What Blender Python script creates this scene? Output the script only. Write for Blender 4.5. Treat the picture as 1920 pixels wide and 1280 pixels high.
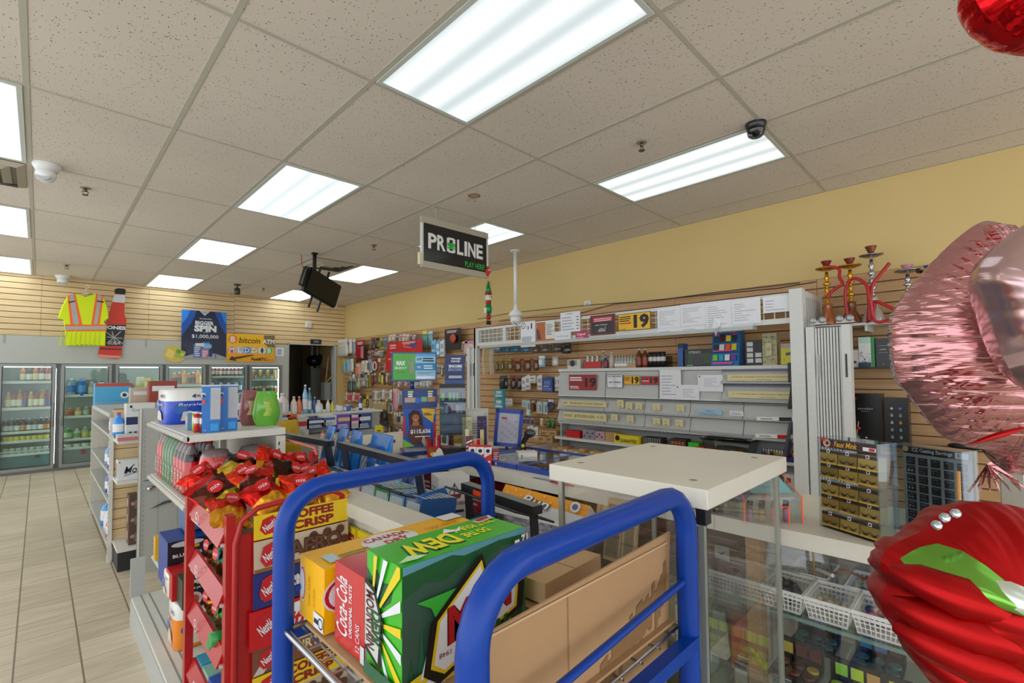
import bpy,math,random
from mathutils import Vector,Matrix
for _o in list(bpy.data.objects):bpy.data.objects.remove(_o)
scene=bpy.context.scene
COL=scene.collection
rnd=random.Random(7)
FPX,YAW,PIT,ROL,CXP,CYP,EYE=892.4647,0.78202958,0.037573256,-0.00895521,960.0,668.13,1.28
_cy,_sy,_cp,_sp,_cr,_sr=math.cos(YAW),math.sin(YAW),math.cos(PIT),math.sin(PIT),math.cos(ROL),math.sin(ROL)
VF=Vector((_sy*_cp,_cy*_cp,_sp));_R=Vector((_cy,-_sy,0));_U=_R.cross(VF)
VR=_R*_cr+_U*_sr;VU=-_R*_sr+_U*_cr
cam=bpy.data.cameras.new('camera');camo=bpy.data.objects.new('camera',cam);COL.objects.link(camo)
m=Matrix((VR,VU,-VF)).transposed().to_4x4();m.translation=(0,0,EYE);camo.matrix_world=m
cam.sensor_width=36;cam.lens=FPX/1920*36;cam.shift_y=(CYP-640)/1920;cam.clip_start=.02;cam.clip_end=60
scene.camera=camo
def at(px,py,x=None,y=None,z=None):
 """point of the real plane x=, y= or z= seen at a pixel of the 1920x1280 photo"""
 r=VF+VR*((px-CXP)/FPX)-VU*((py-CYP)/FPX)
 if x is not None:t=x/r.x
 elif y is not None:t=y/r.y
 else:t=(z-EYE)/r.z
 return Vector((r.x*t,r.y*t,EYE+r.z*t))
w=bpy.data.worlds.new('world');scene.world=w;w.use_nodes=True
w.node_tree.nodes['Background'].inputs[0].default_value=(.93,.96,1,1)
w.node_tree.nodes['Background'].inputs[1].default_value=2.05
scene.view_settings.view_transform='Standard';scene.view_settings.look='None'
scene.view_settings.exposure=0.0;scene.view_settings.gamma=1.0
LAMP=.95
scene.cycles.transparent_max_bounces=32
def lin(h):
 if isinstance(h,str):
  h=[int(h[i:i+2],16)/255 for i in(0,2,4)]
 return tuple((c/12.92 if c<=.04045 else((c+.055)/1.055)**2.4)for c in h)+(1,)
_M={}
def mat(h,rough=.45,metal=0,var=.06,scale=40,bump=0,emit=0,coat=0,spec=.5):
 """plain painted / printed / metal surface with a faint procedural mottling"""
 k=(h,rough,metal,var,scale,bump,emit,coat,spec)
 if k in _M:return _M[k]
 M=bpy.data.materials.new('surface_'+h);M.use_nodes=True;nt=M.node_tree;b=nt.nodes['Principled BSDF']
 c=lin(h);b.inputs['Roughness'].default_value=rough;b.inputs['Metallic'].default_value=metal
 b.inputs['Specular IOR Level'].default_value=spec
 b.inputs['Coat Weight'].default_value=coat;b.inputs['Coat Roughness'].default_value=.12
 tc=nt.nodes.new('ShaderNodeTexCoord');no=nt.nodes.new('ShaderNodeTexNoise');no.inputs['Scale'].default_value=scale
 nt.links.new(tc.outputs['Object'],no.inputs['Vector'])
 mx=nt.nodes.new('ShaderNodeMix');mx.data_type='RGBA';nt.links.new(no.outputs['Fac'],mx.inputs['Factor'])
 mx.inputs['A'].default_value=tuple(x*(1-var)for x in c[:3])+(1,);mx.inputs['B'].default_value=tuple(min(1,x*(1+var))for x in c[:3])+(1,)
 nt.links.new(mx.outputs['Result'],b.inputs['Base Color'])
 if bump:
  bp=nt.nodes.new('ShaderNodeBump');bp.inputs['Strength'].default_value=bump;bp.inputs['Distance'].default_value=.01
  nt.links.new(no.outputs['Fac'],bp.inputs['Height']);nt.links.new(bp.outputs['Normal'],b.inputs['Normal'])
 if emit:
  nt.links.new(mx.outputs['Result'],b.inputs['Emission Color']);b.inputs['Emission Strength'].default_value=emit
 _M[k]=M;return M
def glass(tint='ffffff',refl=1.0,name='clear_glass',rough=.02):
 k=('glass',tint,refl,rough)
 if k in _M:return _M[k]
 M=bpy.data.materials.new(name);M.use_nodes=True;nt=M.node_tree;nt.nodes.clear()
 out=nt.nodes.new('ShaderNodeOutputMaterial');mix=nt.nodes.new('ShaderNodeMixShader')
 tr=nt.nodes.new('ShaderNodeBsdfTransparent');gl=nt.nodes.new('ShaderNodeBsdfGlossy');fr=nt.nodes.new('ShaderNodeLayerWeight')
 no=nt.nodes.new('ShaderNodeTexNoise');no.inputs['Scale'].default_value=3
 mu=nt.nodes.new('ShaderNodeMath');mu.operation='MULTIPLY';mu.inputs[1].default_value=refl
 ad=nt.nodes.new('ShaderNodeMath');ad.operation='MULTIPLY_ADD';ad.inputs[1].default_value=.02;ad.inputs[2].default_value=.01
 a2=nt.nodes.new('ShaderNodeMath');a2.operation='ADD'
 fr.inputs['Blend'].default_value=.5;pw=nt.nodes.new('ShaderNodeMath');pw.operation='POWER';pw.inputs[1].default_value=4.5;nt.links.new(fr.outputs['Facing'],pw.inputs[0]);sch=nt.nodes.new('ShaderNodeMath');sch.operation='MULTIPLY_ADD';sch.inputs[1].default_value=.9;sch.inputs[2].default_value=.035;nt.links.new(pw.outputs[0],sch.inputs[0]);gl.inputs['Roughness'].default_value=rough
 tr.inputs['Color'].default_value=lin(tint)
 nt.links.new(sch.outputs[0],mu.inputs[0]);nt.links.new(no.outputs['Fac'],ad.inputs[0]);nt.links.new(mu.outputs[0],a2.inputs[0]);nt.links.new(ad.outputs[0],a2.inputs[1])
 nt.links.new(a2.outputs[0],mix.inputs[0]);nt.links.new(tr.outputs[0],mix.inputs[1]);nt.links.new(gl.outputs[0],mix.inputs[2]);nt.links.new(mix.outputs[0],out.inputs[0])
 _M[k]=M;return M
def foil(h,rough=.13,crease=.35,sc=9,stretch=(1,1,6)):
 """metallised balloon / snack-bag film with crumple relief"""
 k=('foil',h,rough,crease,sc,stretch)
 if k in _M:return _M[k]
 M=bpy.data.materials.new('foil_'+h);M.use_nodes=True;nt=M.node_tree;b=nt.nodes['Principled BSDF']
 b.inputs['Base Color'].default_value=lin(h);b.inputs['Metallic'].default_value=.9;b.inputs['Roughness'].default_value=rough
 tc=nt.nodes.new('ShaderNodeTexCoord');mp=nt.nodes.new('ShaderNodeMapping');mp.inputs['Scale'].default_value=stretch
 no=nt.nodes.new('ShaderNodeTexNoise');no.inputs['Scale'].default_value=sc;no.inputs['Detail'].default_value=3;no.inputs['Distortion'].default_value=.6
 bp=nt.nodes.new('ShaderNodeBump');bp.inputs['Strength'].default_value=crease;bp.inputs['Distance'].default_value=.02
 nt.links.new(tc.outputs['Object'],mp.inputs[0]);nt.links.new(mp.outputs[0],no.inputs['Vector']);nt.links.new(no.outputs['Fac'],bp.inputs['Height']);nt.links.new(bp.outputs['Normal'],b.inputs['Normal'])
 _M[k]=M;return M
def node_mat(name,fn,rough=.5):
 M=bpy.data.materials.new(name);M.use_nodes=True;nt=M.node_tree;b=nt.nodes['Principled BSDF'];b.inputs['Roughness'].default_value=rough
 fn(nt,b);return M
_T={}
def glyphs(s,bold=0.0,shear=0.0,sp=1.0):
 k=(s,bold,shear,sp)
 if k in _T:return _T[k]
 cu=bpy.data.curves.new('t','FONT');cu.body=s;cu.offset=bold;cu.shear=shear;cu.resolution_u=2;cu.space_character=sp;cu.align_x='LEFT'
 o=bpy.data.objects.new('t',cu);COL.objects.link(o);bpy.context.view_layer.update()
 me=bpy.data.meshes.new_from_object(o);vs=[(v.co.x,v.co.y)for v in me.vertices];fs=[tuple(p.vertices)for p in me.polygons]
 if me.polygons and me.polygons[0].normal.z<0:fs=[f[::-1]for f in fs]
 bpy.data.objects.remove(o);bpy.data.meshes.remove(me);bpy.data.curves.remove(cu)
 x0=min(v[0]for v in vs);x1=max(v[0]for v in vs);y0=min(v[1]for v in vs);y1=max(v[1]for v in vs)
 _T[k]=([((x-x0)/(x1-x0),(y-y0)/(y1-y0))for x,y in vs],fs,(x1-x0)/(y1-y0));return _T[k]
class MB:
 def __init__(s):s.v=[];s.f=[];s.mi=[];s.ms=[];s.sm=[];s.M=None
 def _m(s,m):
  if m not in s.ms:s.ms.append(m)
  return s.ms.index(m)
 def add(s,vs,fs,m,smooth=False):
  n=len(s.v)
  if s.M is not None:vs=[s.M@Vector(v)for v in vs]
  s.v.extend(tuple(v)for v in vs);i=s._m(m)
  for f in fs:s.f.append(tuple(n+k for k in f));s.mi.append(i);s.sm.append(smooth)
  return s
 def box(s,x0,y0,z0,x1,y1,z1,m):
  x0,x1=min(x0,x1),max(x0,x1);y0,y1=min(y0,y1),max(y0,y1);z0,z1=min(z0,z1),max(z0,z1)
  s.add([(x0,y0,z0),(x1,y0,z0),(x1,y1,z0),(x0,y1,z0),(x0,y0,z1),(x1,y0,z1),(x1,y1,z1),(x0,y1,z1)],[(0,3,2,1),(4,5,6,7),(0,1,5,4),(1,2,6,5),(2,3,7,6),(3,0,4,7)],m);s.last=(x0,y0,z0,x1,y1,z1);return s
 def hexa(s,b,t,m):
  """b, t: four corners each, counter-clockwise from above"""
  s.add(list(b)+list(t),[(0,3,2,1),(4,5,6,7),(0,1,5,4),(1,2,6,5),(2,3,7,6),(3,0,4,7)],m);return s
 def prism(s,pts,a,b,m,ax='y'):
  """2D outline (counter-clockwise) extruded along an axis from a to b"""
  n=len(pts)
  q={'y':lambda p,t:(p[0],t,p[1]),'x':lambda p,t:(t,p[0],p[1]),'z':lambda p,t:(p[0],p[1],t)}[ax]
  vs=[q(p,a)for p in pts]+[q(p,b)for p in pts]
  A=sum(pts[i][0]*pts[(i+1)%n][1]-pts[(i+1)%n][0]*pts[i][1]for i in range(n))>0
  if ax=='y':A=not A
  if a>b:A=not A
  fs=[tuple(range(n))[::-1],tuple(range(n,2*n))]+[(i,(i+1)%n,n+(i+1)%n,n+i)for i in range(n)]
  if not A:fs=[f[::-1]for f in fs]
  s.add(vs,fs,m);return s
 def cyl(s,c,r,h,m,n=16,ax='z',r2=None,smooth=True):
  return s.lathe(c,[(0,0),(r,0),(r if r2 is None else r2,h),(0,h)],m,n,ax,smooth=False if n<7 else smooth)
 def lathe(s,c,prof,m,n=16,ax='z',smooth=True,sx=1,sy=1):
  """prof: (radius, height) pairs from the bottom up; m may be one material or one per band"""
  c=Vector(c);vs=[];rings=[]
  for r,h in prof:
   if r<=1e-6:rings.append([len(vs)]);vs.append((0,0,h))
   else:
    rings.append(list(range(len(vs),len(vs)+n)));vs+=[(r*sx*math.cos(2*math.pi*i/n),r*sy*math.sin(2*math.pi*i/n),h)for i in range(n)]
  if ax=='x':vs=[(v[2],v[0],v[1])for v in vs]
  elif ax=='y':vs=[(v[1],v[2],v[0])for v in vs]
  vs=[Vector(v)+c for v in vs]
  base=len(s.v);s.add(vs,[],m if not isinstance(m,list)else m[0])
  for k in range(len(rings)-1):
   a,b=rings[k],rings[k+1];mm=s._m(m[k]if isinstance(m,list)else m)
   for i in range(n):
    j=(i+1)%n
    if len(a)==1 and len(b)==1:continue
    if len(a)==1:f=(a[0],b[j],b[i])
    elif len(b)==1:f=(a[i],a[j],b[0])
    else:f=(a[i],a[j],b[j],b[i])
    if len(a)==1:f=(a[0],b[j],b[i])
    s.f.append(tuple(base+t for t in f));s.mi.append(mm)
    flat=abs(prof[k][1]-prof[k+1][1])<1e-5
    s.sm.append(smooth and not flat)
  return s
 def tube(s,pts,r,m,n=8,closed=False,flat=None,up=(0,0,1)):
  """round (or flattened: flat=(a,b)) tube along a 3D path"""
  P=[Vector(p)for p in pts];k=len(P);vs=[];base=len(s.v);pu=None
  for i,p in enumerate(P):
   if closed:d=P[(i+1)%k]-P[i-1]
   else:d=P[min(i+1,k-1)]-P[max(i-1,0)]
   d.normalize()
   if pu is None:
    u=Vector(up);u=u-d*u.dot(d)
    if u.length<1e-3:u=Vector((1,0,0));u=u-d*u.dot(d)
   else:u=pu-d*pu.dot(d)
   u.normalize();pu=u;w_=d.cross(u)
   rr=r[i]if isinstance(r,(list,tuple))else r
   fa,fb=flat if flat else(rr,rr)
   vs+=[p+u*(fa*math.cos(2*math.pi*j/n))+w_*(fb*math.sin(2*math.pi*j/n))for j in range(n)]
  fs=[]
  for i in range(k if closed else k-1):
   a=i*n;b=((i+1)%k)*n
   for j in range(n):fs.append((a+j,a+(j+1)%n,b+(j+1)%n,b+j))
  s.add(vs,fs,m,n>5)
  if not closed:s.add([vs[j]for j in range(n)],[tuple(range(n))[::-1]],m);s.add([vs[(k-1)*n+j]for j in range(n)],[tuple(range(n))],m)
  return s
 def ball(s,c,r,m,n=14,sx=1,sy=1,sz=1):
  k=max(5,n//2);return s.lathe(c,[(r*math.sin(math.pi*i/k),-r*sz*math.cos(math.pi*i/k))for i in range(k+1)],m,n,sx=sx,sy=sy)
 def grid(s,fn,nu,nv,m,closed_u=False,smooth=True):
  vs=[fn(i/(nu if closed_u else nu-1),j/(nv-1))for j in range(nv)for i in range(nu)]
  fs=[]
  for j in range(nv-1):
   for i in range(nu if closed_u else nu-1):
    a=j*nu+i;b=j*nu+(i+1)%nu;fs.append((a,b,b+nu,a+nu))
  s.add(vs,fs,m,smooth);return s
 def face(s,side,b=None,e=.0004):
  x0,y0,z0,x1,y1,z1=b or s.last
  d={'-y':((x0,y0,z0),(1,0,0),(0,0,1),x1-x0,z1-z0),'+y':((x1,y1,z0),(-1,0,0),(0,0,1),x1-x0,z1-z0),'-x':((x0,y1,z0),(0,-1,0),(0,0,1),y1-y0,z1-z0),'+x':((x1,y0,z0),(0,1,0),(0,0,1),y1-y0,z1-z0),'+z':((x0,y0,z1),(1,0,0),(0,1,0),x1-x0,y1-y0),'-z':((x0,y1,z0),(1,0,0),(0,-1,0),x1-x0,y1-y0)}[side]
  return Face(s,*d,e=e)
 def build(s,name,parent=None,bevel=0,seg=2):
  me=bpy.data.meshes.new(name);me.from_pydata(s.v,[],s.f)
  for m in s.ms:me.materials.append(m)
  me.polygons.foreach_set('material_index',s.mi);me.polygons.foreach_set('use_smooth',s.sm);me.update()
  o=bpy.data.objects.new(name,me);COL.objects.link(o)
  if parent:o.parent=parent
  if bevel:
   md=o.modifiers.new('bevel','BEVEL');md.width=bevel;md.segments=seg;md.limit_method='ANGLE';md.angle_limit=.7
  return o
class Face:
 """flat printing on one side: coordinates 0..1 across and up"""
 def __init__(s,mb,o,u,v,w,h,e=.0004):
  s.mb=mb;s.o=Vector(o);s.u=Vector(u).normalized();s.v=Vector(v).normalized();s.w=w;s.h=h;s.n=s.u.cross(s.v);s.k=1;s.e=e;s.clip=False
 def P(s,x,y):return s.o+s.u*(x*s.w)+s.v*(y*s.h)+s.n*(s.e*s.k)
 def rot(s,q):
  """same side turned by q quarter turns counter-clockwise"""
  f=s
  for _ in range(q%4):f=Face(f.mb,f.o+f.u*f.w,f.v,-f.u,f.h,f.w,f.e)
  f.k=s.k;return f
 def poly(s,pts,m):
  if s.clip:
   for ax,lim,sg in((0,0,1),(0,1,-1),(1,0,1),(1,1,-1)):
    o=[]
    for i in range(len(pts)):
     a,b=pts[i-1],pts[i];da,db=(a[ax]-lim)*sg,(b[ax]-lim)*sg
     if(da>=0)!=(db>=0):t=da/(da-db);o.append((a[0]+(b[0]-a[0])*t,a[1]+(b[1]-a[1])*t))
     if db>=0:o.append(b)
    pts=o
    if len(pts)<3:return s
  n=len(pts);A=sum(pts[i][0]*pts[(i+1)%n][1]-pts[(i+1)%n][0]*pts[i][1]for i in range(n))
  if A<0:pts=pts[::-1]
  s.mb.add([s.P(*p)for p in pts],[tuple(range(n))],m);s.k+=1;return s
 def rect(s,x0,y0,x1,y1,m):return s.poly([(x0,y0),(x1,y0),(x1,y1),(x0,y1)],m)
 def disc(s,cx,cy,r,m,ry=None,n=20):
  """r in fractions of the width; ry in fractions of the height (default: round)"""
  ry=r*s.w/s.h if ry is None else ry
  return s.poly([(cx+r*math.cos(2*math.pi*i/n),cy+ry*math.sin(2*math.pi*i/n))for i in range(n)],m)
 def ring(s,cx,cy,r,m,t=.2,n=20):
  ry=r*s.w/s.h;o=[];i_=[]
  for i in range(n):
   a=2*math.pi*i/n;o.append(s.P(cx+r*math.cos(a),cy+ry*math.sin(a)));i_.append(s.P(cx+r*(1-t)*math.cos(a),cy+ry*(1-t)*math.sin(a)))
  s.mb.add(o+i_,[(i,(i+1)%n,n+(i+1)%n,n+i)for i in range(n)],m);s.k+=1;return s
 def line(s,x0,y0,x1,y1,t,m):
  """stroke of width t (fraction of the height)"""
  a=Vector((x0*s.w,y0*s.h));b=Vector((x1*s.w,y1*s.h));d=(b-a).normalized();nrm=Vector((-d.y,d.x))*(t*s.h/2)
  return s.poly([((p.x)/s.w,p.y/s.h)for p in(a-nrm,b-nrm,b+nrm,a+nrm)],m)
 def text(s,t,cx,cy,h,m,w=None,bold=.0,shear=0,ang=0,sp=1.0,flip=False):
  """centred lettering; h = cap height as a fraction of the side's height, w = width as a fraction of its width"""
  vs,fs,asp=glyphs(t,bold,shear,sp);H=h*s.h;Wd=H*asp if w is None else w*s.w
  ca,sa=math.cos(ang),math.sin(ang);pts=[]
  for x,y in vs:
   a=(x-.5)*Wd*(-1 if flip else 1);b=(y-.5)*H;pts.append(s.P(cx+(a*ca-b*sa)/s.w,cy+(a*sa+b*ca)/s.h))
  s.mb.add(pts,fs,m);s.k+=1;return s
 def lines(s,x0,y0,x1,y1,n,m,fill=.45,jag=.35):
  """small print: n rules of uneven length"""
  r=random.Random(n*7+int(x0*100));dy=(y1-y0)/n
  vs=[];fs=[]
  for i in range(n):
   e=x1-(x1-x0)*jag*r.random();a=y0+dy*i;b=a+dy*fill;q=len(vs)
   vs+=[s.P(x0,a),s.P(e,a),s.P(e,b),s.P(x0,b)];fs.append((q,q+1,q+2,q+3))
  s.mb.add(vs,fs,m);s.k+=1;return s
def tagp(o,label,cat,group=None,kind=None):
 if label:o['label']=label
 if cat:o['category']=cat
 if group:o['group']=group
 if kind:o['kind']=kind
 return o
def thing(name,label,cat,loc=(0,0,0),rz=0,group=None):
 o=bpy.data.objects.new(name,None);COL.objects.link(o);o.empty_display_size=.05
 o.location=loc;o.rotation_euler=(0,0,rz);return tagp(o,label,cat,group)
def solo(mb,name,label,cat,loc=(0,0,0),rz=0,group=None,kind=None,rot=None,bevel=0):
 o=mb.build(name,bevel=bevel);o.location=loc;o.rotation_euler=rot or(0,0,rz);return tagp(o,label,cat,group,kind)
def struct(mb,name,bevel=0):
 o=mb.build(name,bevel=bevel);o['kind']='structure';return o
def dup(src,loc,rz=None,label=None,group=None,rot=None,sc=None):
 r=src.copy();COL.objects.link(r);r.location=loc
 if rz is not None:r.rotation_euler=(0,0,rz)
 if rot is not None:r.rotation_euler=rot
 if sc:r.scale=sc
 if label:r['label']=label
 if group:r['group']=group
 for ch in KIDS(src):
  c=ch.copy();COL.objects.link(c);c.parent=r
  for g in KIDS(ch):
   d=g.copy();COL.objects.link(d);d.parent=c
 return r
def KIDS(o):return list(o.children)
ORD=['first','second','third','fourth','fifth','sixth','seventh','eighth','ninth','tenth','eleventh','twelfth','thirteenth','fourteenth','fifteenth','sixteenth']
WHITE=mat('e9e8e2',.4);CREAM=mat('dcd8c6',.45);BLACK=mat('141416',.4);GREY=mat('a3a49f',.45);LGREY=mat('c3c6c3',.42)
STEEL=mat('b9bcbd',.25,1);CHROME=mat('d8dadb',.12,1);DARK=mat('26282c',.5);PAPER=mat('e6e9ee',.7);INK=mat('2a2d38',.7);INKL=mat('8b90a0',.7)
RED=mat('c4161c',.3,coat=.4);BLUE=mat('0b3f9c',.25,coat=.5);YEL=mat('f2c500',.4);GRN=mat('2f8a2e',.4);WOOD=mat('b98a55',.5)
GLASS=glass();
XW,YB,ZC=4.50,9.47,2.74
T=.6096;GX=1.144;GY=2.119
X0,Y0=-2.6,-3.2
def _ceil(nt,b):
 tc=nt.nodes.new('ShaderNodeTexCoord');v=nt.nodes.new('ShaderNodeTexVoronoi');v.inputs['Scale'].default_value=85;v.inputs['Randomness'].default_value=1
 mp=nt.nodes.new('ShaderNodeMapping');mp.inputs['Scale'].default_value=(1,.55,1)
 n=nt.nodes.new('ShaderNodeTexNoise');n.inputs['Scale'].default_value=55;n.inputs['Detail'].default_value=2
 n2=nt.nodes.new('ShaderNodeTexNoise');n2.inputs['Scale'].default_value=.8
 nt.links.new(tc.outputs['Object'],mp.inputs[0]);nt.links.new(mp.outputs[0],v.inputs['Vector']);nt.links.new(tc.outputs['Object'],n.inputs['Vector']);nt.links.new(tc.outputs['Object'],n2.inputs['Vector'])
 ad=nt.nodes.new('ShaderNodeMath');ad.operation='MULTIPLY_ADD';ad.inputs[1].default_value=.42;nt.links.new(n.outputs['Fac'],ad.inputs[0]);nt.links.new(v.outputs['Distance'],ad.inputs[2])
 cr=nt.nodes.new('ShaderNodeValToRGB');cr.color_ramp.elements[0].position=.33;cr.color_ramp.elements[0].color=lin('6a6156');cr.color_ramp.elements[1].position=.40;cr.color_ramp.elements[1].color=lin('e6ddd0')
 nt.links.new(ad.outputs[0],cr.inputs[0])
 mx=nt.nodes.new('ShaderNodeMix');mx.data_type='RGBA';mx.blend_type='MULTIPLY';mx.inputs['Factor'].default_value=.25
 nt.links.new(cr.outputs[0],mx.inputs['A']);nt.links.new(n2.outputs['Fac'],mx.inputs['B']);nt.links.new(mx.outputs['Result'],b.inputs['Base Color'])
M_CEIL=node_mat('speckled_ceiling_tile',_ceil,.85);M_BAR=mat('b9b6a8',.5)
mb=MB();mb.box(X0,Y0,ZC,XW,YB+2.6,ZC+.04,M_CEIL)
i=-10
while GX+i*T>X0:i-=1
xs=[GX+k*T for k in range(i+1,6)];ys=[GY+k*2*T for k in range(-5,7)if Y0<GY+k*2*T<YB]
for x in xs:mb.box(x-.012,Y0,ZC-.003,x+.012,YB,ZC,M_BAR)
for y in ys:mb.box(X0,y-.010,ZC-.0026,XW,y+.010,ZC,M_BAR)
mb.box(XW-.022,Y0,ZC-.003,XW,YB,ZC,M_BAR);mb.box(X0,YB-.022,ZC-.003,XW,YB,ZC,M_BAR)
struct(mb,'ceiling')
def _floor(nt,b):
 tc=nt.nodes.new('ShaderNodeTexCoord');sx=nt.nodes.new('ShaderNodeSeparateXYZ');nt.links.new(tc.outputs['Object'],sx.inputs[0])
 def math_(op,a,bb=None,c=None):
  q=nt.nodes.new('ShaderNodeMath');q.operation=op
  for k,t in enumerate((a,bb,c)):
   if t is None:continue
   if isinstance(t,(int,float)):q.inputs[k].default_value=t
   else:nt.links.new(t,q.inputs[k])
  return q.outputs[0]
 TX,TY=.2168,.2145
 u=math_('DIVIDE',math_('ADD',sx.outputs[0],.0545+TX*40),TX);v=math_('DIVIDE',math_('ADD',sx.outputs[1],-.163+.0545+TY*40-2.736+.1085),TY)
 fu=math_('FRACT',u);fv=math_('FRACT',v)
 gu=math_('LESS_THAN',math_('MINIMUM',fu,math_('SUBTRACT',1,fu)),.016);gv=math_('LESS_THAN',math_('MINIMUM',fv,math_('SUBTRACT',1,fv)),.008)
 g=math_('MAXIMUM',gu,gv)
 iu=math_('FLOOR',u);iv=math_('FLOOR',v);cb=nt.nodes.new('ShaderNodeCombineXYZ');nt.links.new(iu,cb.inputs[0]);nt.links.new(iv,cb.inputs[1])
 wn=nt.nodes.new('ShaderNodeTexWhiteNoise');nt.links.new(cb.outputs[0],wn.inputs['Vector'])
 mp=nt.nodes.new('ShaderNodeMapping');mp.inputs['Scale'].default_value=(2.2,14,1);nt.links.new(tc.outputs['Object'],mp.inputs[0])
 n=nt.nodes.new('ShaderNodeTexNoise');n.inputs['Scale'].default_value=2;n.inputs['Detail'].default_value=5;n.inputs['Distortion'].default_value=.8;nt.links.new(mp.outputs[0],n.inputs['Vector'])
 n3=nt.nodes.new('ShaderNodeTexNoise');n3.inputs['Scale'].default_value=1.1;nt.links.new(tc.outputs['Object'],n3.inputs['Vector'])
 f=math_('MULTIPLY_ADD',wn.outputs['Value'],.3,math_('MULTIPLY_ADD',n.outputs['Fac'],.9,math_('MULTIPLY',n3.outputs['Fac'],.35)))
 cr=nt.nodes.new('ShaderNodeValToRGB');cr.color_ramp.elements[0].position=.25;cr.color_ramp.elements[0].color=lin('a89a80');cr.color_ramp.elements[1].position=1;cr.color_ramp.elements[1].color=lin('d8ccb4')
 nt.links.new(f,cr.inputs[0])
 mx=nt.nodes.new('ShaderNodeMix');mx.data_type='RGBA';nt.links.new(g,mx.inputs['Factor']);nt.links.new(cr.outputs[0],mx.inputs['A']);mx.inputs['B'].default_value=lin('7d7260')
 nt.links.new(mx.outputs['Result'],b.inputs['Base Color'])
 bp=nt.nodes.new('ShaderNodeBump');bp.invert=True;bp.inputs['Strength'].default_value=.3;bp.inputs['Distance'].default_value=.003;nt.links.new(g,bp.inputs['Height']);nt.links.new(bp.outputs['Normal'],b.inputs['Normal'])
mb=MB();mb.box(X0,Y0,-.05,XW,YB+2.6,0,node_mat('travertine_floor_tile',_floor,.38));struct(mb,'floor')
M_YEL=mat('d6bd80',.75,var=.03,scale=3)
mb=MB();mb.box(XW,Y0,0,XW+.1,YB+2.6,ZC,M_YEL);struct(mb,'wall_right')
mb=MB();mb.box(X0,YB,0,3.377,YB+.1,ZC,M_YEL);mb.box(3.377,YB,1.90,XW,YB+.1,ZC,M_YEL);mb.box(4.292,YB,0,XW,YB+.1,1.9,M_YEL)
struct(mb,'wall_back')
def _slat(nt,b):
 tc=nt.nodes.new('ShaderNodeTexCoord');mp=nt.nodes.new('ShaderNodeMapping');mp.inputs['Scale'].default_value=(1,1,12);nt.links.new(tc.outputs['Object'],mp.inputs[0])
 n=nt.nodes.new('ShaderNodeTexNoise');n.inputs['Scale'].default_value=3;n.inputs['Detail'].default_value=4;nt.links.new(mp.outputs[0],n.inputs['Vector'])
 cr=nt.nodes.new('ShaderNodeValToRGB');cr.color_ramp.elements[0].position=.3;cr.color_ramp.elements[0].color=lin('d9bc8c');cr.color_ramp.elements[1].position=.75;cr.color_ramp.elements[1].color=lin('ead0a2')
 nt.links.new(n.outputs['Fac'],cr.inputs[0]);nt.links.new(cr.outputs[0],b.inputs['Base Color'])
M_SLAT=node_mat('maple_slatwall',_slat,.45);M_GROOVE=mat('7a5b3a',.7);M_SEAM=mat('8e7350',.7)
M_SLAT2=M_SLAT.copy();M_SLAT2.name='tan_slatwall'
for e_,c_ in zip(M_SLAT2.node_tree.nodes['Color Ramp'].color_ramp.elements,('b98f60','cda678')):e_.color=lin(c_)
def slat_run(mb,a,b,z0,z1,plane,ax,pitch=.0813,t=.016,zref=None):
 """slatwall boards with T-grooves; ax='x': wall normal along -x at x=plane, running in y"""
 z=zref if zref is not None else z0
 zs=[]
 while z<z1-1e-4:zs.append(z);z+=pitch
 def bx(u0,u1,w0,w1,d0,d1,m):
  if ax=='x':mb.box(plane-d1,u0,w0,plane-d0,u1,w1,m)
  else:mb.box(u0,plane-d1,w0,u1,plane-d0,w1,m)
 bx(a,b,z0,z1,.0,.004,M_GROOVE)
 for z in zs:
  bx(a,b,z+.005,min(z1,z+pitch-.005),.004,t,M_SLAT2 if ax=='x' else M_SLAT)
 return zs
mb=MB()
for a,b in((-1.2,0.0),(0.003,1.22),(1.223,2.44),(2.443,3.66),(3.663,4.498)):
 zb=1.88 if b<3.3 else 1.90
 slat_run(mb,a,b,zb if b<3.3 or a>3.3 else zb,ZC-.001,YB-.0005,'y')
struct(mb,'trim_1')
SZ=2.035
mb=MB()
for a,b in((-2.9,-1.46),(-1.457,-.24),(-.237,.98),(.983,2.20),(2.203,3.42),(3.423,4.64),(4.643,5.86),(5.863,7.08),(7.083,8.3),(8.303,9.45)):
 slat_run(mb,a,b,SZ-24*.0813,SZ,XW-.0005,'x')
struct(mb,'trim_2')
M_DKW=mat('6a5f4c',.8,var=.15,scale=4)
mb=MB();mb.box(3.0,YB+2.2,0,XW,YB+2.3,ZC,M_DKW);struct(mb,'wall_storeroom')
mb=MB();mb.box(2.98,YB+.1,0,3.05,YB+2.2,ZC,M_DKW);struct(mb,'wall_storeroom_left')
mb=MB();mb.box(3.36,YB-.02,0,3.385,YB+.1,1.915,LGREY);mb.box(4.285,YB-.02,0,4.31,YB+.1,1.915,LGREY);mb.box(3.36,YB-.02,1.895,4.31,YB+.1,1.915,LGREY);struct(mb,'trim_3')
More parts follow.
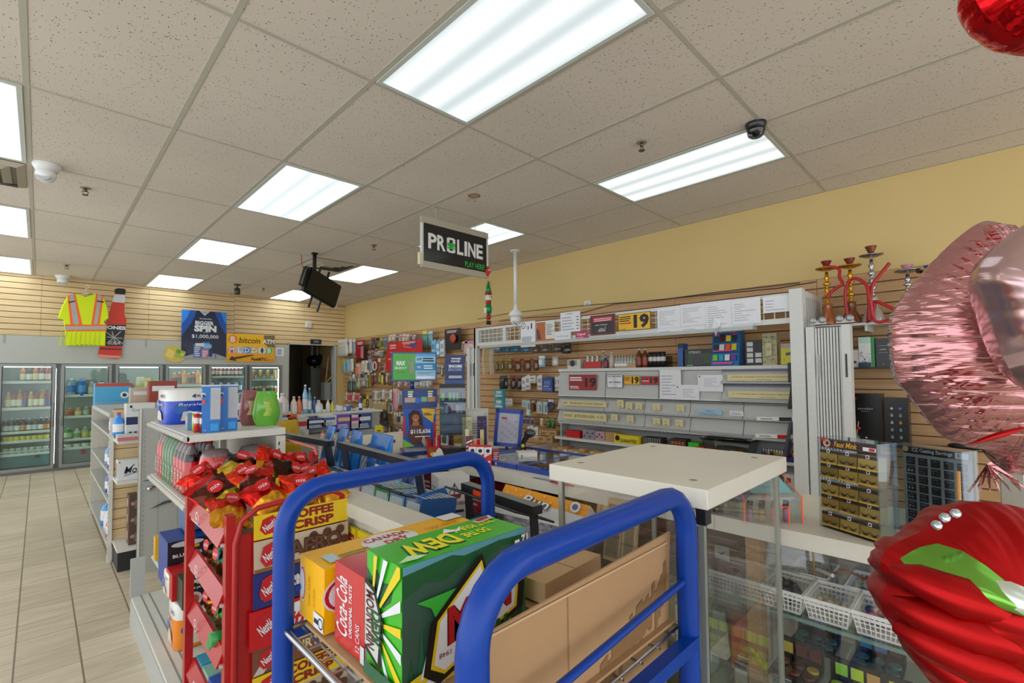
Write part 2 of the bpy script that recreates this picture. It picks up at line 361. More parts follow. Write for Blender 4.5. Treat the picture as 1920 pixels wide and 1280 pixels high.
def _lens(nt,b,LP=1):
 tc=nt.nodes.new('ShaderNodeTexCoord');s=nt.nodes.new('ShaderNodeSeparateXYZ');nt.links.new(tc.outputs['Object'],s.inputs[0])
 w_=nt.nodes.new('ShaderNodeMath');w_.operation='MULTIPLY';w_.inputs[1].default_value=2*math.pi/.19;nt.links.new(s.outputs[0],w_.inputs[0])
 c=nt.nodes.new('ShaderNodeMath');c.operation='COSINE';nt.links.new(w_.outputs[0],c.inputs[0])
 st=nt.nodes.new('ShaderNodeMath');st.operation='MULTIPLY_ADD';st.inputs[1].default_value=.30*LAMP*LP;st.inputs[2].default_value=LAMP*LP;nt.links.new(c.outputs[0],st.inputs[0])
 b.inputs['Base Color'].default_value=(.25,.27,.28,1);b.inputs['Emission Color'].default_value=(.88,.98,1,1);nt.links.new(st.outputs[0],b.inputs['Emission Strength'])
M_LENS=[node_mat('prismatic_light_lens',lambda nt,b,q=q:_lens(nt,b,q),.3)for q in(1,1.25,3.2)]
def light(i,j,label):
 x=GX+i*T;y=GY+j*2*T
 t=thing('ceiling_light',label,'light',(x+T/2,y+T,ZC-.004),0,'fluorescent ceiling troffers')
 a,b=T/2-.014,T-.014
 f=MB()
 for q in((-a,-b,a,-b+.022),(-a,b-.022,a,b),(-a,-b+.022,-a+.022,b-.022),(a-.022,-b+.022,a,b-.022)):f.box(q[0],q[1],-.004,q[2],q[3],.003,mat('c9cfc9',.4))
 f.build('frame',t)
 d=MB();d.box(-a+.022,-b+.022,-.002,a-.022,b-.022,.002,M_LENS[0 if j<1 else 1 if j<3 else 2]);d.build('diffuser',t)
LD={(0,-1):'large glowing ceiling light nearest the camera, at the top centre',(3,-1):'glowing ceiling light beside the black dome camera',(0,1):'glowing ceiling light left of the hanging black sign, second of the middle row',(3,1):'glowing ceiling light partly hidden behind the hanging black sign',(0,3):'glowing ceiling light in the middle row, third from the camera',(3,3):'glowing ceiling light behind the hanging television',(0,5):'glowing ceiling light of the middle row, touching the back slatwall',(3,5):'glowing ceiling light at the back slatwall, left of the television',(-3,1):'glowing ceiling light cut by the left frame edge, above the square vent',(-3,3):'glowing ceiling light at the left frame edge, below the square vent',(-3,5):'glowing ceiling light at the left edge, against the back slatwall'}
for(i,j),l in LD.items():light(i,j,l)
for i,j in((-3,-1),(0,-3),(3,-3),(-3,-3)):light(i,j,'glowing ceiling light outside the frame, behind or left of the camera')
M_WPL=mat('e4e6e4',.35);M_BPL=mat('1c1d20',.3,coat=.3)
def dome_cam(name,label,loc,rz,white=True,r=.062):
 t=thing(name,label,'security camera',loc,rz)
 m_=M_WPL if white else M_BPL
 a=MB();a.lathe((0,0,-.045),[(0,0),(r*.78,.002),(r,.03),(r,.045)],m_,24);a.build('mounting_base',t)
 d=MB()
 if white:
  d.ball((0,-.012,-.072),r*.74,m_,22);d.build('housing',t)
  e=MB();e.lathe((0,0,0),[(0,.004),(r*.5,.004),(r*.52,-.006),(0,-.006)],mat('c4c6c6',.3),20);
  e.M=None;ob=e.build('lens_window',t);ob.location=(0,-.012-r*.60,-.072-r*.40);ob.rotation_euler=(math.radians(52),0,0)
  for s in(-1,1):
   l=MB();l.lathe((0,0,0),[(0,0),(.013,0),(.014,-.004),(0,-.004)],mat('1a1c20',.1),14);o2=l.build('lens',ob);o2.location=(s*.014,0,-.007)
 else:
  d.lathe((0,0,-.045-r*.75),[(0,0),(r*.45,.006),(r*.75,r*.28),(r*.88,r*.75)],glass('777b80',1.6,'smoked_glass'),24);d.build('dome',t)
  e=MB();e.ball((0,0,-.055),r*.38,mat('55585c',.2,.6),14);e.build('lens',t)
 return t
dome_cam('dome_camera','black dome security camera on the ceiling at the corner of a glowing light',at(1417,232,z=ZC),0,False,.058)
dome_cam('turret_camera','white twin-lens camera on the ceiling at the far left, above the sprinkler',at(88,309,z=ZC),-.3,True,.075)
dome_cam('turret_camera','white twin-lens camera at the top of the back slatwall above the yellow shirt',at(118,517,z=ZC),-.1,True,.085)
dome_cam('turret_camera','small white camera hanging beside the lower right corner of the hanging television',at(628,569,y=9.3),.3,True,.05)
def sprinkler(label,px,py):
 t=thing('ceiling_sprinkler',label,'sprinkler',at(px,py,z=ZC),0,'pendent sprinkler heads')
 m_=mat('6d655a',.35,.7)
 a=MB();a.cyl((0,0,-.006),.032,.006,mat('9d978a',.4,.3),16);a.build('escutcheon',t)
 b=MB();b.cyl((0,0,-.03),.011,.025,m_,10)
 for s in(-1,1):b.tube([(s*.011,0,-.022),(s*.019,0,-.036),(s*.007,0,-.052)],.0028,m_,6)
 b.build('frame',t)
 c=MB();c.cyl((0,0,-.057),.02,.003,m_,12)
 c.build('deflector',t)
for px,py,l in((1203,266,'brass sprinkler head on the ceiling above the light near the dome camera'),(160,352,'sprinkler head on the ceiling near the white camera at the far left'),(701,459,'sprinkler head on the ceiling left of the hanging black sign'),(125,496,'sprinkler head on the ceiling just above the white camera on the back slatwall'),(494,540,'tiny sprinkler head on the ceiling beside the black spotlight')):sprinkler(l,px,py)
mb=MB();p=at(889,367,z=ZC)
mb.lathe((p.x,p.y,ZC-.0016),[(.052,0),(.05,-.0002),(.038,0)],mat('94744c',.9),20);mb.lathe((p.x,p.y,ZC-.0014),[(0,0),(.04,0)],mat('b09a78',.9),20)
mb.lathe((p.x+.05,p.y+.09,ZC-.0014),[(.036,0),(.03,-.0002)],mat('ad9468',.9),16);struct(mb,'trim_4')
def vent(label,x,y):
 t=thing('ceiling_vent',label,'vent',(x,y,ZC-.002),0);h=T/2-.02;vm=mat('b8b2a2',.5)
 for k,s in enumerate((1,.74,.5)):
  a=MB();o=h*s;i_=h*(s-.16);z0=-.004-.006*k
  for q in range(4):
   a.M=Matrix.Rotation(q*math.pi/2,4,'Z');a.add([(-o,-o,z0),(o,-o,z0),(i_,-i_,z0-.022),(-i_,-i_,z0-.022)],[(0,1,2,3)],vm)
  a.M=None;a.build('louvre',t)
 a=MB();a.box(-h*.3,-h*.3,-.018,h*.3,h*.3,-.014,vm);a.box(-h,-h,-.003,h,h,0,mat('6d685c',.6));a.build('core',t)
vent('square ceiling vent at the left frame edge, between two glowing lights',GX-2.5*T,4.56+.305)
vent('square ceiling vent behind the pole of the hanging television',GX+2.5*T,GY+3.25*2*T)
t=thing('ceiling_spotlight','small black spotlight on the ceiling near the back slatwall','spotlight',at(445,533,z=ZC))
a=MB();a.cyl((0,0,-.02),.05,.02,M_BPL,16);a.cyl((0,0,-.06),.01,.04,M_BPL,8);a.build('mount',t)
a=MB();a.lathe((0,0,-.16),[(0,.01),(.035,0),(.045,.02),(.04,.1),(0,.11)],mat('4a4640',.35,.4),16);a.build('lamp_head',t)
base=at(590,474,z=ZC)
t=thing('hanging_television','black flat television tilted on a ceiling pole near the back wall','television',base)
a=MB();a.box(-.03,-.03,-.015,.03,.03,0,M_BPL);a.cyl((0,0,-.42),.022,.42,M_BPL,12);a.build('pole',t)
a=MB();a.box(-.245,-.02,-.135,.245,.03,.135,mat('0a0b0d',.32));a.box(-.255,.0,-.145,.255,.045,.145,mat('0c0c0e',.5));sc_=a.build('screen',t)
cpt=at(606,540,y=base.y-.12)-base
a_=math.radians(15)
ux=Vector((.91,.42,0))*math.cos(a_)-Vector((0,0,1))*math.sin(a_);uy=Vector((-.42,.91,.12)).normalized();uy=(uy-ux*uy.dot(ux)).normalized();uz=ux.cross(uy)
mm=Matrix((ux,uy,uz)).transposed().to_4x4();mm.translation=cpt;sc_.matrix_local=mm
a=MB()
for s in(-.07,.07):
 a.box(s-.012,.05,-.27,s+.012,.065,.24,M_BPL)
 for k in range(4):a.box(s-.005,.045,-.25+k*.03,s+.005,.066,-.238+k*.03,mat('4a4c50',.4))
for x in(-.31,-.27):a.box(x-.008,.02,-.1,x+.008,.04,.12,M_BPL)
for z in(-.1,.1):a.box(-.32,.02,z,-.27,.04,z+.015,M_BPL)
br=a.build('wall_bracket',t);br.matrix_local=mm
a=MB();q=[at(565,478,z=ZC)-base,at(567,500,z=2.6)-base]
a.tube([q[0],q[0]+Vector((0,-.02,-.12)),q[0]+Vector((.06,-.1,-.35)),q[0]+Vector((.12,-.1,-.5)),cpt+Vector((-.2,0,.02))],.005,mat('a5433a',.5),6);a.build('cable',t)
pl,pr_=at(818,387,z=ZC),at(890,409,z=ZC)
ys=(pl.y+pr_.y)/2
A=at(789,404,y=ys);B=at(914.5,516,y=ys)
t=thing('hanging_sign','black betting sign with white and green lettering hung from the ceiling','sign',(A.x,ys,B.z))
W_,H_=B.x-A.x,at(789,404,y=ys).z-at(789,500,y=ys).z
H_=max(H_,.55)
zt=A.z;zb=at(789,500,y=ys).z;t.location=(A.x,ys,zb);H_=zt-zb
a=MB();a.box(.018,-.006,.05,W_-.018,.006,H_-.05,mat('17191c',.28,coat=.5));f=a.face('-y')
wl=mat('e9ebea',.5);gl=mat('35c24a',.5)
x0=.10
for ch,xx,ww in(('P',.135,.125),('R',.265,.125),('L',.555,.10),('I',.645,.045),('N',.745,.125),('E',.875,.11)):f.text(ch,xx,.56,.40,wl,w=ww,bold=.03)
f.rect(.345,.36,.475,.76,wl);f.rect(.385,.42,.435,.70,mat('17191c',.3));
for q in((.335,.74,.365,.78),(.455,.74,.485,.78),(.335,.34,.365,.38),(.455,.34,.485,.38)):f.rect(*q,mat('17191c',.28,coat=.5))
f.rect(.35,.46,.47,.50,gl);f.rect(.35,.52,.385,.62,gl);f.rect(.435,.52,.47,.62,gl);f.rect(.395,.5,.425,.62,gl)
f.text('PLAY HERE!',.79,.14,.15,gl,w=.33,bold=.01)
a.build('sign_panel',t)
fm=mat('b9b4a2',.4,.2)
a=MB();a.box(0,-.012,H_-.055,W_,.012,H_,fm);a.box(0,-.012,0,W_,.012,.055,fm);a.box(0,-.01,.05,.02,.01,H_-.05,mat('d9dbd6',.4));a.box(W_-.02,-.01,.05,W_,.01,H_-.05,mat('d9dbd6',.4));a.box(-.022,-.02,.02,.01,.015,.12,mat('d8cfae',.5));a.build('frame',t)
for p in(pl,pr_):
 a=MB();a.tube([(p.x-A.x,0,H_),(p.x-A.x,0,ZC-zb-.003)],.003,fm,6);a.box(p.x-A.x-.03,-.012,ZC-zb-.008,p.x-A.x+.03,.012,ZC-zb-.003,fm);a.build('hanger',t)
a=MB();c=at(912,509,y=ys)-t.location
a.prism([(c.x-.035,c.z),(c.x,c.z-.05),(c.x+.035,c.z),(c.x,c.z+.05)],-.03,-.014,mat('c23b34',.4));a.ball((c.x+.01,-.03,c.z+.01),.012,mat('d9b9a8',.4),8);a.build('red_ornament',t)
pt=at(915,508,y=ys-.02);
zt_,zb_=at(915,531,y=ys-.02).z,at(915,608,y=ys-.02).z;HH=zt_-zb_
t=thing('tinsel_snowman','tinsel snowman decoration in a green hat hanging below the black sign','decoration',(pt.x+.003,ys-.02,zb_))
def fluff(mb,c,r,h,m,n=70,seed=1):
 r_=random.Random(seed)
 for _ in range(n):
  a_=r_.random()*6.28;z=r_.random()*h;d=Vector((math.cos(a_),math.sin(a_),r_.uniform(-.5,.5))).normalized();b0=Vector(c)+Vector((0,0,z));s=Vector((-d.y,d.x,0))*.004
  L=r*(.7+.6*r_.random());mb.add([b0-s,b0+s,b0+d*L],[(0,1,2),(2,1,0)],m)
def tinsel(name,prof,m,z0,x=0,seed=1,n=70):
 a=MB();a.lathe((x,0,z0),prof,m,12);fluff(a,(x,0,z0),max(p[0]for p in prof)*1.2,prof[-1][1],m,n,seed);a.build(name,t)
gm,rm,wm=mat('1f8a3c',.3,.3),mat('a8201f',.3,.3),mat('d8d6c8',.4)
tinsel('hat',[(0,0),(.03,.0),(.022,.04),(.004,.11),(0,.115)],gm,HH*.77);tinsel('hat_brim',[(.0,0),(.034,0),(.034,.018),(0,.02)],rm,HH*.73,seed=2)
tinsel('head',[(0,0),(.03,.012),(.034,.035),(.026,.06),(0,.065)],wm,HH*.56,seed=3);tinsel('scarf',[(0,0),(.024,.01),(.026,.04),(0,.045)],rm,HH*.47,seed=4)
tinsel('body',[(0,0),(.03,.02),(.034,.06),(.024,.10),(0,.105)],gm,HH*.24,seed=5,n=110)
for s in(-1,1):tinsel('arm',[(0,0),(.014,.01),(.016,.06),(0,.07)],wm,HH*.24,x=s*.04,seed=6)
tinsel('trousers',[(0,0),(.02,.0),(.022,.045),(0,.05)],rm,HH*.12,seed=7)
for s in(-1,1):tinsel('boot',[(0,0),(.014,.0),(.012,.035),(0,.04)],mat('3a1512',.4),0,x=s*.014,seed=8,n=30)
a=MB();a.tube([(0,0,HH),(0,.02,pt.z-zb_-.0)],.0012,wm,5)
for s in(-1,1):a.ball((s*.012,-.033,HH*.56+.042),.004,BLACK,6)
a.ball((0,-.037,HH*.56+.03),.005,mat('d0702a',.5),6);a.build('string',t)
p0=at(966,469,z=ZC);pb=at(969,590,y=p0.y)
t=thing('pendant_camera','white camera hanging on a long white pipe in front of the yellow wall','security camera',(p0.x,p0.y,ZC))
a=MB();a.cyl((0,0,-.02),.06,.018,M_WPL,20);a.lathe((0,0,-(ZC-pb.z)+.08),[(0,0),(.022,0),(.022,ZC-pb.z-.09),(0,ZC-pb.z-.09)],M_WPL,14)
a.build('pipe',t)
a=MB();a.lathe((0,0,-(ZC-pb.z)-.03),[(0,0),(.06,0),(.085,.02),(.085,.04),(.04,.085),(.028,.10),(.026,.15),(0,.15)],M_WPL,20);a.build('junction_cap',t)
a=MB();a.ball((0,0,-(ZC-pb.z)-.06),.068,M_WPL,20);a.build('housing',t)
a=MB();a.lathe((0,0,0),[(0,0),(.036,0),(.038,-.008),(0,-.008)],mat('8c9095',.2),18);o=a.build('lens_window',t);o.location=(-.035,-.03,-(ZC-pb.z)-.105);o.rotation_euler=(math.radians(35),math.radians(30),0)
YC=9.20
DX=[(-.385,.164),(.218,.764),(.807,1.378),(1.419,1.956),(2.009,2.583),(2.626,3.162)]
DZ0,DZ1=.04,1.478
cool=thing('beverage_cooler','long grey beverage cooler with six glass doors along the back wall','cooler',(0,YC,0))
M_CG=mat('b4b8b2',.45);M_CG2=mat('8f938f',.35,.5);M_CIN=mat('8f9a92',.5)
a=MB();a.box(-1.0,.0,1.49,3.28,YB-YC-.02,1.865,M_CG);a.box(3.17,0,0,3.28,YB-YC-.02,1.49,M_CG);a.box(-1.0,0,0,-.4,YB-YC-.02,1.49,M_CG)
a.box(-.4,-.004,0,3.17,.03,.04,mat('6d716f',.4,.4))
for x in(-.35,.55,1.15,1.9,2.45):a.box(x,-.001,1.75,x+.03,0,1.865,mat('9aa09a',.4))
a.build('fascia_panel',cool)
a=MB();a.box(-.4,YB-YC-.05,.04,3.17,YB-YC-.03,1.49,M_CIN);a.box(-.4,.03,.04,3.17,YB-YC-.05,.07,M_CIN);a.box(-.4,.03,1.47,3.17,YB-YC-.05,1.49,M_CIN);a.build('interior',cool)
M_LED=mat('f4fbff',.5,emit=6)
M_CGL=glass('eef6f3',.8,'cooler_door_glass')
for k,(a0,a1)in enumerate(DX):
 a=MB();b=.034
 a.box(a0,-.012,DZ0,a0+b,.02,DZ1,M_CG2);a.box(a1-b,-.012,DZ0,a1,.02,DZ1,M_CG2);a.box(a0+b,-.012,DZ0,a1-b,.02,DZ0+b*1.2,M_CG2);a.box(a0+b,-.012,DZ1-b,a1-b,.02,DZ1,M_CG2)
 a.box(a0+b,.0,DZ0+b*1.2,a0+b+.008,.012,DZ1-b,BLACK);a.box(a1-b-.008,.0,DZ0+b*1.2,a1-b,.012,DZ1-b,BLACK)
 d=a.build('door',cool)
 a=MB();a.box(a0+b,.002,DZ0+b,a1-b,.006,DZ1-b,M_CGL);a.build('glass_pane',d)
 a=MB();hx=a1-.02 if k%2==0 else a0+.02
 a.tube([(hx,-.012,.62),(hx,-.045,.64),(hx,-.045,.92),(hx,-.012,.94)],.008,M_CG2,8);a.build('handle',d)
 a=MB();xx=a1+.012 if k<5 else a1-.04
 a.box(xx-.008,.035,.1,xx+.008,.05,1.42,M_LED);a.box(a0+.05,.035,1.435,a1-.05,.05,1.45,M_LED);a.build('light_strip',cool)
for k in range(5):
 a=MB();x=(DX[k][1]+DX[k+1][0])/2;a.box(x-.02,.0,DZ0,x+.02,.03,DZ1,mat('5a5e5e',.4,.4));a.build('mullion',cool)
WIRE=mat('c9cec9',.35,.3)
def cshelf(k,z):
 a=MB();a0,a1=DX[k];a.box(a0+.0,.055,z-.012,a1,YB-YC-.055,z-.004,WIRE);a.box(a0,.05,z-.02,a1,.058,z+.016,mat('dfe5df',.35));a.build('shelf',cool)
def bottle_mb(h,r,glassm,capm,labm,lab2=None,n=12,neck=.36,kind='bottle'):
 a=MB()
 if kind=='can':a.lathe((0,0,0),[(0,0),(r*.85,0),(r,.006),(r,h*.3),(r,h*.7),(r,h-.01),(r*.8,h),(0,h)],[STEEL,STEEL,labm,lab2 or labm,labm,STEEL,STEEL],n)
 elif kind=='jug':a.lathe((0,0,0),[(0,0),(r,0),(r,h*.2),(r,h*.6),(r*.8,h*.78),(r*.35,h*.88),(r*.35,h*.9),(r*.38,h),(0,h)],[glassm,glassm,labm,glassm,glassm,glassm,capm,capm],n)
 else:a.lathe((0,0,0),[(0,0),(r,0),(r,h*.16),(r,h*.5),(r*.9,h*(1-neck)+h*.02),(r*.45,h*(1-neck*.55)),(r*.34,h*.93),(r*.38,h*.93),(r*.38,h),(0,h)],[glassm,glassm,labm,glassm,glassm,lab2 or glassm,capm,capm,capm],n)
 return a
_BP={}
def put_bottle(spec,loc,name,label,cat,group=None):
 if spec not in _BP:
  h,r,g,c,l,l2,kind=spec;mmf=lambda q:mat(q,.18,var=.1,coat=.3)if q else None
  _BP[spec]=bottle_mb(h,r,mmf(g),mmf(c),mmf(l),mmf(l2),kind=kind).build(name);o=_BP[spec];o.location=loc;tagp(o,label,cat,group)
 else:o=dup(_BP[spec],loc,label=label);o.name=name;o['category']=cat
 if group:o['group']=group
 elif 'group' in o:del o['group']
 return o
DN=['leftmost','second','third','fourth','fifth','rightmost']
def row(k,z,specs,n,word,cat,shelfname,x0=.05,x1=.05,dep=.10,name=None):
 a0,a1=DX[k];cshelf(k,z)
 for i in range(n):
  s=specs[i%len(specs)];x=a0+x0+(a1-a0-x0-x1)*(i+.5)/n
  put_bottle(s[:7],(x,YC+dep,z-.003),name or cat,'%s %s, %s along the %s shelf of the %s cooler door'%(s[7],word,ORD[i],shelfname,DN[k]),cat,'drinks in the beverage cooler')
zz=lambda py:at(50,py,y=YC+.1).z
def B(h,r,g,c,l,l2=None,kind='bottle',w=''):return(h,r,g,c,l,l2,kind,w)
z1=zz(716)
row(0,z1,[B(.23,.033,'b96a28','c9c3b0','e6d9b0',None,'bottle','amber'),B(.23,.033,'41331f','d8d3c0','e8e6dc',None,'bottle','dark brown'),B(.24,.033,'a8601f','d6a33a','e8d8a0',None,'bottle','golden brown'),B(.24,.033,'7a2a22','b33a33','e9e4dd',None,'bottle','red-brown'),B(.23,.033,'a52824','c22','d9b9b0',None,'bottle','red')]if False else[B(.23,.033,'b96a28','c9c3b0','e6d9b0',None,'bottle','amber'),B(.23,.033,'41331f','d8d3c0','e8e6dc',None,'bottle','dark brown'),B(.24,.033,'a8601f','d6a33a','e8d8a0',None,'bottle','golden brown'),B(.24,.033,'7a2a22','b33a33','e9e4dd',None,'bottle','red-brown'),B(.23,.033,'a52824','cc2222','d9b9b0',None,'bottle','red')],5,'glass bottle','bottle','top',x0=.2)
row(0,zz(765),[B(.25,.036,'c9a24a','b9342c','e8d9a8','d8d8c8','bottle','pale yellow'),B(.25,.036,'9a4a22','b9342c','efe6c8',None,'bottle','copper'),B(.25,.036,'c98a2a','c9c3b0','e9e2cc',None,'bottle','amber'),B(.26,.036,'8a2a20','b9342c','2a3a78',None,'bottle','red')],8,'tall glass bottle','bottle','second',x0=.07)
row(0,zz(809),[B(.19,.033,'3c3a34','c9c9c4','dfe3e3','86b0c0','bottle','dark'),B(.19,.033,'54503f','c9c9c4','c8d2cf',None,'bottle','grey'),B(.19,.033,'20242a','e0dccf','e9e6dc',None,'bottle','black'),B(.19,.033,'4a2d1c','e0dccf','d98a3a',None,'bottle','brown')],8,'short bottle','bottle','third')
row(0,zz(826),[B(.08,.033,'c9c060','c9c9c4','d9cf3a',None,'can','yellow')],8,'small can','can','fourth')
row(0,zz(850),[B(.10,.033,'9fb09a','dfe3df','b9c8b4',None,'can','pale green')],7,'small can','can','fifth')
a=MB();a.box(-.35,.07,.09,.13,.1,.3,mat('4f7d80',.4));a.box(-.02,.06,.2,.03,.07,.26,DARK);a.box(-.35,.06,.29,.13,.1,.31,WIRE);a.build('lower_panel',cool)  # teal panel colour stands in for a reflection in the door glass
z1=at(150,741,y=YC+.1).z
row(1,z1,[B(.25,.05,'9fb4c8','d8e2ea','4a7fc0',None,'jug','blue and white'),B(.25,.055,'2f6fc9','1f4fa0','5fa0e0',None,'jug','blue'),B(.2,.045,'9fb09a','e6e6e0','c8d0c0',None,'jug','pale grey'),B(.21,.05,'e4e8ee','2a50b0','b8cdf0',None,'jug','milk white')],4,'plastic jug','jug','top',x0=.06)
row(1,at(150,780,y=YC+.1).z,[B(.13,.045,'c07a3a','d8d0c0','a85a2a',None,'jug','brown'),B(.13,.045,'d0a060','d8d0c0','e6d0a0',None,'jug','tan'),B(.14,.045,'8a9a80','d8d0c0','b0b8a0',None,'jug','grey-green')],5,'tub','tub','second',x0=.06)
row(1,at(150,822,y=YC+.1).z,[B(.17,.05,'3f8a3a','c8d8c0','b0cf9a',None,'jug','green'),B(.15,.05,'c8c8b8','e0e0d8','6a9a50',None,'jug','white'),B(.17,.045,'a0b080','d8d0c0','d0c060',None,'jug','yellow-green')],5,'bottle','bottle','third')
row(1,at(150,838,y=YC+.1).z,[B(.07,.045,'b8c8b0','e0e0d8','d0d8c8',None,'can','pale')],5,'tub','tub','fourth')
a=MB();a.box(.26,.07,.08,.72,.1,.32,mat('8b9092',.4));a.box(.45,.06,.19,.5,.07,.25,mat('b04a5a',.4));a.build('lower_panel',cool)
z1=at(260,744,y=YC+.1).z
row(2,z1,[B(.18,.055,'d98a4a','e9e2d8','e6b890',None,'jug','orange'),B(.14,.04,'2d6f9a','c9d0d8','4a90b8',None,'can','blue')],2,'container','bottle','top',x0=.06,x1=.24)
def bagbox(name,label,px0,py0,px1,py1,c1,c2,y=YC+.12,cat='bag'):
 p,q=at(px0,py1,y=y),at(px1,py0,y=y);a=MB();w_,h_=q.x-p.x,q.z-p.z;m1,m2=mat(c1,.35),mat(c2,.35)
 a.lathe((w_/2,0,0),[(0,0),(w_*.46,.0),(w_*.5,h_*.2),(w_*.5,h_*.75),(w_*.42,h_),(0,h_)],[m1,m1,m2,m1,m1],12,sy=.35)
 solo(a,name,label,cat,p,group='drinks in the beverage cooler')
bagbox('snack_bag','white and yellow bag behind the third cooler door',254,706,272,738,'d8d2b0','e3d38a');bagbox('snack_bag','yellow bag behind the third cooler door, middle one',270,708,284,738,'d0c03a','e8e0a0');bagbox('snack_bag','green bag behind the third cooler door',284,710,297,736,'58a83c','b8d8a0')
row(2,at(260,775,y=YC+.1).z,[B(.12,.05,'3a5ab8','c8d0e0','6a80d0',None,'jug','blue')],6,'tub','tub','second')
row(3,at(350,722,y=YC+.1).z,[B(.21,.045,'c8852a','e0d8c8','5a3a22',None,'jug','amber'),B(.22,.045,'b85a1c','e0d8c8','3a2a22',None,'jug','dark amber'),B(.24,.05,'f0920f','f0a020','e8c060',None,'jug','bright orange')],6,'juice bottle','bottle','top',x0=.1)
row(3,at(350,742,y=YC+.1).z,[B(.13,.045,'3fae2a','6fd040','5ac040',None,'jug','bright green')],6,'bottle','bottle','second',x0=.06)
row(3,at(350,790,y=YC+.1).z,[B(.2,.045,'8ab8c8','d8e2ea','d0d8e0',None,'jug','pale blue')],5,'bottle','bottle','third')
row(4,at(430,706,y=YC+.1).z,[B(.15,.03,'b03a30','c8c8c8','c8473c','e0ded8','can','red'),B(.15,.03,'48494c','c8c8c8','5a5c60','c8c8c8','can','dark grey')],8,'drink can','can','top')
row(4,at(430,737,y=YC+.1).z,[B(.2,.032,'e8e8e8','c8c8c8','e0e4e8','35353c','can','white'),B(.2,.032,'2c5aa8','c8c8c8','3468b8','dfe6f0','can','blue')],8,'tall drink can','can','second')
row(4,at(430,775,y=YC+.1).z,[B(.2,.032,'c8d8e0','c8c8c8','90b0c0',None,'can','pale blue')],7,'tall drink can','can','third')
row(5,at(500,711,y=YC+.1).z,[B(.18,.03,'c8922a','e0c060','d8b070',None,'can','golden'),B(.09,.04,'585c5e','c8c8c8','777b7c','b8bcbc','can','dark grey')],7,'can','can','top')
row(5,at(500,738,y=YC+.1).z,[B(.15,.033,'dcd8d0','c8c8c8','e4ded2','c04a3c','can','cream'),B(.15,.033,'9ab87a','c8c8c8','c8d0a8','a04030','can','pale green'),B(.16,.033,'d8d8cc','c8c8c8','c0c890','50803a','can','white and green'),B(.16,.033,'a24aa0','c8c8c8','c060b0','e0c0d8','can','purple'),B(.16,.033,'d8c020','c8c8c8','e6d030','5a5020','can','yellow'),B(.16,.033,'c8d0c0','c8c8c8','e0e4dc','50805a','can','white')],7,'drink can','can','second')
row(5,at(500,765,y=YC+.1).z,[B(.12,.033,'48a868','c8c8c8','78c890',None,'can','green')],7,'drink can','can','third')
def sheet(name,label,cat,px0,py0,px1,py1,m,y=None,x=None,t_=.004,group=None,tilt=0):
 """thin upright board or paper on the plane y= or x=; returns (object-space builder face, location)"""
 if y is not None:
  p,q=at((px0+px1)/2,py1,y=y),at((px0+px1)/2,py0,y=y);a,b=at(px0,(py0+py1)/2,y=y),at(px1,(py0+py1)/2,y=y)
  mb=MB();w_,h_=b.x-a.x,q.z-p.z;mb.box(0,0,0,w_,t_,h_,m);return mb,mb.face('-y'),(a.x,y-t_,p.z),w_,h_
 p,q=at((px0+px1)/2,py1,x=x),at((px0+px1)/2,py0,x=x);a,b=at(px0,(py0+py1)/2,x=x),at(px1,(py0+py1)/2,x=x)
 mb=MB();w_,h_=a.y-b.y,q.z-p.z;mb.box(0,0,0,t_,w_,h_,m);return mb,mb.face('-x'),(x-t_,b.y,p.z),w_,h_
NAVY=mat('12203f',.35,coat=.3);CY=mat('2a78d0',.4);WH=mat('e4e8ee',.5);ORG=mat('e8912a',.45)
mb,f,loc,w_,h_=sheet('p','','',340,583,424,672,NAVY,y=YC-.004,t_=.006)
f.poly([(0,1),(.0,.45),(.22,.75),(.32,1)],mat('1450a8',.4));f.poly([(0,1),(.0,.7),(.12,.85),(.18,1)],mat('2a84e0',.4));f.poly([(.72,1),(.85,.72),(1,.5),(1,1)],mat('1450a8',.4));f.poly([(.86,1),(.95,.8),(1,.74),(1,1)],mat('2a84e0',.4))
f.poly([(.38,1),(.5,.9),(.62,1)],mat('b8c0c8',.4));f.text('WIN',.5,.965,.035,INK,w=.1)
f.text('YOU COULD WIN A',.52,.835,.025,WH,w=.28,bold=.02);f.text('BIGGER',.5,.745,.085,mat('d0d4da',.5),w=.42,bold=.05);f.text('SPIN',.52,.63,.14,mat('dfe2e6',.5),w=.5,bold=.06);f.text('UP TO',.52,.545,.02,WH,w=.09)
f.text('$1,000,000',.52,.46,.085,WH,w=.6,bold=.01)
f.poly([(0,0),(0,.02),(.3,.1),(.75,.11),(1,.03),(1,0)],mat('9ba3ad',.5))
for q in((.26,.02,.44,.30,'4a6ea8'),(.45,.1,.62,.34,'3a9ad0'),(.44,.02,.6,.2,'c06a90'),(.6,.04,.68,.2,'2a3a68'),(.3,.25,.5,.32,'d0d4da'),(.5,.22,.66,.3,'8ab8e0')):f.rect(*q[:4],mat(q[4],.45))
f.lines(.28,.05,.42,.25,5,WH);f.lines(.46,.04,.58,.18,4,WH);f.lines(.74,.02,.78,.14,3,DARK)
solo(mb,'lottery_poster','dark blue poster reading BIGGER SPIN $1,000,000 on the cooler fascia','poster',loc)
mb,f,loc,w_,h_=sheet('p','','',425,627,515,678,mat('f0a81c',.4),y=YC-.012,t_=.006)
f.rect(0,.55,1,1,mat('f6be12',.4));f.poly([(.76,1),(.76,.7),(.85,.55),(1,.55),(1,1)],mat('7a6a3a',.5))
f.disc(.12,.80,.1,mat('f08a24',.4));f.disc(.12,.8,.088,mat('ee8a20',.4));f.text('B',.12,.8,.2,WH,bold=.03)
f.text('bitcoin',.46,.78,.22,mat('4a3620',.5),w=.44,shear=.2,bold=.01);f.text('ATM',.86,.76,.17,WH,w=.26,bold=.04)
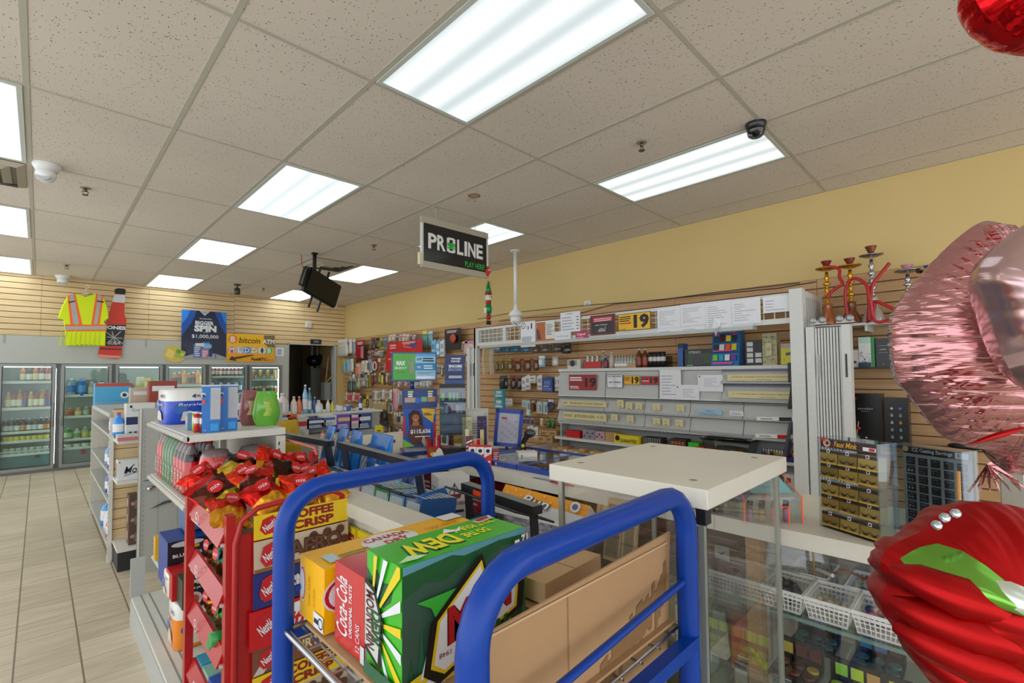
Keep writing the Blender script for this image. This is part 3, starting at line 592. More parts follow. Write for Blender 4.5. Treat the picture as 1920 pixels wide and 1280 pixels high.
for k,(c,g)in enumerate((('e86a2a','M'),('b8bcc0','L'),('1a74d8','D'),('c8a838','D'),('d8d8d8',''),('6ab82a','B'))):
 cx=.10+k*.155;f.disc(cx,.42,.085,WH);f.disc(cx,.42,.078,mat(c,.4))
 if g:f.text(g,cx,.42,.17,WH,bold=.03)
 else:f.poly([(cx,.56),(cx-.035,.42),(cx,.28),(cx+.035,.42)],mat('3a3c40',.5))
f.poly([(.04,.06),(.2,.02),(.16,.08),(.55,.24),(.5,.26),(.14,.15),(.1,.2)],mat('4a3620',.5));f.text('FastBTC',.66,.1,.11,mat('3a2c1c',.5),w=.33,bold=.03);f.text('atm.ca',.9,.08,.06,mat('7a5c2c',.5),w=.13)
solo(mb,'bitcoin_sign','yellow sign reading bitcoin ATM with six coin symbols on the cooler fascia','sign',loc)
mb,f,loc,w_,h_=sheet('p','','',517,652,532,667,PAPER,y=YC-.002);f.lines(.15,.15,.85,.9,5,INK);solo(mb,'paper_notice','small white notice on the cooler fascia right of the bitcoin sign','notice',loc)
mb=MB();p=at(305,680,y=YC-.004);f=Face(mb,p,(1,0,0),(0,0,1),.36,.33)
pts=[(0,.35),(.1,.8),(.3,.95),(.6,.85),(.75,.95),(.95,.7),(1,.4),(.8,.15),(.5,.0),(.25,.1)]
mb.prism([(x*.34,z*.3)for x,z in pts][::-1],-.006,0,mat('d0bb58',.5));f=Face(mb,(0,-.006,0),(1,0,0),(0,0,1),.34,.3)
f.poly([(.1,.4),(.2,.75),(.45,.6),(.35,.2)],mat('e6cf7a',.5));f.poly([(.45,.3),(.55,.75),(.9,.6),(.8,.25)],mat('9ab84a',.5));f.disc(.6,.62,.1,mat('6a9a3a',.5));f.disc(.75,.45,.07,mat('d8c84a',.5))
solo(mb,'food_sticker','yellow and green sandwich-shaped sticker left of the dark blue poster','sticker',p)
mb,f,loc,w_,h_=sheet('p','','',582,636,602,645,DARK,y=YB-.02,t_=.012);f.rect(.3,.3,.75,.75,mat('7a7c7e',.5));solo(mb,'door_plaque','small dark plaque above the storeroom doorway','sign',loc)
p=at(573,614,y=YB-.02);mb=MB();mb.box(0,-.04,0,.1,0,.12,M_WPL);mb.box(.015,-.045,.02,.085,-.04,.1,mat('cfcfc8',.4));mb.tube([(.05,-.02,0),(.05,-.02,-.06)],.005,M_WPL,6)
solo(mb,'wall_sensor','small white box on the back slatwall left of the corner','sensor',p,bevel=.004)
def PX(pts,y,s=3.0475,ox=0,oy=480):return[at(ox+a/s,oy+b/s,y=y)for a,b in pts]
ysft=YC-.06
base=at(150,651,y=ysft)
t=thing('safety_shirt','yellow safety shirt with orange and silver stripes on a hanger','shirt',(base.x,ysft,base.z))
HV=mat('d9ee12',.7,var=.05,scale=9);HO=mat('ff6a2a',.6);HS=mat('a9a9a6',.35,.3)
def shp(pts):return[((p.x-base.x),(p.z-base.z))for p in PX(pts,ysft)]
outline=shp([(382,515),(370,430),(362,365),(330,352),(352,290),(385,228),(430,215),(462,222),(488,232),(515,224),(548,215),(590,232),(612,290),(622,355),(595,375),(606,400),(602,515),(490,508)])
def pad(mb,pts,d0,d1,m):
 """soft cushion-like slab: outline narrowed front and back"""
 n=len(pts);cx=sum(p[0]for p in pts)/n;cz=sum(p[1]for p in pts)/n
 R0=[(cx+(x-cx)*.96,cz+(z-cz)*.97)for x,z in pts]
 vs=[(x,d0,z)for x,z in R0]+[(x,(d0+d1)/2,z)for x,z in pts]+[(x,d1,z)for x,z in R0]
 A=sum(pts[i][0]*pts[(i+1)%n][1]-pts[(i+1)%n][0]*pts[i][1]for i in range(n))>0
 fs=[tuple(range(n)),tuple(range(2*n,3*n))[::-1]]+[(i+n*k,i+n*k+n,(i+1)%n+n*k+n,(i+1)%n+n*k)for k in range(2)for i in range(n)]
 if not A:fs=[f_[::-1]for f_ in fs]
 mb.add(vs,fs,m,False)
a=MB();pad(a,outline,-.03,.03,HV)
f=Face(a,(0,-.03,0),(1,0,0),(0,0,1),1,1)
def band(p4,m):f.poly(shp(p4),m)
band([(385,228),(430,215),(470,392),(402,392)],HO);band([(396,224),(420,218),(452,390),(418,390)],HS)
band([(548,215),(590,232),(568,392),(520,392)],HO);band([(560,220),(580,228),(556,390),(534,390)],HS)
band([(368,392),(612,392),(606,430),(372,430)],HO);band([(369,402),(610,400),(607,420),(371,422)],HS)
band([(390,262),(428,256),(430,262),(392,270)],DARK);band([(552,254),(592,260),(591,268),(553,262)],DARK)
f.poly(shp([(462,222),(488,234),(515,224),(490,228)]),mat('8aa010',.7))
rr=random.Random(3)
for q in range(9):
 x=-.2+q*.05;f.poly([(x+.01*rr.random()-.02,.02),(x,.02),(x+.01,.27+.1*rr.random())],mat('c8dc10',.7))  # fold shade painted onto the fabric as darker yellow wedges
a.build('shirt_fabric',t)
a=MB();H=[(p.x-base.x,0,p.z-base.z)for p in PX([(452,214),(490,196),(528,212),(490,216)],ysft)];a.tube(H,.006,WHITE,6,closed=True)
K=[(p.x-base.x,0,p.z-base.z)for p in PX([(490,196),(490,186),(508,184),(512,172),(500,166),(487,170)],ysft)];a.tube(K,.005,WHITE,6);a.build('hanger',t)
yj=YC-.02;b2=at(183,672,y=yj)
def sh2(pts):return[((p.x-b2.x),(p.z-b2.z))for p in PX(pts,yj)]
t=MB();ol=[(558,570),(568,520),(590,450),(606,390),(612,360),(628,310),(640,262),(655,216),(655,190),(672,184),(705,186),(718,192),(716,220),(712,265),(710,330),(722,365),(720,400),(708,470),(696,520),(692,582),(660,586),(600,582)]
t.prism(sh2(ol),-.012,0,mat('c8321e',.4));f=Face(t,(0,-.012,0),(1,0,0),(0,0,1),1,1,e=.0006)
f.poly(sh2([(655,190),(672,184),(705,186),(718,192),(716,220),(655,214)]),BLACK);f.poly(sh2([(654,218),(716,222),(712,268),(640,262)]),mat('c4ccd0',.4))
f.poly(sh2([(602,392),(720,394),(706,478),(698,514),(576,512),(590,450)]),mat('17181a',.4));f.poly(sh2([(560,562),(692,570),(692,582),(600,582),(558,572)]),mat('e08a78',.4));f.poly(sh2([(572,525),(696,530),(696,536),(570,532)]),mat('3a120c',.4))
q=sh2([(655,412)])[0];f.text('JONES',q[0]+.005,q[1],.07,WH,w=.245,bold=.04)
for s_ in(((600,430),(700,500)),((640,430),(660,505)),((690,430),(610,500)),((610,462),(700,470))):
 u,v=sh2([s_[0]])[0],sh2([s_[1]])[0];f.line(u[0],u[1],v[0],v[1],.014,mat('9a9da0',.5))
f.text('SODA',q[0],q[1]-.22,.05,WH,w=.14)
ob=solo(t,'bottle_sign','red soda-bottle shaped board leaning beside the yellow shirt','sign',(b2.x,yj,b2.z))
def qbox(name,label,cat,px0,py0,px1,py1,y,dep,m,faces=None,bevel=.004,group=None):
 p,q=at(px0,py1,y=y),at(px1,py0,y=y);a=MB();a.box(0,0,0,q.x-p.x,dep,q.z-p.z,m)
 if faces:faces(a)
 return solo(a,name,label,cat,p,bevel=bevel,group=group)
p,q=at(583,690,y=10.4),at(609,690,y=10.4)
a=MB();a.box(0,0,0,q.x-p.x,.5,p.z,mat('777b78',.45,.2));f=a.face('-y');f.rect(.06,.05,.94,.97,mat('81857f',.45,.2));f.rect(.8,.5,.86,.58,DARK)
t=thing('storeroom_cabinet','tall grey metal cabinet standing in the dark storeroom','cabinet',(p.x,10.4,0));a.build('body',t)
a=MB();a.tube([(.1,.2,p.z),(.1,.2,2.6)],.03,mat('8a8d88',.4),8);a.tube([(.22,.2,p.z),(.22,.2,2.6)],.022,mat('8a8d88',.4),8);a.build('conduit',t)
a=MB();a.ball((0,0,.14),.17,mat('17171a',.25),12,sz=.8);a.ball((.12,.02,.2),.1,mat('17171a',.25),10);solo(a,'garbage_bag','black plastic bag on top of the grey storeroom cabinet','bag',(p.x+.15,10.62,p.z+.03))
for(x0,y0,x1,y1,c,l)in((616,668,610,720,'b98a5a','wooden broom handle leaning in the storeroom'),(622,655,623,790,'c8ccc8','white mop pole standing in the storeroom'),(627,700,612,716,'b0b83a','yellow-green stick leaning in the storeroom')):
 u,v=at(x0,y0,y=9.75),at(x1,y1,y=9.8);a=MB();a.tube([(0,0,0),v-u],.014,mat(c,.5),8);solo(a,'pole',l,'pole',u)
qbox('grey_crate','grey plastic bin hanging in the storeroom doorway','bin',609,716,632,750,9.62,.2,mat('8f9492',.45),lambda a:a.face('-y').rect(.48,.1,.52,.9,DARK))
qbox('storeroom_door','brown wooden door edge in the storeroom','door',602,690,612,838,9.9,.05,mat('5a3a26',.6))
HOOK=mat('c4c6c4',.3,.8)
def hung(name,label,cat,px0,py0,px1,py1,c1,c2,kind='card',x=4.36,group=None):
 """one packet on a wall hook, filling the given pixel box on the plane x"""
 a0,a1=at(px0,(py0+py1)/2,x=x),at(px1,(py0+py1)/2,x=x);zt=at((px0+px1)/2,py0,x=x).z;zb=at((px0+px1)/2,py1,x=x).z
 w_=abs(a0.y-a1.y);h_=zt-zb;yc=(a0.y+a1.y)/2;m1,m2=mat(c1,.4),mat(c2,.4)
 t=thing(name,label,cat,(x,yc,zb),0,group)
 d=min(.04,w_*.3)
 k=MB();k.tube([(0,0,h_-.01),(XW-.02-x,0,h_+.006)],.0028,HOOK,5);k.build('hook',t)
 b=MB()
 if kind=='card':
  b.box(-.002,-w_/2,0,.003,w_/2,h_,m1);f=b.face('-x');f.rect(0,.78,1,1,m2);f.lines(.15,.82,.85,.95,2,WH);f.lines(.12,.05,.6,.14,2,m2)
  b.build('backing_card',t)
  c=MB();c.hexa([(-.002,-w_*.34,h_*.14),(-.002,w_*.34,h_*.14),(-d,w_*.26,h_*.2),(-d,-w_*.26,h_*.2)][::-1],[(-.002,-w_*.34,h_*.74),(-.002,w_*.34,h_*.74),(-d,w_*.26,h_*.68),(-d,-w_*.26,h_*.68)][::-1],mat(c2,.2,coat=.5));c.build('blister',t)
 elif kind=='box':
  b.box(-d,-w_/2,0,.0,w_/2,h_*.93,m1);f=b.face('-x');f.rect(.1,.1,.9,.3,m2);f.rect(.2,.5,.8,.8,m2);f.lines(.15,.36,.8,.46,2,WH);b.box(-.004,-w_*.3,h_*.93,.0,w_*.3,h_,m1);b.build('carton',t)
 elif kind=='bag':
  b.lathe((0,0,0),[(0,0),(w_*.42,.0),(w_*.5,h_*.2),(w_*.46,h_*.55),(w_*.4,h_*.8),(0,h_*.8)],mat(c1,.2,coat=.6),10,sx=min(.5,.05/w_));b.build('pouch',t)
  c=MB();c.box(-.006,-w_*.42,h_*.78,.004,w_*.42,h_,m2);c.build('header_card',t)
 elif kind=='loop':
  b.box(-.003,-w_*.3,h_*.7,.003,w_*.3,h_,m2);b.build('header_card',t)
  c=MB();n=14;c.tube([(0,w_*.38*math.cos(q*6.283/n),h_*.36+h_*.34*math.sin(q*6.283/n))for q in range(n)],w_*.09,m1,6,closed=True);c.build('coil',t)
 elif kind=='strip':
  for q in range(3):
   y=w_*(-.3+.3*q);b.tube([(0,y,h_*.95),(-.01,y+.004,h_*.5),(0,y-.003,0)],w_*.07,m1 if q!=1 else m2,5)
  b.build('strands',t)
 elif kind=='glove':
  b.lathe((0,0,h_*.3),[(0,0),(w_*.3,h_*.05),(w_*.42,h_*.3),(w_*.25,h_*.6),(0,h_*.7)],m1,10,sx=.4)
  for q in range(5):b.tube([(0,w_*(-.3+.15*q),h_*.4),(0,w_*(-.4+.19*q),h_*(.1 if q not in(0,4)else .22))],w_*.09,m1,6)
  b.build('glove_body',t)
 return t
def ROWS(prefix,y0,y1,x0,x1,n,pal,kinds,word,cat,place,jit=3,x=4.36):
 for i in range(n):
  c1,c2,cn=pal[i%len(pal)];a=x0+(x1-x0)*i/n;b=x0+(x1-x0)*(i+1)/n-.6;r=rnd.uniform(-jit,jit)
  hung(prefix,'%s %s, %s from the left %s'%(cn,word,ORD[i],place),cat,a,y0+rnd.uniform(-1,1),b,y1+r,c1,c2,kinds[i%len(kinds)],x=x,group='packets on the slatwall')
hung('plastic_bag_bundle','round clear bag bundle hanging at the far left end of the slatwall','bag',630,636,654,668,'c9c9c2','d8d8d0','bag',group='packets on the slatwall')
ROWS('clothing_packet',636,664,654,668,2,[('d0cfca','e2e0da','off-white'),('8a8fa0','c9cad0','grey-blue')],['bag'],'soft packet','packet','beside the clear bag bundle')
hung('charger_packet','black charger packet with a white foot and red top on the far slatwall','packet',668,638,684,678,'22242a','a8242a','card')
ROWS('gadget_packet',633,656,696,728,4,[('3a2c3a','6a4a4a','dark purple'),('4a3a20','2a2418','dark brown'),('c8b82a','7a7a30','yellow'),('8ab0a8','4a6a78','pale green')],['bag','bag','card','card'],'packet','packet','below the top groove, left of the red card')
ROWS('small_packet',627,642,730,781,8,[('b04038','d8d0c8','red'),('a8987a','d8d0b8','tan'),('c8c8c0','6a6a68','white'),('8a5a50','c8a898','brown')],['card'],'packet','packet','in the top row behind the screen')
ROWS('blue_packet',634,662,776,792,2,[('2a6a9a','1a3a5a','dark blue'),('3a86b4','a0d0e0','blue')],['box'],'slim packet','packet','right of the red lottery cards')
ROWS('glove_packet',621,651,792,813,2,[('5a9a9a','d8d860','teal and yellow'),('6aa8b0','b8d0d8','teal')],['bag'],'packet','packet','above the blue cartons')
ROWS('pale_carton',637,668,812,836,3,[('8ac0e0','5a90c0','light blue'),('70b0dc','d8e8f0','sky blue'),('d8dce0','9aa8b4','white')],['box'],'carton','carton','left of the round orange disc pack')
t=hung('disc_packet','large black packet with a round orange-red disc on the slatwall','packet',834,616,864,656,'2a2422','3a2c28','card')
for c in t.children:
 if c.name.startswith('blister'):bpy.data.objects.remove(c);break
p=at(850,634,x=4.33);a=MB();a.lathe((0,0,0),[(0,-.004),(.062,-.004),(.068,-.0),(.066,.014),(.03,.02),(0,.016)],mat('b8442c',.35,coat=.4),24,ax='x');o=a.build('disc',t);o.location=(-.03,p.y-t.location.y,p.z-t.location.z);o.rotation_euler=(0,0,math.pi)
for q,(z,r)in enumerate(((.0,.0),)):pass
hung('clear_packet','pink and clear packet beside the white gate','packet',868,638,893,664,'d8b8b8','c890a0','bag')
ROWS('small_packet',671,696,690,716,3,[('b8b8c8','6a6a78','grey'),('d8d4cc','a03030','white'),('a8382e','d8c8c0','red')],['card','loop','loop'],'packet','packet','in the second row, left of the red card')
hung('toy_packet','pale blue and orange packet in the second row of the far slatwall','packet',667,681,678,706,'8ab0d8','d88858','card')
ROWS('white_packet',676,700,678,694,2,[('d8d0bc','c0b8a0','cream'),('c8c0a8','e0d8c8','beige')],['card'],'narrow packet','packet','in the second row of the far slatwall')
ROWS('lock_packet',672,700,642,664,3,[('9aa89a','c8b838','grey and yellow'),('b8c0b8','58a0c0','clear blue'),('c8c8c0','d8d8d0','clear')],['bag','card','bag'],'packet','packet','beside the storeroom door')
ROWS('green_packet',709,733,652,670,4,[('3a4a38','8a9a88','dark green'),('5a6a5a','a8b0a0','grey-green')],['bag'],'packet','packet','in the third row of the far slatwall')
ROWS('gold_packet',708,727,671,691,4,[('9a8a60','c8c0a0','gold'),('7a7470','b8b0a0','grey')],['card','bag'],'small packet','packet','in the third row, after the green ones')
ROWS('tool_packet',699,722,692,738,10,[('c8c23a','4a3a20','yellow'),('3a302a','8a4a3a','dark'),('7a2a28','c8b8a8','dark red'),('5a4a40','988a78','brown'),('48443c','b8a858','olive')],['strip','card','bag'],'packet','packet','in the third row, left of the screen')
ROWS('tool_packet',716,724,738,772,8,[('6a5a58','b8a8a0','brown'),('9aa0a4','6a6a70','grey'),('b8544a','d8c8c0','red')],['card'],'packet','packet','in the row just under the screen')
ROWS('tool_packet',712,724,776,812,6,[('7aa8b8','c8d8d8','pale blue'),('8a6a58','c8b8a8','brown')],['card'],'packet','packet','under the right half of the screen')
ROWS('pen_packet',736,755,648,676,6,[('b84a44','d8c8c0','red'),('c8c8c4','b85a50','white'),('a89a90','c84a40','grey')],['card'],'packet','packet','in the fourth row at the far end')
ROWS('razor_packet',742,764,681,698,3,[('c8c828','26261e','yellow and black'),('2a2a20','d0c82a','black and yellow'),('b8b8a0','484838','grey and yellow')],['loop'],'packet','packet','in the fourth row')
ROWS('white_packet',731,750,699,736,8,[('c8c4bc','8a8884','white'),('a8a49c','d8d4cc','light grey'),('d8c8b0','a89078','beige')],['card'],'packet','packet','in the fourth row left of the doll')
ROWS('grey_packet',732,760,745,762,3,[('a8a0ac','d8b8c0','lilac'),('8c8a94','c8c8d0','grey')],['bag'],'wide packet','packet','in the fourth row right of the doll')
hung('doll_packet','pink and white doll-shaped packet hanging left of the lottery stand','toy',737,728,747,770,'c88a90','d8b0a8','bag')
ROWS('hook_packet',752,768,699,724,7,[('d0c888','a89a50','pale yellow'),('c8c0a0','e0dcc8','cream')],['card','loop'],'packet','packet','in the fifth row of the far slatwall')
ROWS('ring_packet',754,776,728,744,4,[('b8b4ac','88847c','grey'),('d0ccc4','4a4a4c','white')],['loop','card'],'packet','packet','in the fifth row, beside the black gloves')
hung('work_gloves','black work gloves hanging on the far slatwall','gloves',712,766,728,802,'17171a','26262a','glove')
ROWS('ring_packet',772,792,738,758,4,[('a8a49c','c8c4bc','grey'),('8a8680','d0ccc4','dark grey')],['loop'],'coil packet','packet','in the sixth row right of the gloves')
ROWS('box_packet',796,812,724,737,2,[('3a2c2c','6a5a50','dark brown'),('4a3c38','8a7a70','brown')],['box'],'small packet','packet','below the black gloves')
ROWS('red_packet',764,776,690,704,3,[('a84a44','c8b0a8','red'),('8a5a50','c8b8a8','rust')],['card'],'packet','packet','above the tissue shelf')
FP=[('8a8a84','3a3a3c','grey'),('b8b0a0','7a3a34','beige'),('5a4a3c','a89880','brown'),('c8c8c2','50504e','white'),('9a6a5a','d0c0b0','rust'),('48504a','9aa098','dark green'),('b89a3a','3a3428','mustard')]
for y0,y1,xa,xb,n,pl in((657,668,690,720,5,'between the top and second rows'),(684,697,716,732,3,'left of the red card bottom'),(698,712,655,690,6,'above the dark green packets'),(738,750,738,746,2,'above the doll'),(762,774,648,676,5,'behind the top of the toiletries'),(778,796,690,712,4,'left of the black gloves'),(736,752,764,780,3,'under the screen pole'),(690,712,842,870,4,'behind the navy sign'),(776,796,746,768,4,'right of the grey rings'),(640,656,866,878,2,'beside the disc packet'),(664,680,866,880,2,'below the clear pink packet'),(716,730,830,842,2,'above the clear display case'),(800,814,742,766,4,'low beside the lottery stand')):
 ROWS('packet',y0,y1,xa,xb,n,FP[n%4:]+FP[:n%4],['card','bag','loop','card'],'filler packet'.replace('filler ',''),'packet',pl)
ROWS('dark_packet',684,704,818,832,3,[('2a2a2c','b8b8b8','black'),('48484a','98989a','grey')],['card'],'packet','packet','between the screen and the navy sign')
ROWS('white_packet',732,760,812,830,2,[('d8d8d4','3a3030','white'),('c8c8c4','6a6a6a','pale grey')],['loop','card'],'packet','packet','beside the clear display case')
def g4(a,b,c,d):return 880+a/4,540+b/4,880+c/4,540+d/4
def G(n,boxes,c1,c2,cn,word,cat,place,kind='card',grp='packets behind the white gate'):
 for i,q in enumerate(boxes):hung(n,'%s %s, %s %s'%(cn,word,ORD[i]+' from the left' if len(boxes)>1 else 'the only one',place),cat,*g4(*q),c1,c2,kind,x=4.34,group=grp)
G('blue_pack',[(187,425,243,485),(245,425,300,482),(302,423,374,480),(378,420,458,480)],'2c6e96','dce8ee','teal-blue','bag','packet','in the top row behind the gate','bag')
G('dark_pack',[(472,412,520,488),(524,405,600,485),(612,400,690,478)],'5c4e48','8f8680','grey-brown','bag','packet','in the top row under the header grille','bag')
G('black_pack',[(690,396,766,490)],'1f211f','4a4e48','black','bag','packet','at the right end of the top row behind the gate','bag')
for i,x0 in enumerate((98,116,134,152,168)):hung('necklace','%s bead necklace, %s of five strands behind the left gate'%('yellow' if i in(1,2)else 'white',ORD[i]),'necklace',*g4(x0,425,x0+18,650-10*(i%3)),'d6cf9a' if i in(1,2)else 'dcdad2','c8a838' if i in(1,2)else 'e8e6e0','strip',x=4.36)
G('olive_pack',[(190,532,216,625),(218,528,258,622),(262,528,322,618)],'7a6420','a89448','olive-gold','packet','packet','in the second row behind the gate','bag')
G('brown_pack',[(336,528,386,625),(410,520,460,622),(482,520,518,618)],'6a3418','b06a40','brown','packet','packet','in the second row behind the gate','bag')
G('sky_pack',[(522,508,568,590)],'5aa8d8','e0ecf2','sky blue','packet','packet','in the second row behind the gate')
G('white_pack',[(620,512,672,582)],'d4d4d0','b0a898','white','packet','packet','at the end of the second row behind the gate','bag')
G('black_pack',[(225,655,290,755)],'1e1a1c','5a5658','black','bag','packet','in the third row behind the gate','bag')
G('maroon_pack',[(308,655,346,758),(350,655,396,760)],'3a1a16','8a4a3a','maroon','packet','packet','in the third row behind the gate','bag')
G('cable_box',[(400,665,428,768),(430,650,462,758),(464,655,508,710),(518,650,554,760)],'dcdcd8','9a9aa0','white','cable box','box','in the third row behind the gate','box')
G('blue_box',[(562,665,640,776)],'24408c','5a74b8','dark blue','box','box','in the third row behind the gate','box')
G('cable_box',[(644,658,660,770),(662,658,682,768)],'e0e0dc','a8a8a8','slim white','cable box','box','left of the grey tobacco cabinet','box')
G('teal_box',[(205,755,270,818),(205,820,270,900)],'3ab0c8','e4f0f4','turquoise','carton','box','below the black bag','box')
G('earbud_box',[(276,828,300,882),(302,828,326,880)],'dcdcd8','a0a0a0','white','small box','box','in the fourth row behind the gate','box')
G('cable_card',[(396,838,424,892),(426,840,456,922),(508,850,546,938),(552,850,586,944)],'d4d8d8','9ab8c0','white','cable card','packet','in the fourth row behind the gate')
G('orange_card',[(457,835,508,940)],'e07818','3a2a20','orange','cable card','packet','in the fourth row behind the gate')
G('blue_card',[(582,835,644,908)],'1f3f9a','d8dce8','blue','bag','packet','at the end of the fourth row','loop')
G('teal_card',[(430,915,466,956)],'4ac0a8','d8e8e4','mint green','card','packet','hanging under the cable cards')
G('charger_box',[(350,965,370,1018),(372,965,392,1016)],'d0dce8','5a80b8','white and blue','small box','box','in the fifth row behind the gate','box')
G('pen_pack',[(400,968,424,1022),(428,970,450,1024),(454,972,488,1028)],'9a90a0','584868','purple-grey','packet','packet','in the fifth row behind the gate')
G('tan_card',[(533,975,556,1035)],'c8a078','e0c8a8','tan','packet','packet','in the fifth row left of the green bags')
G('green_pack',[(578,978,610,1048),(612,978,645,1052)],'3a6a24','78a050','green','bag','packet','in the fifth row behind the gate','bag')
G('white_box',[(448,1030,488,1088),(490,1040,524,1122)],'dcdcd4','b8b8b0','white','box','box','above the brown RAW boxes','box')
def cbox(name,label,cat,px0,py0,px1,py1,x,dep,c,dec=None,group=None,bevel=.002,kind='-x'):
 a0,a1=at(px0,(py0+py1)/2,x=x),at(px1,(py0+py1)/2,x=x);zt=at((px0+px1)/2,py0,x=x).z;zb=at((px0+px1)/2,py1,x=x).z
 mb=MB();m_=mat(c,.4)if isinstance(c,str)else c;mb.box(0,0,0,dep,a0.y-a1.y,zt-zb,m_);b=mb.last
 if dec:dec(mb.face('-x',b),mb,b)
 return solo(mb,name,label,cat,(x,a1.y,zb),group=group,bevel=bevel if False else 0)
KR=mat('b99460',.6);KRD=mat('7a5a38',.6)
def raw(f,mb,b):f.text('RAW',.5,.5,.42,mat('5a2c1c',.5),w=.55,bold=.03);f.rect(.06,.1,.94,.16,KRD)
k=0
for q in((525,1065,590,1110),(592,1068,655,1110),(510,1102,566,1160),(568,1106,624,1160)):
 cbox('rolling_paper_box','kraft brown box marked RAW, %s of four stacked left of the grey cabinet'%ORD[k],'box',*g4(*q),4.15,.12,KR,raw,group='kraft RAW boxes');k+=1
M_GATE=mat('d6d9d6',.38);M_WR=mat('dcdedb',.35)
XF=3.94
t=thing('security_header','white wire-grille header frame above the tobacco cabinet','grille',(XF,0,0))
zt_,zb_=1.865,1.66;ya,yb=.985,4.59
a=MB()
for z0,z1 in((zt_-.03,zt_),(zb_-.02,zb_+.02)):a.box(-.02,ya,z0,.03,yb,z1,M_GATE)
for y in(ya,yb-.05,4.05):a.box(-.022,y,zb_-.02,.032,y+.05,zt_,M_GATE)
a.box(-.05,ya+.3,zb_-.05,.05,yb-.1,zb_-.02,mat('b8bcb8',.4));a.build('frame',t)
a=MB();y=ya+.08
while y<yb-.05:a.box(-.004,y,zb_+.02,.002,y+.006,zt_-.03,M_WR);y+=.075
for z in(zb_+.07,zb_+.115):a.box(-.008,ya+.05,z,-.002,yb-.05,z+.006,M_WR)
a.build('wire_grille',t)
a=MB();a.box(-.03,ya-.035,1.56,XW-XF-.02,ya,zt_+.01,M_GATE)
for k in range(8):a.box(.08+k*.055,ya-.037,1.6,.095+k*.055,ya-.035,zt_-.03,mat('8f9490',.5))
a.box(-.05,ya-.04,0,.03,ya+.045,zt_+.02,M_GATE);a.build('end_post',t)
a=MB();a.box(-.03,yb,zb_-.05,XW-XF-.02,yb+.03,zt_,M_GATE);a.box(-.03,yb-.02,0,.02,yb+.03,zt_,M_GATE);a.build('far_post',t)
def gate(name,label,y0,y1,z0,z1,n,dep=.06):
 t=thing(name,label,'gate',(XF,0,0));a=MB();w_=(y1-y0)/n
 a.box(-.03,y0,z0,dep,y0+.05,z1,M_GATE);a.box(-.03,y1-.05,z0,dep,y1,z1,M_GATE);a.build('stile',t)
 b=MB()
 for k in range(n):
  u=y0+.05+(y1-y0-.10)*k/n;v=y0+.05+(y1-y0-.10)*(k+1)/n
  b.box(-.012,u+.003,z0+.01,.025,v-.003,z1-.01,M_GATE)
 b.box(.03,y0+.05,z0,.034,y1-.05,z1,mat('4a4d4c',.6));b.build('folded_slats',t)
 c=MB();c.box(-.034,y0+.02,z1-.36,-.03,y0+.03,z1-.2,BLACK)
 c.box(-.034,y1-.08,z1-.36,-.028,y1-.07,z1-.2,mat('8a8d8a',.3,.6));c.build('latch',t)
 return t
gate('folding_gate','folded white accordion gate right of the tobacco cabinet',.672,.935,0,1.60,9)
gate('folding_gate','folded white accordion gate left of the wall of packets',at(896,700,x=XF).y+.02,at(879,700,x=XF).y,0,at(888,652,x=XF).z,3)
t=thing('gate_rollers','pair of grey gate rollers above the folded gate','roller',(XF-.02,.86,1.645));
for q in range(2):
 a=MB();a.lathe((0,0,0),[(0,0),(.024,0),(.024,-.012),(.01,-.014),(0,-.014)],mat('9aa0a0',.3,.4),16,ax='x');o=a.build('wheel',t);o.location=(0,q*-.06+.03,0)
a=MB();a.box(0,-.05,-.03,.01,.05,.0,M_GATE);a.build('bracket',t)
t2=dup(t,(XF-.02,.70,1.645),label='pair of grey gate rollers under the second hookah');
def paper(label,px0,py0,px1,py1,m=None,dec=None,x=XF-.03,name='paper_notice',cat='notice',curl=.0,t_=.0015):
 mb,f,loc,w_,h_=sheet('p','','',px0,py0,px1,py1,m or PAPER,x=x,t_=t_)
 if dec:dec(f)
 return solo(mb,name,label,cat,loc)
def g5(a,b,c,d):return 1200+a/4,540+b/4,1200+c/4,540+d/4
def d_icons(f):
 f.text('R',.2,.85,.1,INK);f.ring(.2,.85,.16,INK);f.rect(.5,.68,.56,.82,INK);f.rect(.72,.7,.8,.92,INK);f.rect(.55,.08,.68,.14,INK);f.lines(.1,.2,.8,.42,5,INKL)
paper('white poster with a recycling symbol and bottle drawings, left end of the header',*g4(385,250,495,440),None,d_icons,x=XF-.036)
def d_photo(f):f.rect(.02,.08,.52,.95,mat('b9683a',.5));f.poly([(.02,.08),(.3,.08),(.2,.5),(.02,.7)],mat('7a3c20',.5));f.rect(.0,.0,1,.1,mat('c86a30',.5));f.lines(.58,.3,.95,.85,7,INKL);f.disc(.1,.3,.08,mat('2a5a9a',.5))
paper('notice with an orange and brown photograph, second on the header',*g4(500,245,640,398),mat('dfe3d8',.5),d_photo,x=XF-.034)
paper('white typed price sheet hanging above the pink card',*g4(684,178,832,328),None,lambda f:(f.lines(.08,.12,.7,.85,5,INKL,.25),f.lines(.82,.12,.94,.85,5,INK,.25),f.lines(.3,.9,.7,.95,1,INK)),x=XF-.040)
paper('white NO EXCHANGE notice below the typed price sheet',*g4(640,325,762,385),None,lambda f:f.text('No Exchange',.5,.4,.28,INKL,w=.7),x=XF-.036)
paper('pink card reading Digicel on the header',*g4(798,322,886,396),mat('c2185b',.4),lambda f:(f.text('Digicel',.48,.66,.28,WH,w=.7,bold=.02),f.lines(.1,.35,.8,.45,1,WH)),x=XF-.042,name='phone_card_sign',cat='sign')
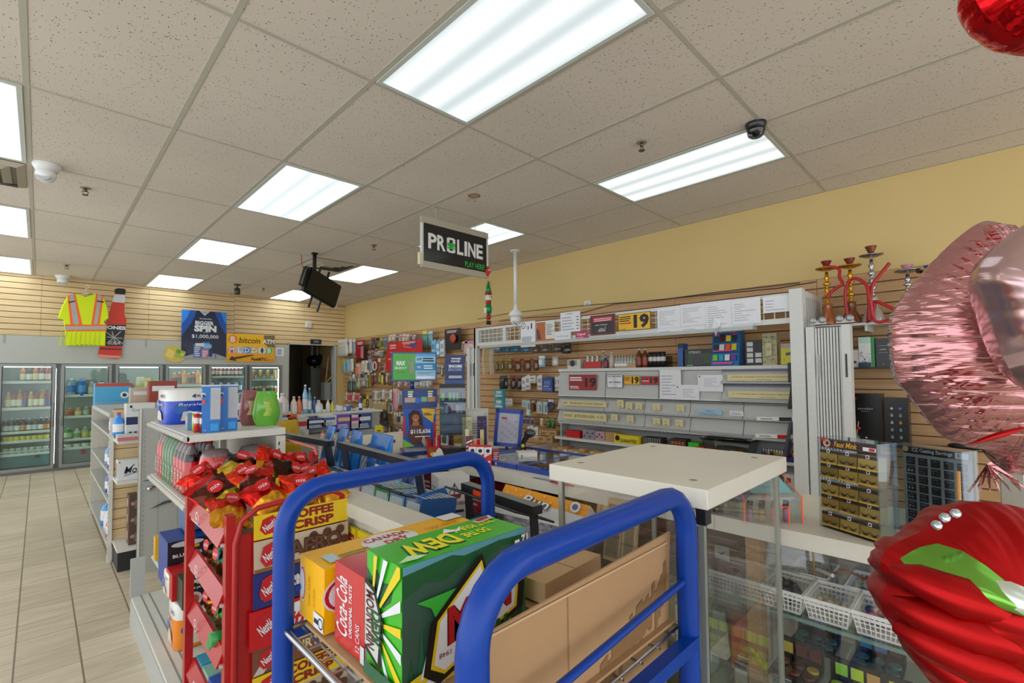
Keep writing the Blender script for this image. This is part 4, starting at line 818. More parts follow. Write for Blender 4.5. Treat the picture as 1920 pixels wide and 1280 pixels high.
def d_red(f):f.rect(.0,.0,1,1,mat('6a1a1c',.4));f.rect(.06,.08,.94,.94,mat('2a2022',.4));f.rect(.1,.66,.9,.92,mat('b81f22',.4));f.lines(.16,.7,.88,.88,2,WH,.4,.1);f.text('WE CHECK',.45,.5,.07,WH,w=.5);f.rect(.32,.16,.62,.26,mat('9a9a9c',.5));f.rect(.6,.26,.63,.4,mat('b0b0b0',.5));f.poly([(.34,.26),(.4,.34),(.5,.36),(.6,.26)],mat('8a8a8c',.5))
paper('dark red and black tobacco warning sign on the header',*g4(908,200,1094,350),RED,d_red,name='warning_sign',cat='sign')
def d_19(col,bgd='e9b800',tx='1a1a1a'):
 def d(f):f.rect(0,0,1,1,mat('1a1a1a',.5));f.rect(.02,.03,.98,.97,mat(bgd,.4));f.text('19',.72,.5,.8,mat(tx,.5),w=.46,bold=.05);f.lines(.05,.55,.42,.9,3,mat(tx,.5),.5,.2);f.lines(.05,.40,.42,.5,1,mat(col,.5),.8,.0);f.lines(.05,.08,.3,.14,1,mat(tx,.5))
 return d
paper('large yellow age-limit sign with a black 19 on the header',*g4(1115,185,1362,315),YEL,d_19('d8401c'),name='age_sign',cat='sign')
for i,(q,n)in enumerate((((130,142,305,298),9),((305,115,492,278),9),((492,95,690,322),10),((690,78,905,268),8),((922,55,1162,180),4))):
 paper('white typed sheet on the header, %s from the large yellow 19 sign'%ORD[i],*g5(*q),None,lambda f,n=n:f.lines(.08,.15,.85,.88,n,INKL,.18,.7),x=XF-.03-.004*(i%2))
for i,q in enumerate(((130,296,305,345),(305,276,492,330),(690,268,850,300))):paper('lower sheet peeking out under the typed sheets, %s from the left'%ORD[i],*g5(*q),None,lambda f:f.lines(.1,.2,.8,.6,2,INKL,.3),x=XF-.026)
mb=MB();a0=at(1350,612,x=XF-.05);mb.add([(0,0,0),(0,.07,-.02),(.01,.05,.08),(.02,.0,.05)],[(0,1,2,3)],PAPER);mb.add([(-.01,.0,0),(-.015,.03,-.08),(.0,.05,-.03)],[(0,1,2),(2,1,0)],PAPER);solo(mb,'torn_tag','torn paper tag dangling from the header above the blue display','tag',a0)
for i,pts in enumerate(([(935,602),(990,595),(1070,592),(1150,570),(1250,560),(1460,540),(1530,528)],[(895,598),(960,586),(1100,572),(1240,562),(1340,548),(1500,530)])):
 P3=[at(a,b,x=XW-.025-.03*i)for a,b in pts];a=MB();a.tube([p-P3[0]for p in P3],.004,mat('4a3a38',.5),6);solo(a,'wall_cable',['sagging dark cable along the slatwall top','straight dark cable just above the slatwall'][i],'cable',P3[0])
p=at(1107,573,x=XW-.02);a=MB();a.box(0,0,0,.02,.09,.06,M_WPL);a.box(-.004,.02,.015,0,.07,.045,LGREY);solo(a,'junction_box','small white box on the wall above the header','box',p)
XC=4.12
def cy_(px,py=760):return at(px,py,x=XC).y
t=thing('tobacco_cabinet','long grey tobacco cabinet with price strips against the slatwall','cabinet',(XC,0,0))
M_CAB=mat('a9acab',.4);M_CAB2=mat('bdc0be',.4);M_EDGE=mat('d4d6d3',.35)
yL,yR=cy_(1050),1.03;ztop=1.335;dz=XW-XC-.02
a=MB();a.box(-.02,yR,ztop-.03,dz,yL,ztop,M_EDGE);a.build('top_shelf',t)
a=MB();a.box(.0,yL-.02,.43,dz,yL,ztop-.03,M_CAB);a.box(0,yR,.43,dz,yR+.02,ztop-.03,M_CAB);a.box(.12,yR+.02,.43,dz,yL-.02,ztop-.03,M_CAB);a.build('carcass',t)
def zc(py,px=1280):return at(px,py,x=XC).z
def zcx(px,py):return at(px,py,x=XC).z
panels=[('big',1050,1138,693,742),('big',1138,1238,693,748),('big',1238,1357,693,755)]
seams=[1050,1138,1212,1297,1396,1500]
for(kd,p0,p1,y0,y1)in panels:
 a=MB();u,v=cy_(p1),cy_(p0);z1=zc((y0+y0)/2,(p0+p1)/2);z0=at((p0+p1)/2,(y1+(735+(p0-1050)*.08))/2,x=XC).z
 z1=ztop-.035;z0=1.05
 a.hexa([(-.03,u+.004,z0),(.0,u+.004,z0),(.0,v-.004,z0),(-.03,v-.004,z0)],[(-.004,u+.004,z1),(.0,u+.004,z1),(.0,v-.004,z1),(-.004,v-.004,z1)],M_CAB2)
 a.box(-.034,u+.004,z0-.012,.0,v-.004,z0,M_EDGE);a.build('flip_panel',t)
rows=[(1.02,.905),(.89,.775)]
for r,(z1,z0)in enumerate(rows):
 for k in range(5):
  u,v=cy_(seams[k+1])if k<4 else yR,cy_(seams[k]);u=max(u,yR)
  a=MB();a.hexa([(-.05,u+.003,z0),(.0,u+.003,z0),(.0,v-.003,z0),(-.05,v-.003,z0)],[(-.01,u+.003,z1),(.0,u+.003,z1),(.0,v-.003,z1),(-.01,v-.003,z1)],M_CAB2)
  a.box(-.058,u+.003,z0-.012,-.0,v-.003,z0+.004,M_CAB);a.box(-.03,u+.003,z1-.004,0,v-.003,z1+.012,mat('787b7a',.5));a.build('price_rail',t)
for z1,z0 in((ztop-.04,1.20),(1.17,1.05)):
 a=MB();u,v=yR,cy_(1357);a.hexa([(-.05,u+.003,z0),(.0,u+.003,z0),(.0,v-.003,z0),(-.05,v-.003,z0)],[(-.01,u+.003,z1),(.0,u+.003,z1),(.0,v-.003,z1),(-.01,v-.003,z1)],M_CAB2)
 a.box(-.058,u+.003,z0-.012,0,v-.003,z0+.004,M_CAB);a.box(-.03,u+.003,z1-.004,0,v-.003,z1+.012,mat('6a6c80',.5));a.build('price_rail',t)
for z,u0 in((.60,yL+.0),(.765,yL)):
 a=MB();a.box(-.10 if z<.7 else-.03,yR,z-.025,dz,u0,z,M_EDGE);a.build('shelf',t)
zs=at(1060,860,x=4.0).z
lt=thing('counter_shelving','low white shelving under the grey tobacco cabinet','shelf',(4.0,0,0))
a=MB()
for z in(.42,.1):a.box(-.08,yR,z-.025,XW-4.0-.02,3.95,z,M_EDGE)
a.build('shelf',lt)
a=MB();a.box(.02,3.93,0,XW-4.02,3.95,.42,M_EDGE);a.box(.02,yR,0,XW-4.02,yR+.02,.42,M_EDGE);a.build('upright',lt)
def cnote(name,label,cat,q,m,dec,off=-.036):return paper(label,*q,m,dec,x=XC+off,name=name,cat=cat)
cnote('age_sign','dark red sign with a black 19 on the left grey cabinet panel','sign',(1067,702,1118,731),mat('9c2226',.45),lambda f:(f.text('19',.8,.5,.6,mat('1c1014',.5),w=.4,bold=.04),f.lines(.04,.6,.5,.9,2,WH,.6,.1),f.lines(.04,.1,.4,.3,2,WH,.5,.2)))
cnote('no_smoking_sign','white NO SMOKING NO VAPING sign on the grey cabinet','sign',(1138,702,1168,727),WH,lambda f:(f.rect(0,0,1,1,INK),f.rect(.03,.03,.97,.97,WH),f.text('NO SMOKING',.5,.86,.12,INK,w=.8,bold=.03),f.ring(.5,.63,.09,RED),f.text('NO VAPING',.5,.42,.12,INK,w=.72,bold=.03),f.ring(.5,.18,.09,RED)))
cnote('age_sign','small yellow sign with a black 19 on the grey cabinet','sign',(1170,704,1200,721),YEL,d_19('d8401c'))
cnote('age_sign','small bright red sign with a black 19 on the grey cabinet','sign',(1203,705,1236,721),RED,d_19('e8e8e8','c02a26'))
cnote('handwritten_note','handwritten white sheet on the grey cabinet','notice',g5(148,612,308,832),PAPER,lambda f:f.lines(.1,.15,.9,.88,7,INKL,.2,.5),-.04)
cnote('letter','white letter taped lower right of the handwritten sheet','notice',g5(270,725,444,838),PAPER,lambda f:(f.lines(.3,.2,.9,.8,6,INKL,.2,.6),f.disc(.08,.85,.03,INK)),-.043)
cnote('letter','white letter with a thick fold on the third grey panel','notice',g5(434,650,622,775),PAPER,lambda f:(f.lines(.25,.3,.9,.85,6,INKL,.2,.5),f.disc(.08,.9,.03,INK)),-.04)
for k,(q,l,tx)in enumerate(((g5(655,645,1165,695),'cream strip reading Cash for Life on the upper right rail','Cash FOR LIFE   2 TOP PRIZES OF $1,000 A WEEK FOR LIFE REMAINING'),(g5(662,775,1200,828),'cream strip with a round seal on the second right rail','O   2 HUNDRED DRAWS FOR $25,000 A YEAR FOR LIFE'))):
 cnote('price_strip',l,'sign',q,mat('d9cf9a',.5),lambda f,tx=tx:(f.text(tx,.5,.58,.2,INK,w=.86),f.lines(.45,.15,.8,.3,1,INKL)),-.062)
for k,(q,l,tx)in enumerate(((g4(692,845,1028,886),'cream strip reading 6/49 on the left of the upper price rail','6/49    $5,000,000 CLASSIC DRAW'),(g4(704,935,1028,990),'cream strip reading $70,000,000 on the lower price rail','MAX  $70,000,000. +10'))):
 cnote('price_strip',l,'sign',q,mat('d9cf9a',.5),lambda f,tx=tx:f.text(tx,.48,.5,.42,INK,w=.9),-.062)
tags=[g4(1108,838,1158,895),g4(1172,858,1222,908),g4(1246,862,1296,908),g5(98,866,150,915),g5(275,876,330,925),g4(1066,945,1112,995),g4(1182,955,1232,1005),g5(98,975,152,1022),g5(168,978,222,1030),g5(266,986,322,1038)]
for i,q in enumerate(tags):cnote('price_tag','small cream price tag, %s from the left on the %s grey rail'%(ORD[i%5],"upper" if i<5 else "lower"),'tag',q,mat('dcd29c',.5),lambda f:(f.lines(.2,.45,.8,.8,2,INKL,.3),f.rect(.35,.12,.65,.2,INK)),-.062)
cnote('price_tag','pale blue label strip on the upper grey rail','tag',g5(430,910,615,948),mat('9ac4dc',.5),lambda f:(f.text('O.Shone',.5,.7,.3,INK,w=.3),f.lines(.05,.2,.95,.4,1,INKL)),-.062)
cnote('price_tag','white label right of the pale blue strip','tag',g5(672,922,775,958),PAPER,lambda f:f.lines(.1,.2,.9,.8,3,INKL),-.062)
def cloth(label,name,q,m,m2,cat):
 p=at(q[0],q[3],x=XC-.07);e=at(q[2],q[3],x=XC-.07);L=p.y-e.y;mb=MB();mb.box(0,0,0,.02,L,.03,m);f=mb.face('-x');f.rect(.55,0,.85,.9,m2);f.lines(.1,.3,.5,.7,2,INK);solo(mb,name,label,cat,(XC-.078,e.y,p.z),rot=(math.radians(-3),0,0))
cloth('long white and black packet lying on the right upper price rail','flat_packet',g5(878,925,1190,978),WHITE,BLACK,'packet');cloth('long white packet with a red triangle on the right lower price rail','flat_packet',g5(868,1060,1175,1105),WHITE,RED,'packet')
ZT=ztop+.0005
def top_box(name,label,cat,px0,px1,hpx,dep,c,dec=None,x=4.16,z=ZT,group=None):
 y0,y1=at(px1,690,x=x).y,at(px0,690,x=x).y;h=at((px0+px1)/2,688-hpx,x=x).z-at((px0+px1)/2,688,x=x).z
 mb=MB();mb.box(0,0,0,dep,y1-y0,h,mat(c,.4)if isinstance(c,str)else c);b=mb.last
 if dec:dec(mb.face('-x',b))
 return solo(mb,name,label,cat,(x,y0,z),group=group)
top_box('camera_carton','white carton with a black camera picture on the grey cabinet','box',1064,1088,17,.12,'d4d4ce',lambda f:(f.rect(.05,.35,.75,.95,mat('9a9a98',.5)),f.disc(.4,.6,.2,BLACK)))
top_box('red_tray','bright red tray of figurines on the grey cabinet','tray',1095,1127,13,.14,'c4161c')
for i in range(3):
 a=MB();a.lathe((0,0,0),[(0,0),(.018,0),(.024,.02),(.012,.05),(.02,.07),(.016,.09),(0,.1)],mat('b8b4b0',.3,.4),10);y=at(1102+i*9,690,x=4.2).y;solo(a,'figurine','silver figurine, %s from the left in the bright red tray'%ORD[i],'figurine',(4.205,y,ZT+.055))
def cabottle(label,px,hpx,r,c,cap,lab,x=4.2,name='bottle',z=None):
 p=at(px,688,x=x);h=at(px,688-hpx,x=x).z-p.z
 o=bottle_mb(h,r,mat(c,.2,coat=.4),mat(cap,.3),mat(lab,.4),neck=.3,n=14);return solo(o,name,label,'bottle',(x,p.y,ZT if z is None else z))
cabottle('white-capped grey spray bottle on the grey cabinet, left of the clear bottles',1132,33,.03,'9a9c94','e4e4e0','5a6a5a');cabottle('small dark bottle in front of the grey spray bottle',1136,22,.022,'3a4a6a','e4e4e0','a8302a',x=4.16)
cabottle('clear bottle with a white cap left of the row of vials',1147,30,.03,'b8bab0','e4e4e0','c8b8a8')
for i in range(7):cabottle('clear capped vial, %s of seven in the cardboard tray'%ORD[i],1156+i*5.6,21,.017,'b4b8b2','e8e8e4','c8ccc8',x=4.22,name='vial',z=ZT+.01)
top_box('vial_tray','low cardboard tray under the clear vials','tray',1152,1192,9,.02,'b89468',lambda f:f.rect(.0,.35,.6,.95,PAPER),x=4.17)
for i,px in enumerate((1199,1210)):cabottle('brown bottle with a white cap, %s of the pair on the grey cabinet'%['left','right'][i],px,35,.03,'6a3420','e4e4e0','9a4a30')
for i in range(4):
 p=at(1221+i*7.5,688,x=4.2);a=MB();a.lathe((0,0,0),[(0,0),(.026,0),(.026,.06),(.026,.1),(.026,.145),(.02,.15),(0,.15)],[BLACK,BLACK,mat('d0d0cc',.4),BLACK,RED,BLACK],14);solo(a,'energy_canister','black and white canister, %s of four beside the dark carton'%ORD[i],'canister',(4.2,p.y,ZT))
cbox('blue_sleeve','tall blue sleeve standing behind the dark green carton','box',*g5(284,415,322,590),4.2,.1,'1f5aa8',lambda f,mb,b:f.rect(0,.8,1,1,BLACK))
top_box('dark_carton','dark green and black carton lying on the grey cabinet','box',1284,1340,33,.16,'1c241c',lambda f:(f.rect(.1,.15,.9,.75,mat('2f4a2a',.4)),f.disc(.45,.4,.2,mat('141414',.3)),f.text('STEREO',.35,.82,.12,WH,w=.4),f.lines(.08,.06,.4,.12,1,WH)),x=4.18)
p0=at(1333,687,x=4.14);p1=at(1385,687,x=4.14);hh=at(1360,617,x=4.14).z-ZT
t=thing('candy_display','tilted blue card display of coloured candy packs on the grey cabinet','display',(4.14,p1.y,ZT));wd=p0.y-p1.y
a=MB();a.hexa([(0,0,0),(.16,0,0),(.16,wd,0),(0,wd,0)],[(.06,0,hh),(.16,0,hh),(.16,wd,hh),(.06,wd,hh)],mat('1b6fb0',.35));a.build('stand',t)
f=Face(a,(0,0,0),(0,1,0),(0,0,1),1,1)
a=MB();nrm=Vector((.06,0,hh));f=Face(a,(0,wd,0),(0,-1,0),nrm,wd,nrm.length,e=.001);f.k=2
f.text('ZONGAZ',.55,.95,.055,WH,w=.6,bold=.03);f.rect(0,.64,1,.66,INK);f.rect(0,.36,1,.38,INK)
cols=['e04a9a','3a3a40','6a2a8a','c83a7a','2a4a5a','5a1f24','d8d030','303038','2a3a3a','d8d8d4','e8582a','d8c820','7ac83a','2aa0c8','e4e4e4','6a3a9a']
k=0
for zrow,hr in((.78,.10),(.67,.16),(.42,.17),(.14,.16)):
 for q in range(4):f.rect(.08+q*.22,zrow,.26+q*.22,zrow+hr,mat(cols[k%16],.3));k+=1
f.rect(.1,.04,.8,.09,mat('e04a9a',.4));f.rect(.1,.39,.8,.42,mat('e04a9a',.4));a.build('candy_packs',t)
cbox('sample_rack','black leaning rack of round white samples on the grey cabinet','rack',*g5(792,390,918,578),4.2,.06,BLACK,lambda f,mb,b:[f.rect(.08+.5*q,.1+.22*r,.45+.5*q,.27+.22*r,mat('d4d4d0',.4))for q in range(2)for r in range(4)if not(q and r>1)])
def d_flor(c1,c2):
 def d(f,mb=None,b=None):
  r_=random.Random(5)
  for _ in range(46):f.disc(r_.uniform(.08,.92),r_.uniform(.06,.94),.055,mat(c2,.5),n=7)
  f.rect(.3,.3,.7,.7,mat(c1,.4));f.disc(.5,.5,.12,mat('b08a4a',.4));f.text('N',.5,.5,.05,WH)
 return d
cbox('patterned_tin','tall gold and white patterned box near the right end of the grey cabinet','box',*g5(918,340,1026,577),4.17,.09,'b9b48a',d_flor('cfc9a2','8f8a52'))
cbox('lighter_packet','yellow and clear lighter packet at the right end of the grey cabinet','packet',*g5(1056,415,1180,570),4.17,.04,'b8a8a0',lambda f,mb,b:(f.rect(0,0,.75,.78,mat('d8d228',.4)),f.poly([(.3,.55),(.9,.62),(.95,.2),(.8,.2),(.72,.45),(.3,.42)],mat('5a4440',.4)),f.rect(.8,.12,.98,.6,mat('b0382a',.4)),f.text('!',.2,.2,.15,BLACK)))
a=MB();p=at(1245,678,x=4.17);a.hexa([(0,0,0),(.1,0,0),(.1,.12,0),(0,.12,0)],[(.0,.0,.11),(.1,0,.11),(.1,.12,.04),(0,.12,.04)],glass('b8bcb8',1.5,'clear_acrylic'));solo(a,'acrylic_holder','clear wedge-shaped acrylic holder behind the canisters','holder',(4.25,at(1252,688,x=4.25).y,ZT))
ZS=.60+.0005
def shelf_box(name,label,cat,q,c,dec=None,x=4.06,dep=.1,z=ZS,group=None):
 y0,y1=at(q[2],q[3],x=x).y,at(q[0],q[3],x=x).y;zb=at((q[0]+q[2])/2,q[3],x=x).z;h=at((q[0]+q[2])/2,q[1],x=x).z-zb
 mb=MB();mb.box(0,0,0,dep,y1-y0,max(.02,h),mat(c,.4)if isinstance(c,str)else c);b=mb.last
 if dec:dec(mb.face('-x',b))
 return solo(mb,name,label,cat,(x,y0,z),group=group)
shelf_box('red_tray','small red tray under the left end of the price rails','tray',g4(724,1035,828,1085),'c4161c')
shelf_box('floral_carton','grey floral carton right of the small red tray','box',g4(850,1035,940,1108),'8f8c94',lambda f:[f.disc(.15+.23*q,.3+.35*(q%2),.09,mat('5a5464',.5),n=8)for q in range(4)])
shelf_box('floral_carton','pink floral carton left of the yellow guarantee box','box',g4(944,1045,1015,1112),'b898a4',lambda f:[f.disc(.2+.25*q,.4+.25*(q%2),.1,mat('6a2848',.5),n=8)for q in range(3)])
shelf_box('kraft_carton','kraft carton behind the yellow guarantee box','box',g4(1020,1040,1100,1110),KR)
shelf_box('guarantee_box','yellow box reading GUARANTEED with a black panel','box',g4(1086,1078,1268,1142),'e0cc28',lambda f:(f.disc(.14,.6,.1,BLACK),f.text('GUARANTEED',.6,.35,.4,BLACK,w=.68,bold=.02)),x=4.03,dep=.08)
shelf_box('black_wedge','black sloped holder with a white nozzle above the yellow guarantee box','holder',g4(1170,1060,1330,1085),'1a1a1c',x=4.13,dep=.1)
shelf_box('pen_rack','dark rack of pens under the centre of the price rails','rack',g4(1300,1080,1440,1145),'2a2a2c',lambda f:[f.rect(.05+.12*q,.1,.1+.12*q,.95,mat('8a8a88',.4))for q in range(8)])
shelf_box('green_tray','bright green tray on the lower shelf left of the clear tub','tray',g5(360,1100,440,1160),'3ac02a')
shelf_box('orange_tray','orange-red tray left of the clear tub','tray',g5(410,1150,540,1190),'e0402a',x=4.0)
shelf_box('dark_tray','dark tray of small pipes on the lower shelf','tray',g5(225,1090,345,1165),'3a2c24',lambda f:[f.disc(.15+.22*q,.6,.1,mat('a85a30',.4),n=8)for q in range(4)])
p=at(1367,848,x=3.98);t=thing('clear_tub','large clear plastic tub with a lid and a yellow label','tub',(4.08,at(1367,850,x=4.05).y,ZS));CL=glass('d4d8d6',1.6,'clear_plastic')
a=MB();a.hexa([(-.1,-.16,0),(.1,-.16,0),(.1,.16,0),(-.1,.16,0)],[(-.12,-.19,.12),(.12,-.19,.12),(.12,.19,.12),(-.12,.19,.12)],CL);a.build('body',t)
a=MB();a.box(-.13,-.2,.12,.13,.2,.14,CL);a.box(-.11,-.17,.14,.11,.17,.15,CL);a.build('lid',t);a=MB();a.box(-.112,-.14,.01,-.11,-.04,.05,YEL);a.build('label_strip',t)
a=MB();a.lathe((0,0,0),[(0,0),(.09,0),(.09,.06),(0,.07)],mat('3a3c40',.4),14,sx=.8);solo(a,'dark_lump','dark rounded pouch inside the clear plastic tub','pouch',(4.08,at(1367,850,x=4.05).y+.02,ZS+.004))
lc=['2a4a9a','7a3a2a','9a9488','26262a','6a7a3a','b8a02a','b89a3a','a8a49a','c8c8c4','3a5a8a','8a2a2a','c8b050']
for i in range(12):
 p=at(1432+i*5.1,858,x=4.1);a=MB();a.lathe((0,0,0),[(0,0),(.013,0),(.013,.055),(.01,.06),(.011,.075),(0,.078)],[mat(lc[i],.3)]*3+[STEEL]*2,10)
 solo(a,'lighter','upright lighter, %s from the left in the row beside the clear tub'%ORD[i],'lighter',(4.1,p.y,ZS+.002),group='lighters beside the clear tub')
a=MB();a.box(0,0,0,.03,.34,.035,mat('2a2a70',.4));a.box(-.004,.1,.01,0,.16,.03,RED);solo(a,'lighter_tray','blue tray in front of the row of lighters','tray',(4.03,at(1490,862,x=4.03).y,ZS))
a=MB();a.hexa([(0,0,0),(.12,0,0),(.12,.02,0),(0,.02,0)],[(.02,-.05,.3),(.14,-.05,.3),(.14,-.03,.3),(.02,-.03,.3)],mat('3c4452',.4));solo(a,'folder','dark grey folder leaning at the right end of the lighter shelf','folder',(4.0,1.12,ZS))
a=MB();p=at(1492,686,x=4.08);a.box(0,0,0,.02,.02,.15,BLACK);a.hexa([(0,0,-.2),(.02,0,-.2),(.02,.03,-.2),(0,.03,-.2)],[(0,-.03,0),(.02,-.03,0),(.02,.0,0),(0,.0,0)],mat('3a3028',.6));solo(a,'dark_flap','dark strap hanging at the right end of the grey cabinet','strap',(XC-.09,1.07,1.2))
for i in range(11):
 px0=1035+i*10;x=3.99;p=at(px0,835+i*2.2,x=x);L=at(px0,838,x=x).y-at(px0+9.4,838,x=x).y;mb=MB();c=['b08a58','c4a070','a87a48','cbb48c'][i%4];hh=.06+.012*(i%3)
 mb.box(0,0,0,.1,L,hh,mat(c,.6));f=mb.face('-x');(f.text('RAW',.5,.5,.5,mat('5a2c1c',.5),w=.6)if i%2 else f.rect(.1,.2,.9,.7,mat('d8c8a0',.5)))
 solo(mb,'rolling_paper_box','small tan box, %s from the left on the low shelf below the cabinet'%ORD[i],'box',(x,p.y-L,.4205),group='tan boxes on the low shelf')
for i,(q,c,l,g)in enumerate(((((765,375,860,440)),'26242a','black box with a pink spot on the low shelf by the gate','d0305a'),(((870,345,965,445)),'d8d4ce','white box with a red trumpet mark on the low shelf','a83a30'),(((972,418,1045,462)),'e8641e','orange box on the low shelf by the gate','b03a10'))):
 x0,y0,x1,y1=[1280+q[0]/4.571,800+q[1]/4.571,1280+q[2]/4.571,800+q[3]/4.571];x=4.02
 a0,a1=at(x0,y1,x=x),at(x1,y1,x=x);h=at(x0,y0,x=x).z-a0.z;mb=MB();mb.box(0,0,0,.1,a0.y-a1.y,h,mat(c,.4));f=mb.face('-x');f.rect(.15,.25,.6,.7,mat(g,.4));solo(mb,'small_box',l,'box',(x,a1.y,.4205))
XCN,ZCN=1.49,.84
LAM=mat('d9d6c8',.4);LAME=mat('b3ad9b',.5)
t=thing('shop_counter','long white-topped sales counter running from the glass case to the lottery stand','counter',(XCN,0,0))
a=MB();a.box(0,.62,ZCN-.045,.62,2.62,ZCN,LAM);a.box(0,2.62,ZCN-.045,.62,3.3,ZCN,LAM);a.box(0,-.55,ZCN-.045,.48,.618,ZCN,LAM);a.build('worktop',t)
BRN=mat('8a5f4a',.5,var=.12,scale=14);TAN=mat('c9a06c',.5)
a=MB();a.box(.42,.64,.05,.45,3.28,ZCN-.045,BRN);a.box(.42,-.5,.02,.45,.6,ZCN-.045,mat('b8b4aa',.5));a.build('back_panel',t)
a=MB()
for z in(.30,.40,.50,.60,.70):a.box(.40,.64,z,.42,3.25,z+.006,TAN)
a.build('slat_grooves',t)
a=MB()
for y in(.50,1.42,2.45,3.2):a.box(.03,y,.06,.08,y+.04,ZCN-.045,TAN)
a.box(.0,.62,0,.42,3.28,.08,LAME);a.box(.02,.62,.30,.42,3.28,.315,mat('c9c4b4',.5));a.build('support',t)
GS=glass('dfe9e4',1.2,'shelf_glass')
t2=thing('glass_display_bay','glass-shelved display bay under the counter holding white baskets','display case',(XCN,0,0))
a=MB();a.box(.0,-.5,.02,.008,.48,ZCN-.05,GLASS);a.build('front_glass',t2)
for z in(.60,.40,.2):
 a=MB();a.box(.015,-.48,z-.008,.40,.47,z,GS);a.box(.013,-.48,z-.009,.016,.47,z+.001,mat('6a8a80',.2));a.build('glass_shelf',t2)
def basket_parts(t,L=.105,D=.15,H=.055):
 W1=mat('eceeea',.35);s=.82
 a=MB();bx,by=D/2*s,L/2*s;tx,ty=D/2,L/2
 def P(u,k):
  q=int(u)%4;f_=u-int(u);c=[(-1,-1),(1,-1),(1,1),(-1,1)];x=c[q][0]+(c[(q+1)%4][0]-c[q][0])*f_;y=c[q][1]+(c[(q+1)%4][1]-c[q][1])*f_
  return((bx+(tx-bx)*k)*x,(by+(ty-by)*k)*y,H*k)
 for i in range(36):a.tube([P(i/9,0),P(i/9,1)],.0016,W1,4)
 for k,r in((.0,.003),(.3,.0016),(.55,.0016),(.78,.004),(1,.005)):a.tube([P(q,k)for q in range(4)],r,W1,5,closed=True)
 a.build('lattice_wall',t);a=MB();a.box(-bx,-by,.0,bx,by,.003,W1);a.build('base',t)
bt=thing('white_basket','white lattice basket with a dark scrunchie, leftmost of the front row under the counter','basket',(XCN+.10,.445,.6005),0,'white baskets on the glass shelf');basket_parts(bt)
bl=['white lattice basket of beige clips, second of the front row under the counter','white lattice basket of pink clips, third of the front row under the counter','white lattice basket of red and black clips, fourth of the front row under the counter','white lattice basket at the far left of the back row under the counter','white lattice basket of clear beads, second of the back row under the counter','white lattice basket at the right of the back row, beside the red balloon','white lattice basket hidden beside the red balloon, front row']
for(x,y),l in zip(((.10,.335),(.10,.225),(.10,.115),(.27,.42),(.26,.27),(.27,.12),(.10,.0)),bl):dup(bt,(XCN+x,y,.6005),label=l)
def scatter(name,label,cat,loc,cols,n,r=.03,seed=1,h=.03):
 r_=random.Random(seed);a=MB()
 for i in range(n):a.ball((r_.uniform(-r*1.3,r*1.3),r_.uniform(-r,r),r_.uniform(.0,h)),r_.uniform(.006,.011),mat(r_.choice(cols),.25,coat=.4),7,sy=r_.uniform(.5,1.6))
 solo(a,name,label,cat,loc,kind='stuff')
scatter('hair_clips','beige hair clips in the second front basket','hair clips',(XCN+.1,.335,.612),['d0c4a8','c0b090'],16,seed=2)
scatter('hair_clips','pink and white hair clips in the third front basket','hair clips',(XCN+.1,.225,.612),['c85a60','e0c8c8','2a3a6a'],26,seed=3)
scatter('hair_clips','red and black hair clips in the fourth front basket','hair clips',(XCN+.1,.115,.612),['b8282a','1a1a1a','d8d0c8'],26,seed=4)
scatter('beads','clear and green beads in the second back basket','beads',(XCN+.26,.27,.612),['c8d0cc','3a8a5a','e0e4e0'],26,seed=5)
scatter('hair_clips','yellow hair clips in the right back basket','hair clips',(XCN+.27,.12,.612),['c8b850','d8d0a0'],18,seed=6)
a=MB();a.ball((0,0,.03),.033,mat('2a2a34',.6,bump=.6),14,sz=.8);fluff(a,(0,0,.01),.045,.04,mat('34343e',.6),60,9);solo(a,'scrunchie','dark blue-black scrunchie in the leftmost front basket','scrunchie',(XCN+.1,.445,.605))
a=MB();a.box(-.02,-.02,0,.02,.02,.012,mat('c85060',.4));solo(a,'pink_packet','pink packet in the leftmost front basket beside the scrunchie','packet',(XCN+.06,.48,.606))
a=MB();r_=random.Random(4)
a.grid(lambda u,v:(.09*math.cos(u*6.283)*(1-.25*v)*(1+.25*math.sin(u*19)),.12*math.sin(u*6.283)*(1-.25*v)*(1+.2*math.cos(u*23)),.15*v+.01*math.sin(u*31)),40,6,glass('eef2f4',3.5,'clear_plastic_film',.08),closed_u=True);solo(a,'plastic_film','crumpled clear plastic wrap rising from the left back basket','wrap',(XCN+.25,.5,.64))
a=MB();a.tube([(0,0,0),(0,.005,.17)],.003,mat('c8a848',.3,.8),6);solo(a,'gold_chain','thin gold chain hanging from the counter edge above the back baskets','chain',(XCN+.2,.40,.625))
a=MB();a.tube([(0,.0,.01),(.03,-.05,.03),(.0,-.10,.03),(-.02,-.13,.05)],.004,mat('9a5a30',.5),6);a.tube([(.01,.02,.02),(-.04,-.03,.03)],.006,WHITE,6);solo(a,'headband','brown and white headband across the back baskets','headband',(XCN+.22,.38,.65))
PAL=mat('1c1719',.25,coat=.6)
def palette(label,y,x,cols,cols2,z=.4005,w=.12,ang=0):
 t=thing('makeup_palette',label,'makeup palette',(XCN+x,y,z),ang);a=MB();a.box(-.05,-w/2,0,.05,w/2,.012,PAL);f=a.face('-x');f.lines(.05,.2,.6,.8,1,mat('c8c8c4',.4));a.build('tray',t)
 a=MB();a.box(.05,-w/2,.012,.058,w/2,.075,PAL);f=a.face('-x');[f.rect(.1+.3*q,.3,.34+.3*q,.8,mat(c,.3))for q,c in enumerate(cols)];a.build('lid',t)
 for i in range(2):
  for j in range(3):
   a=MB();a.lathe((0,0,0),[(0,0),(.015,0),(.015,.008),(0,.008)],mat(cols2[(i*3+j)%len(cols2)],.3),14);o=a.build('pan',t);o.location=(-.022+.044*i,-w/2+.022+.038*j,.012)
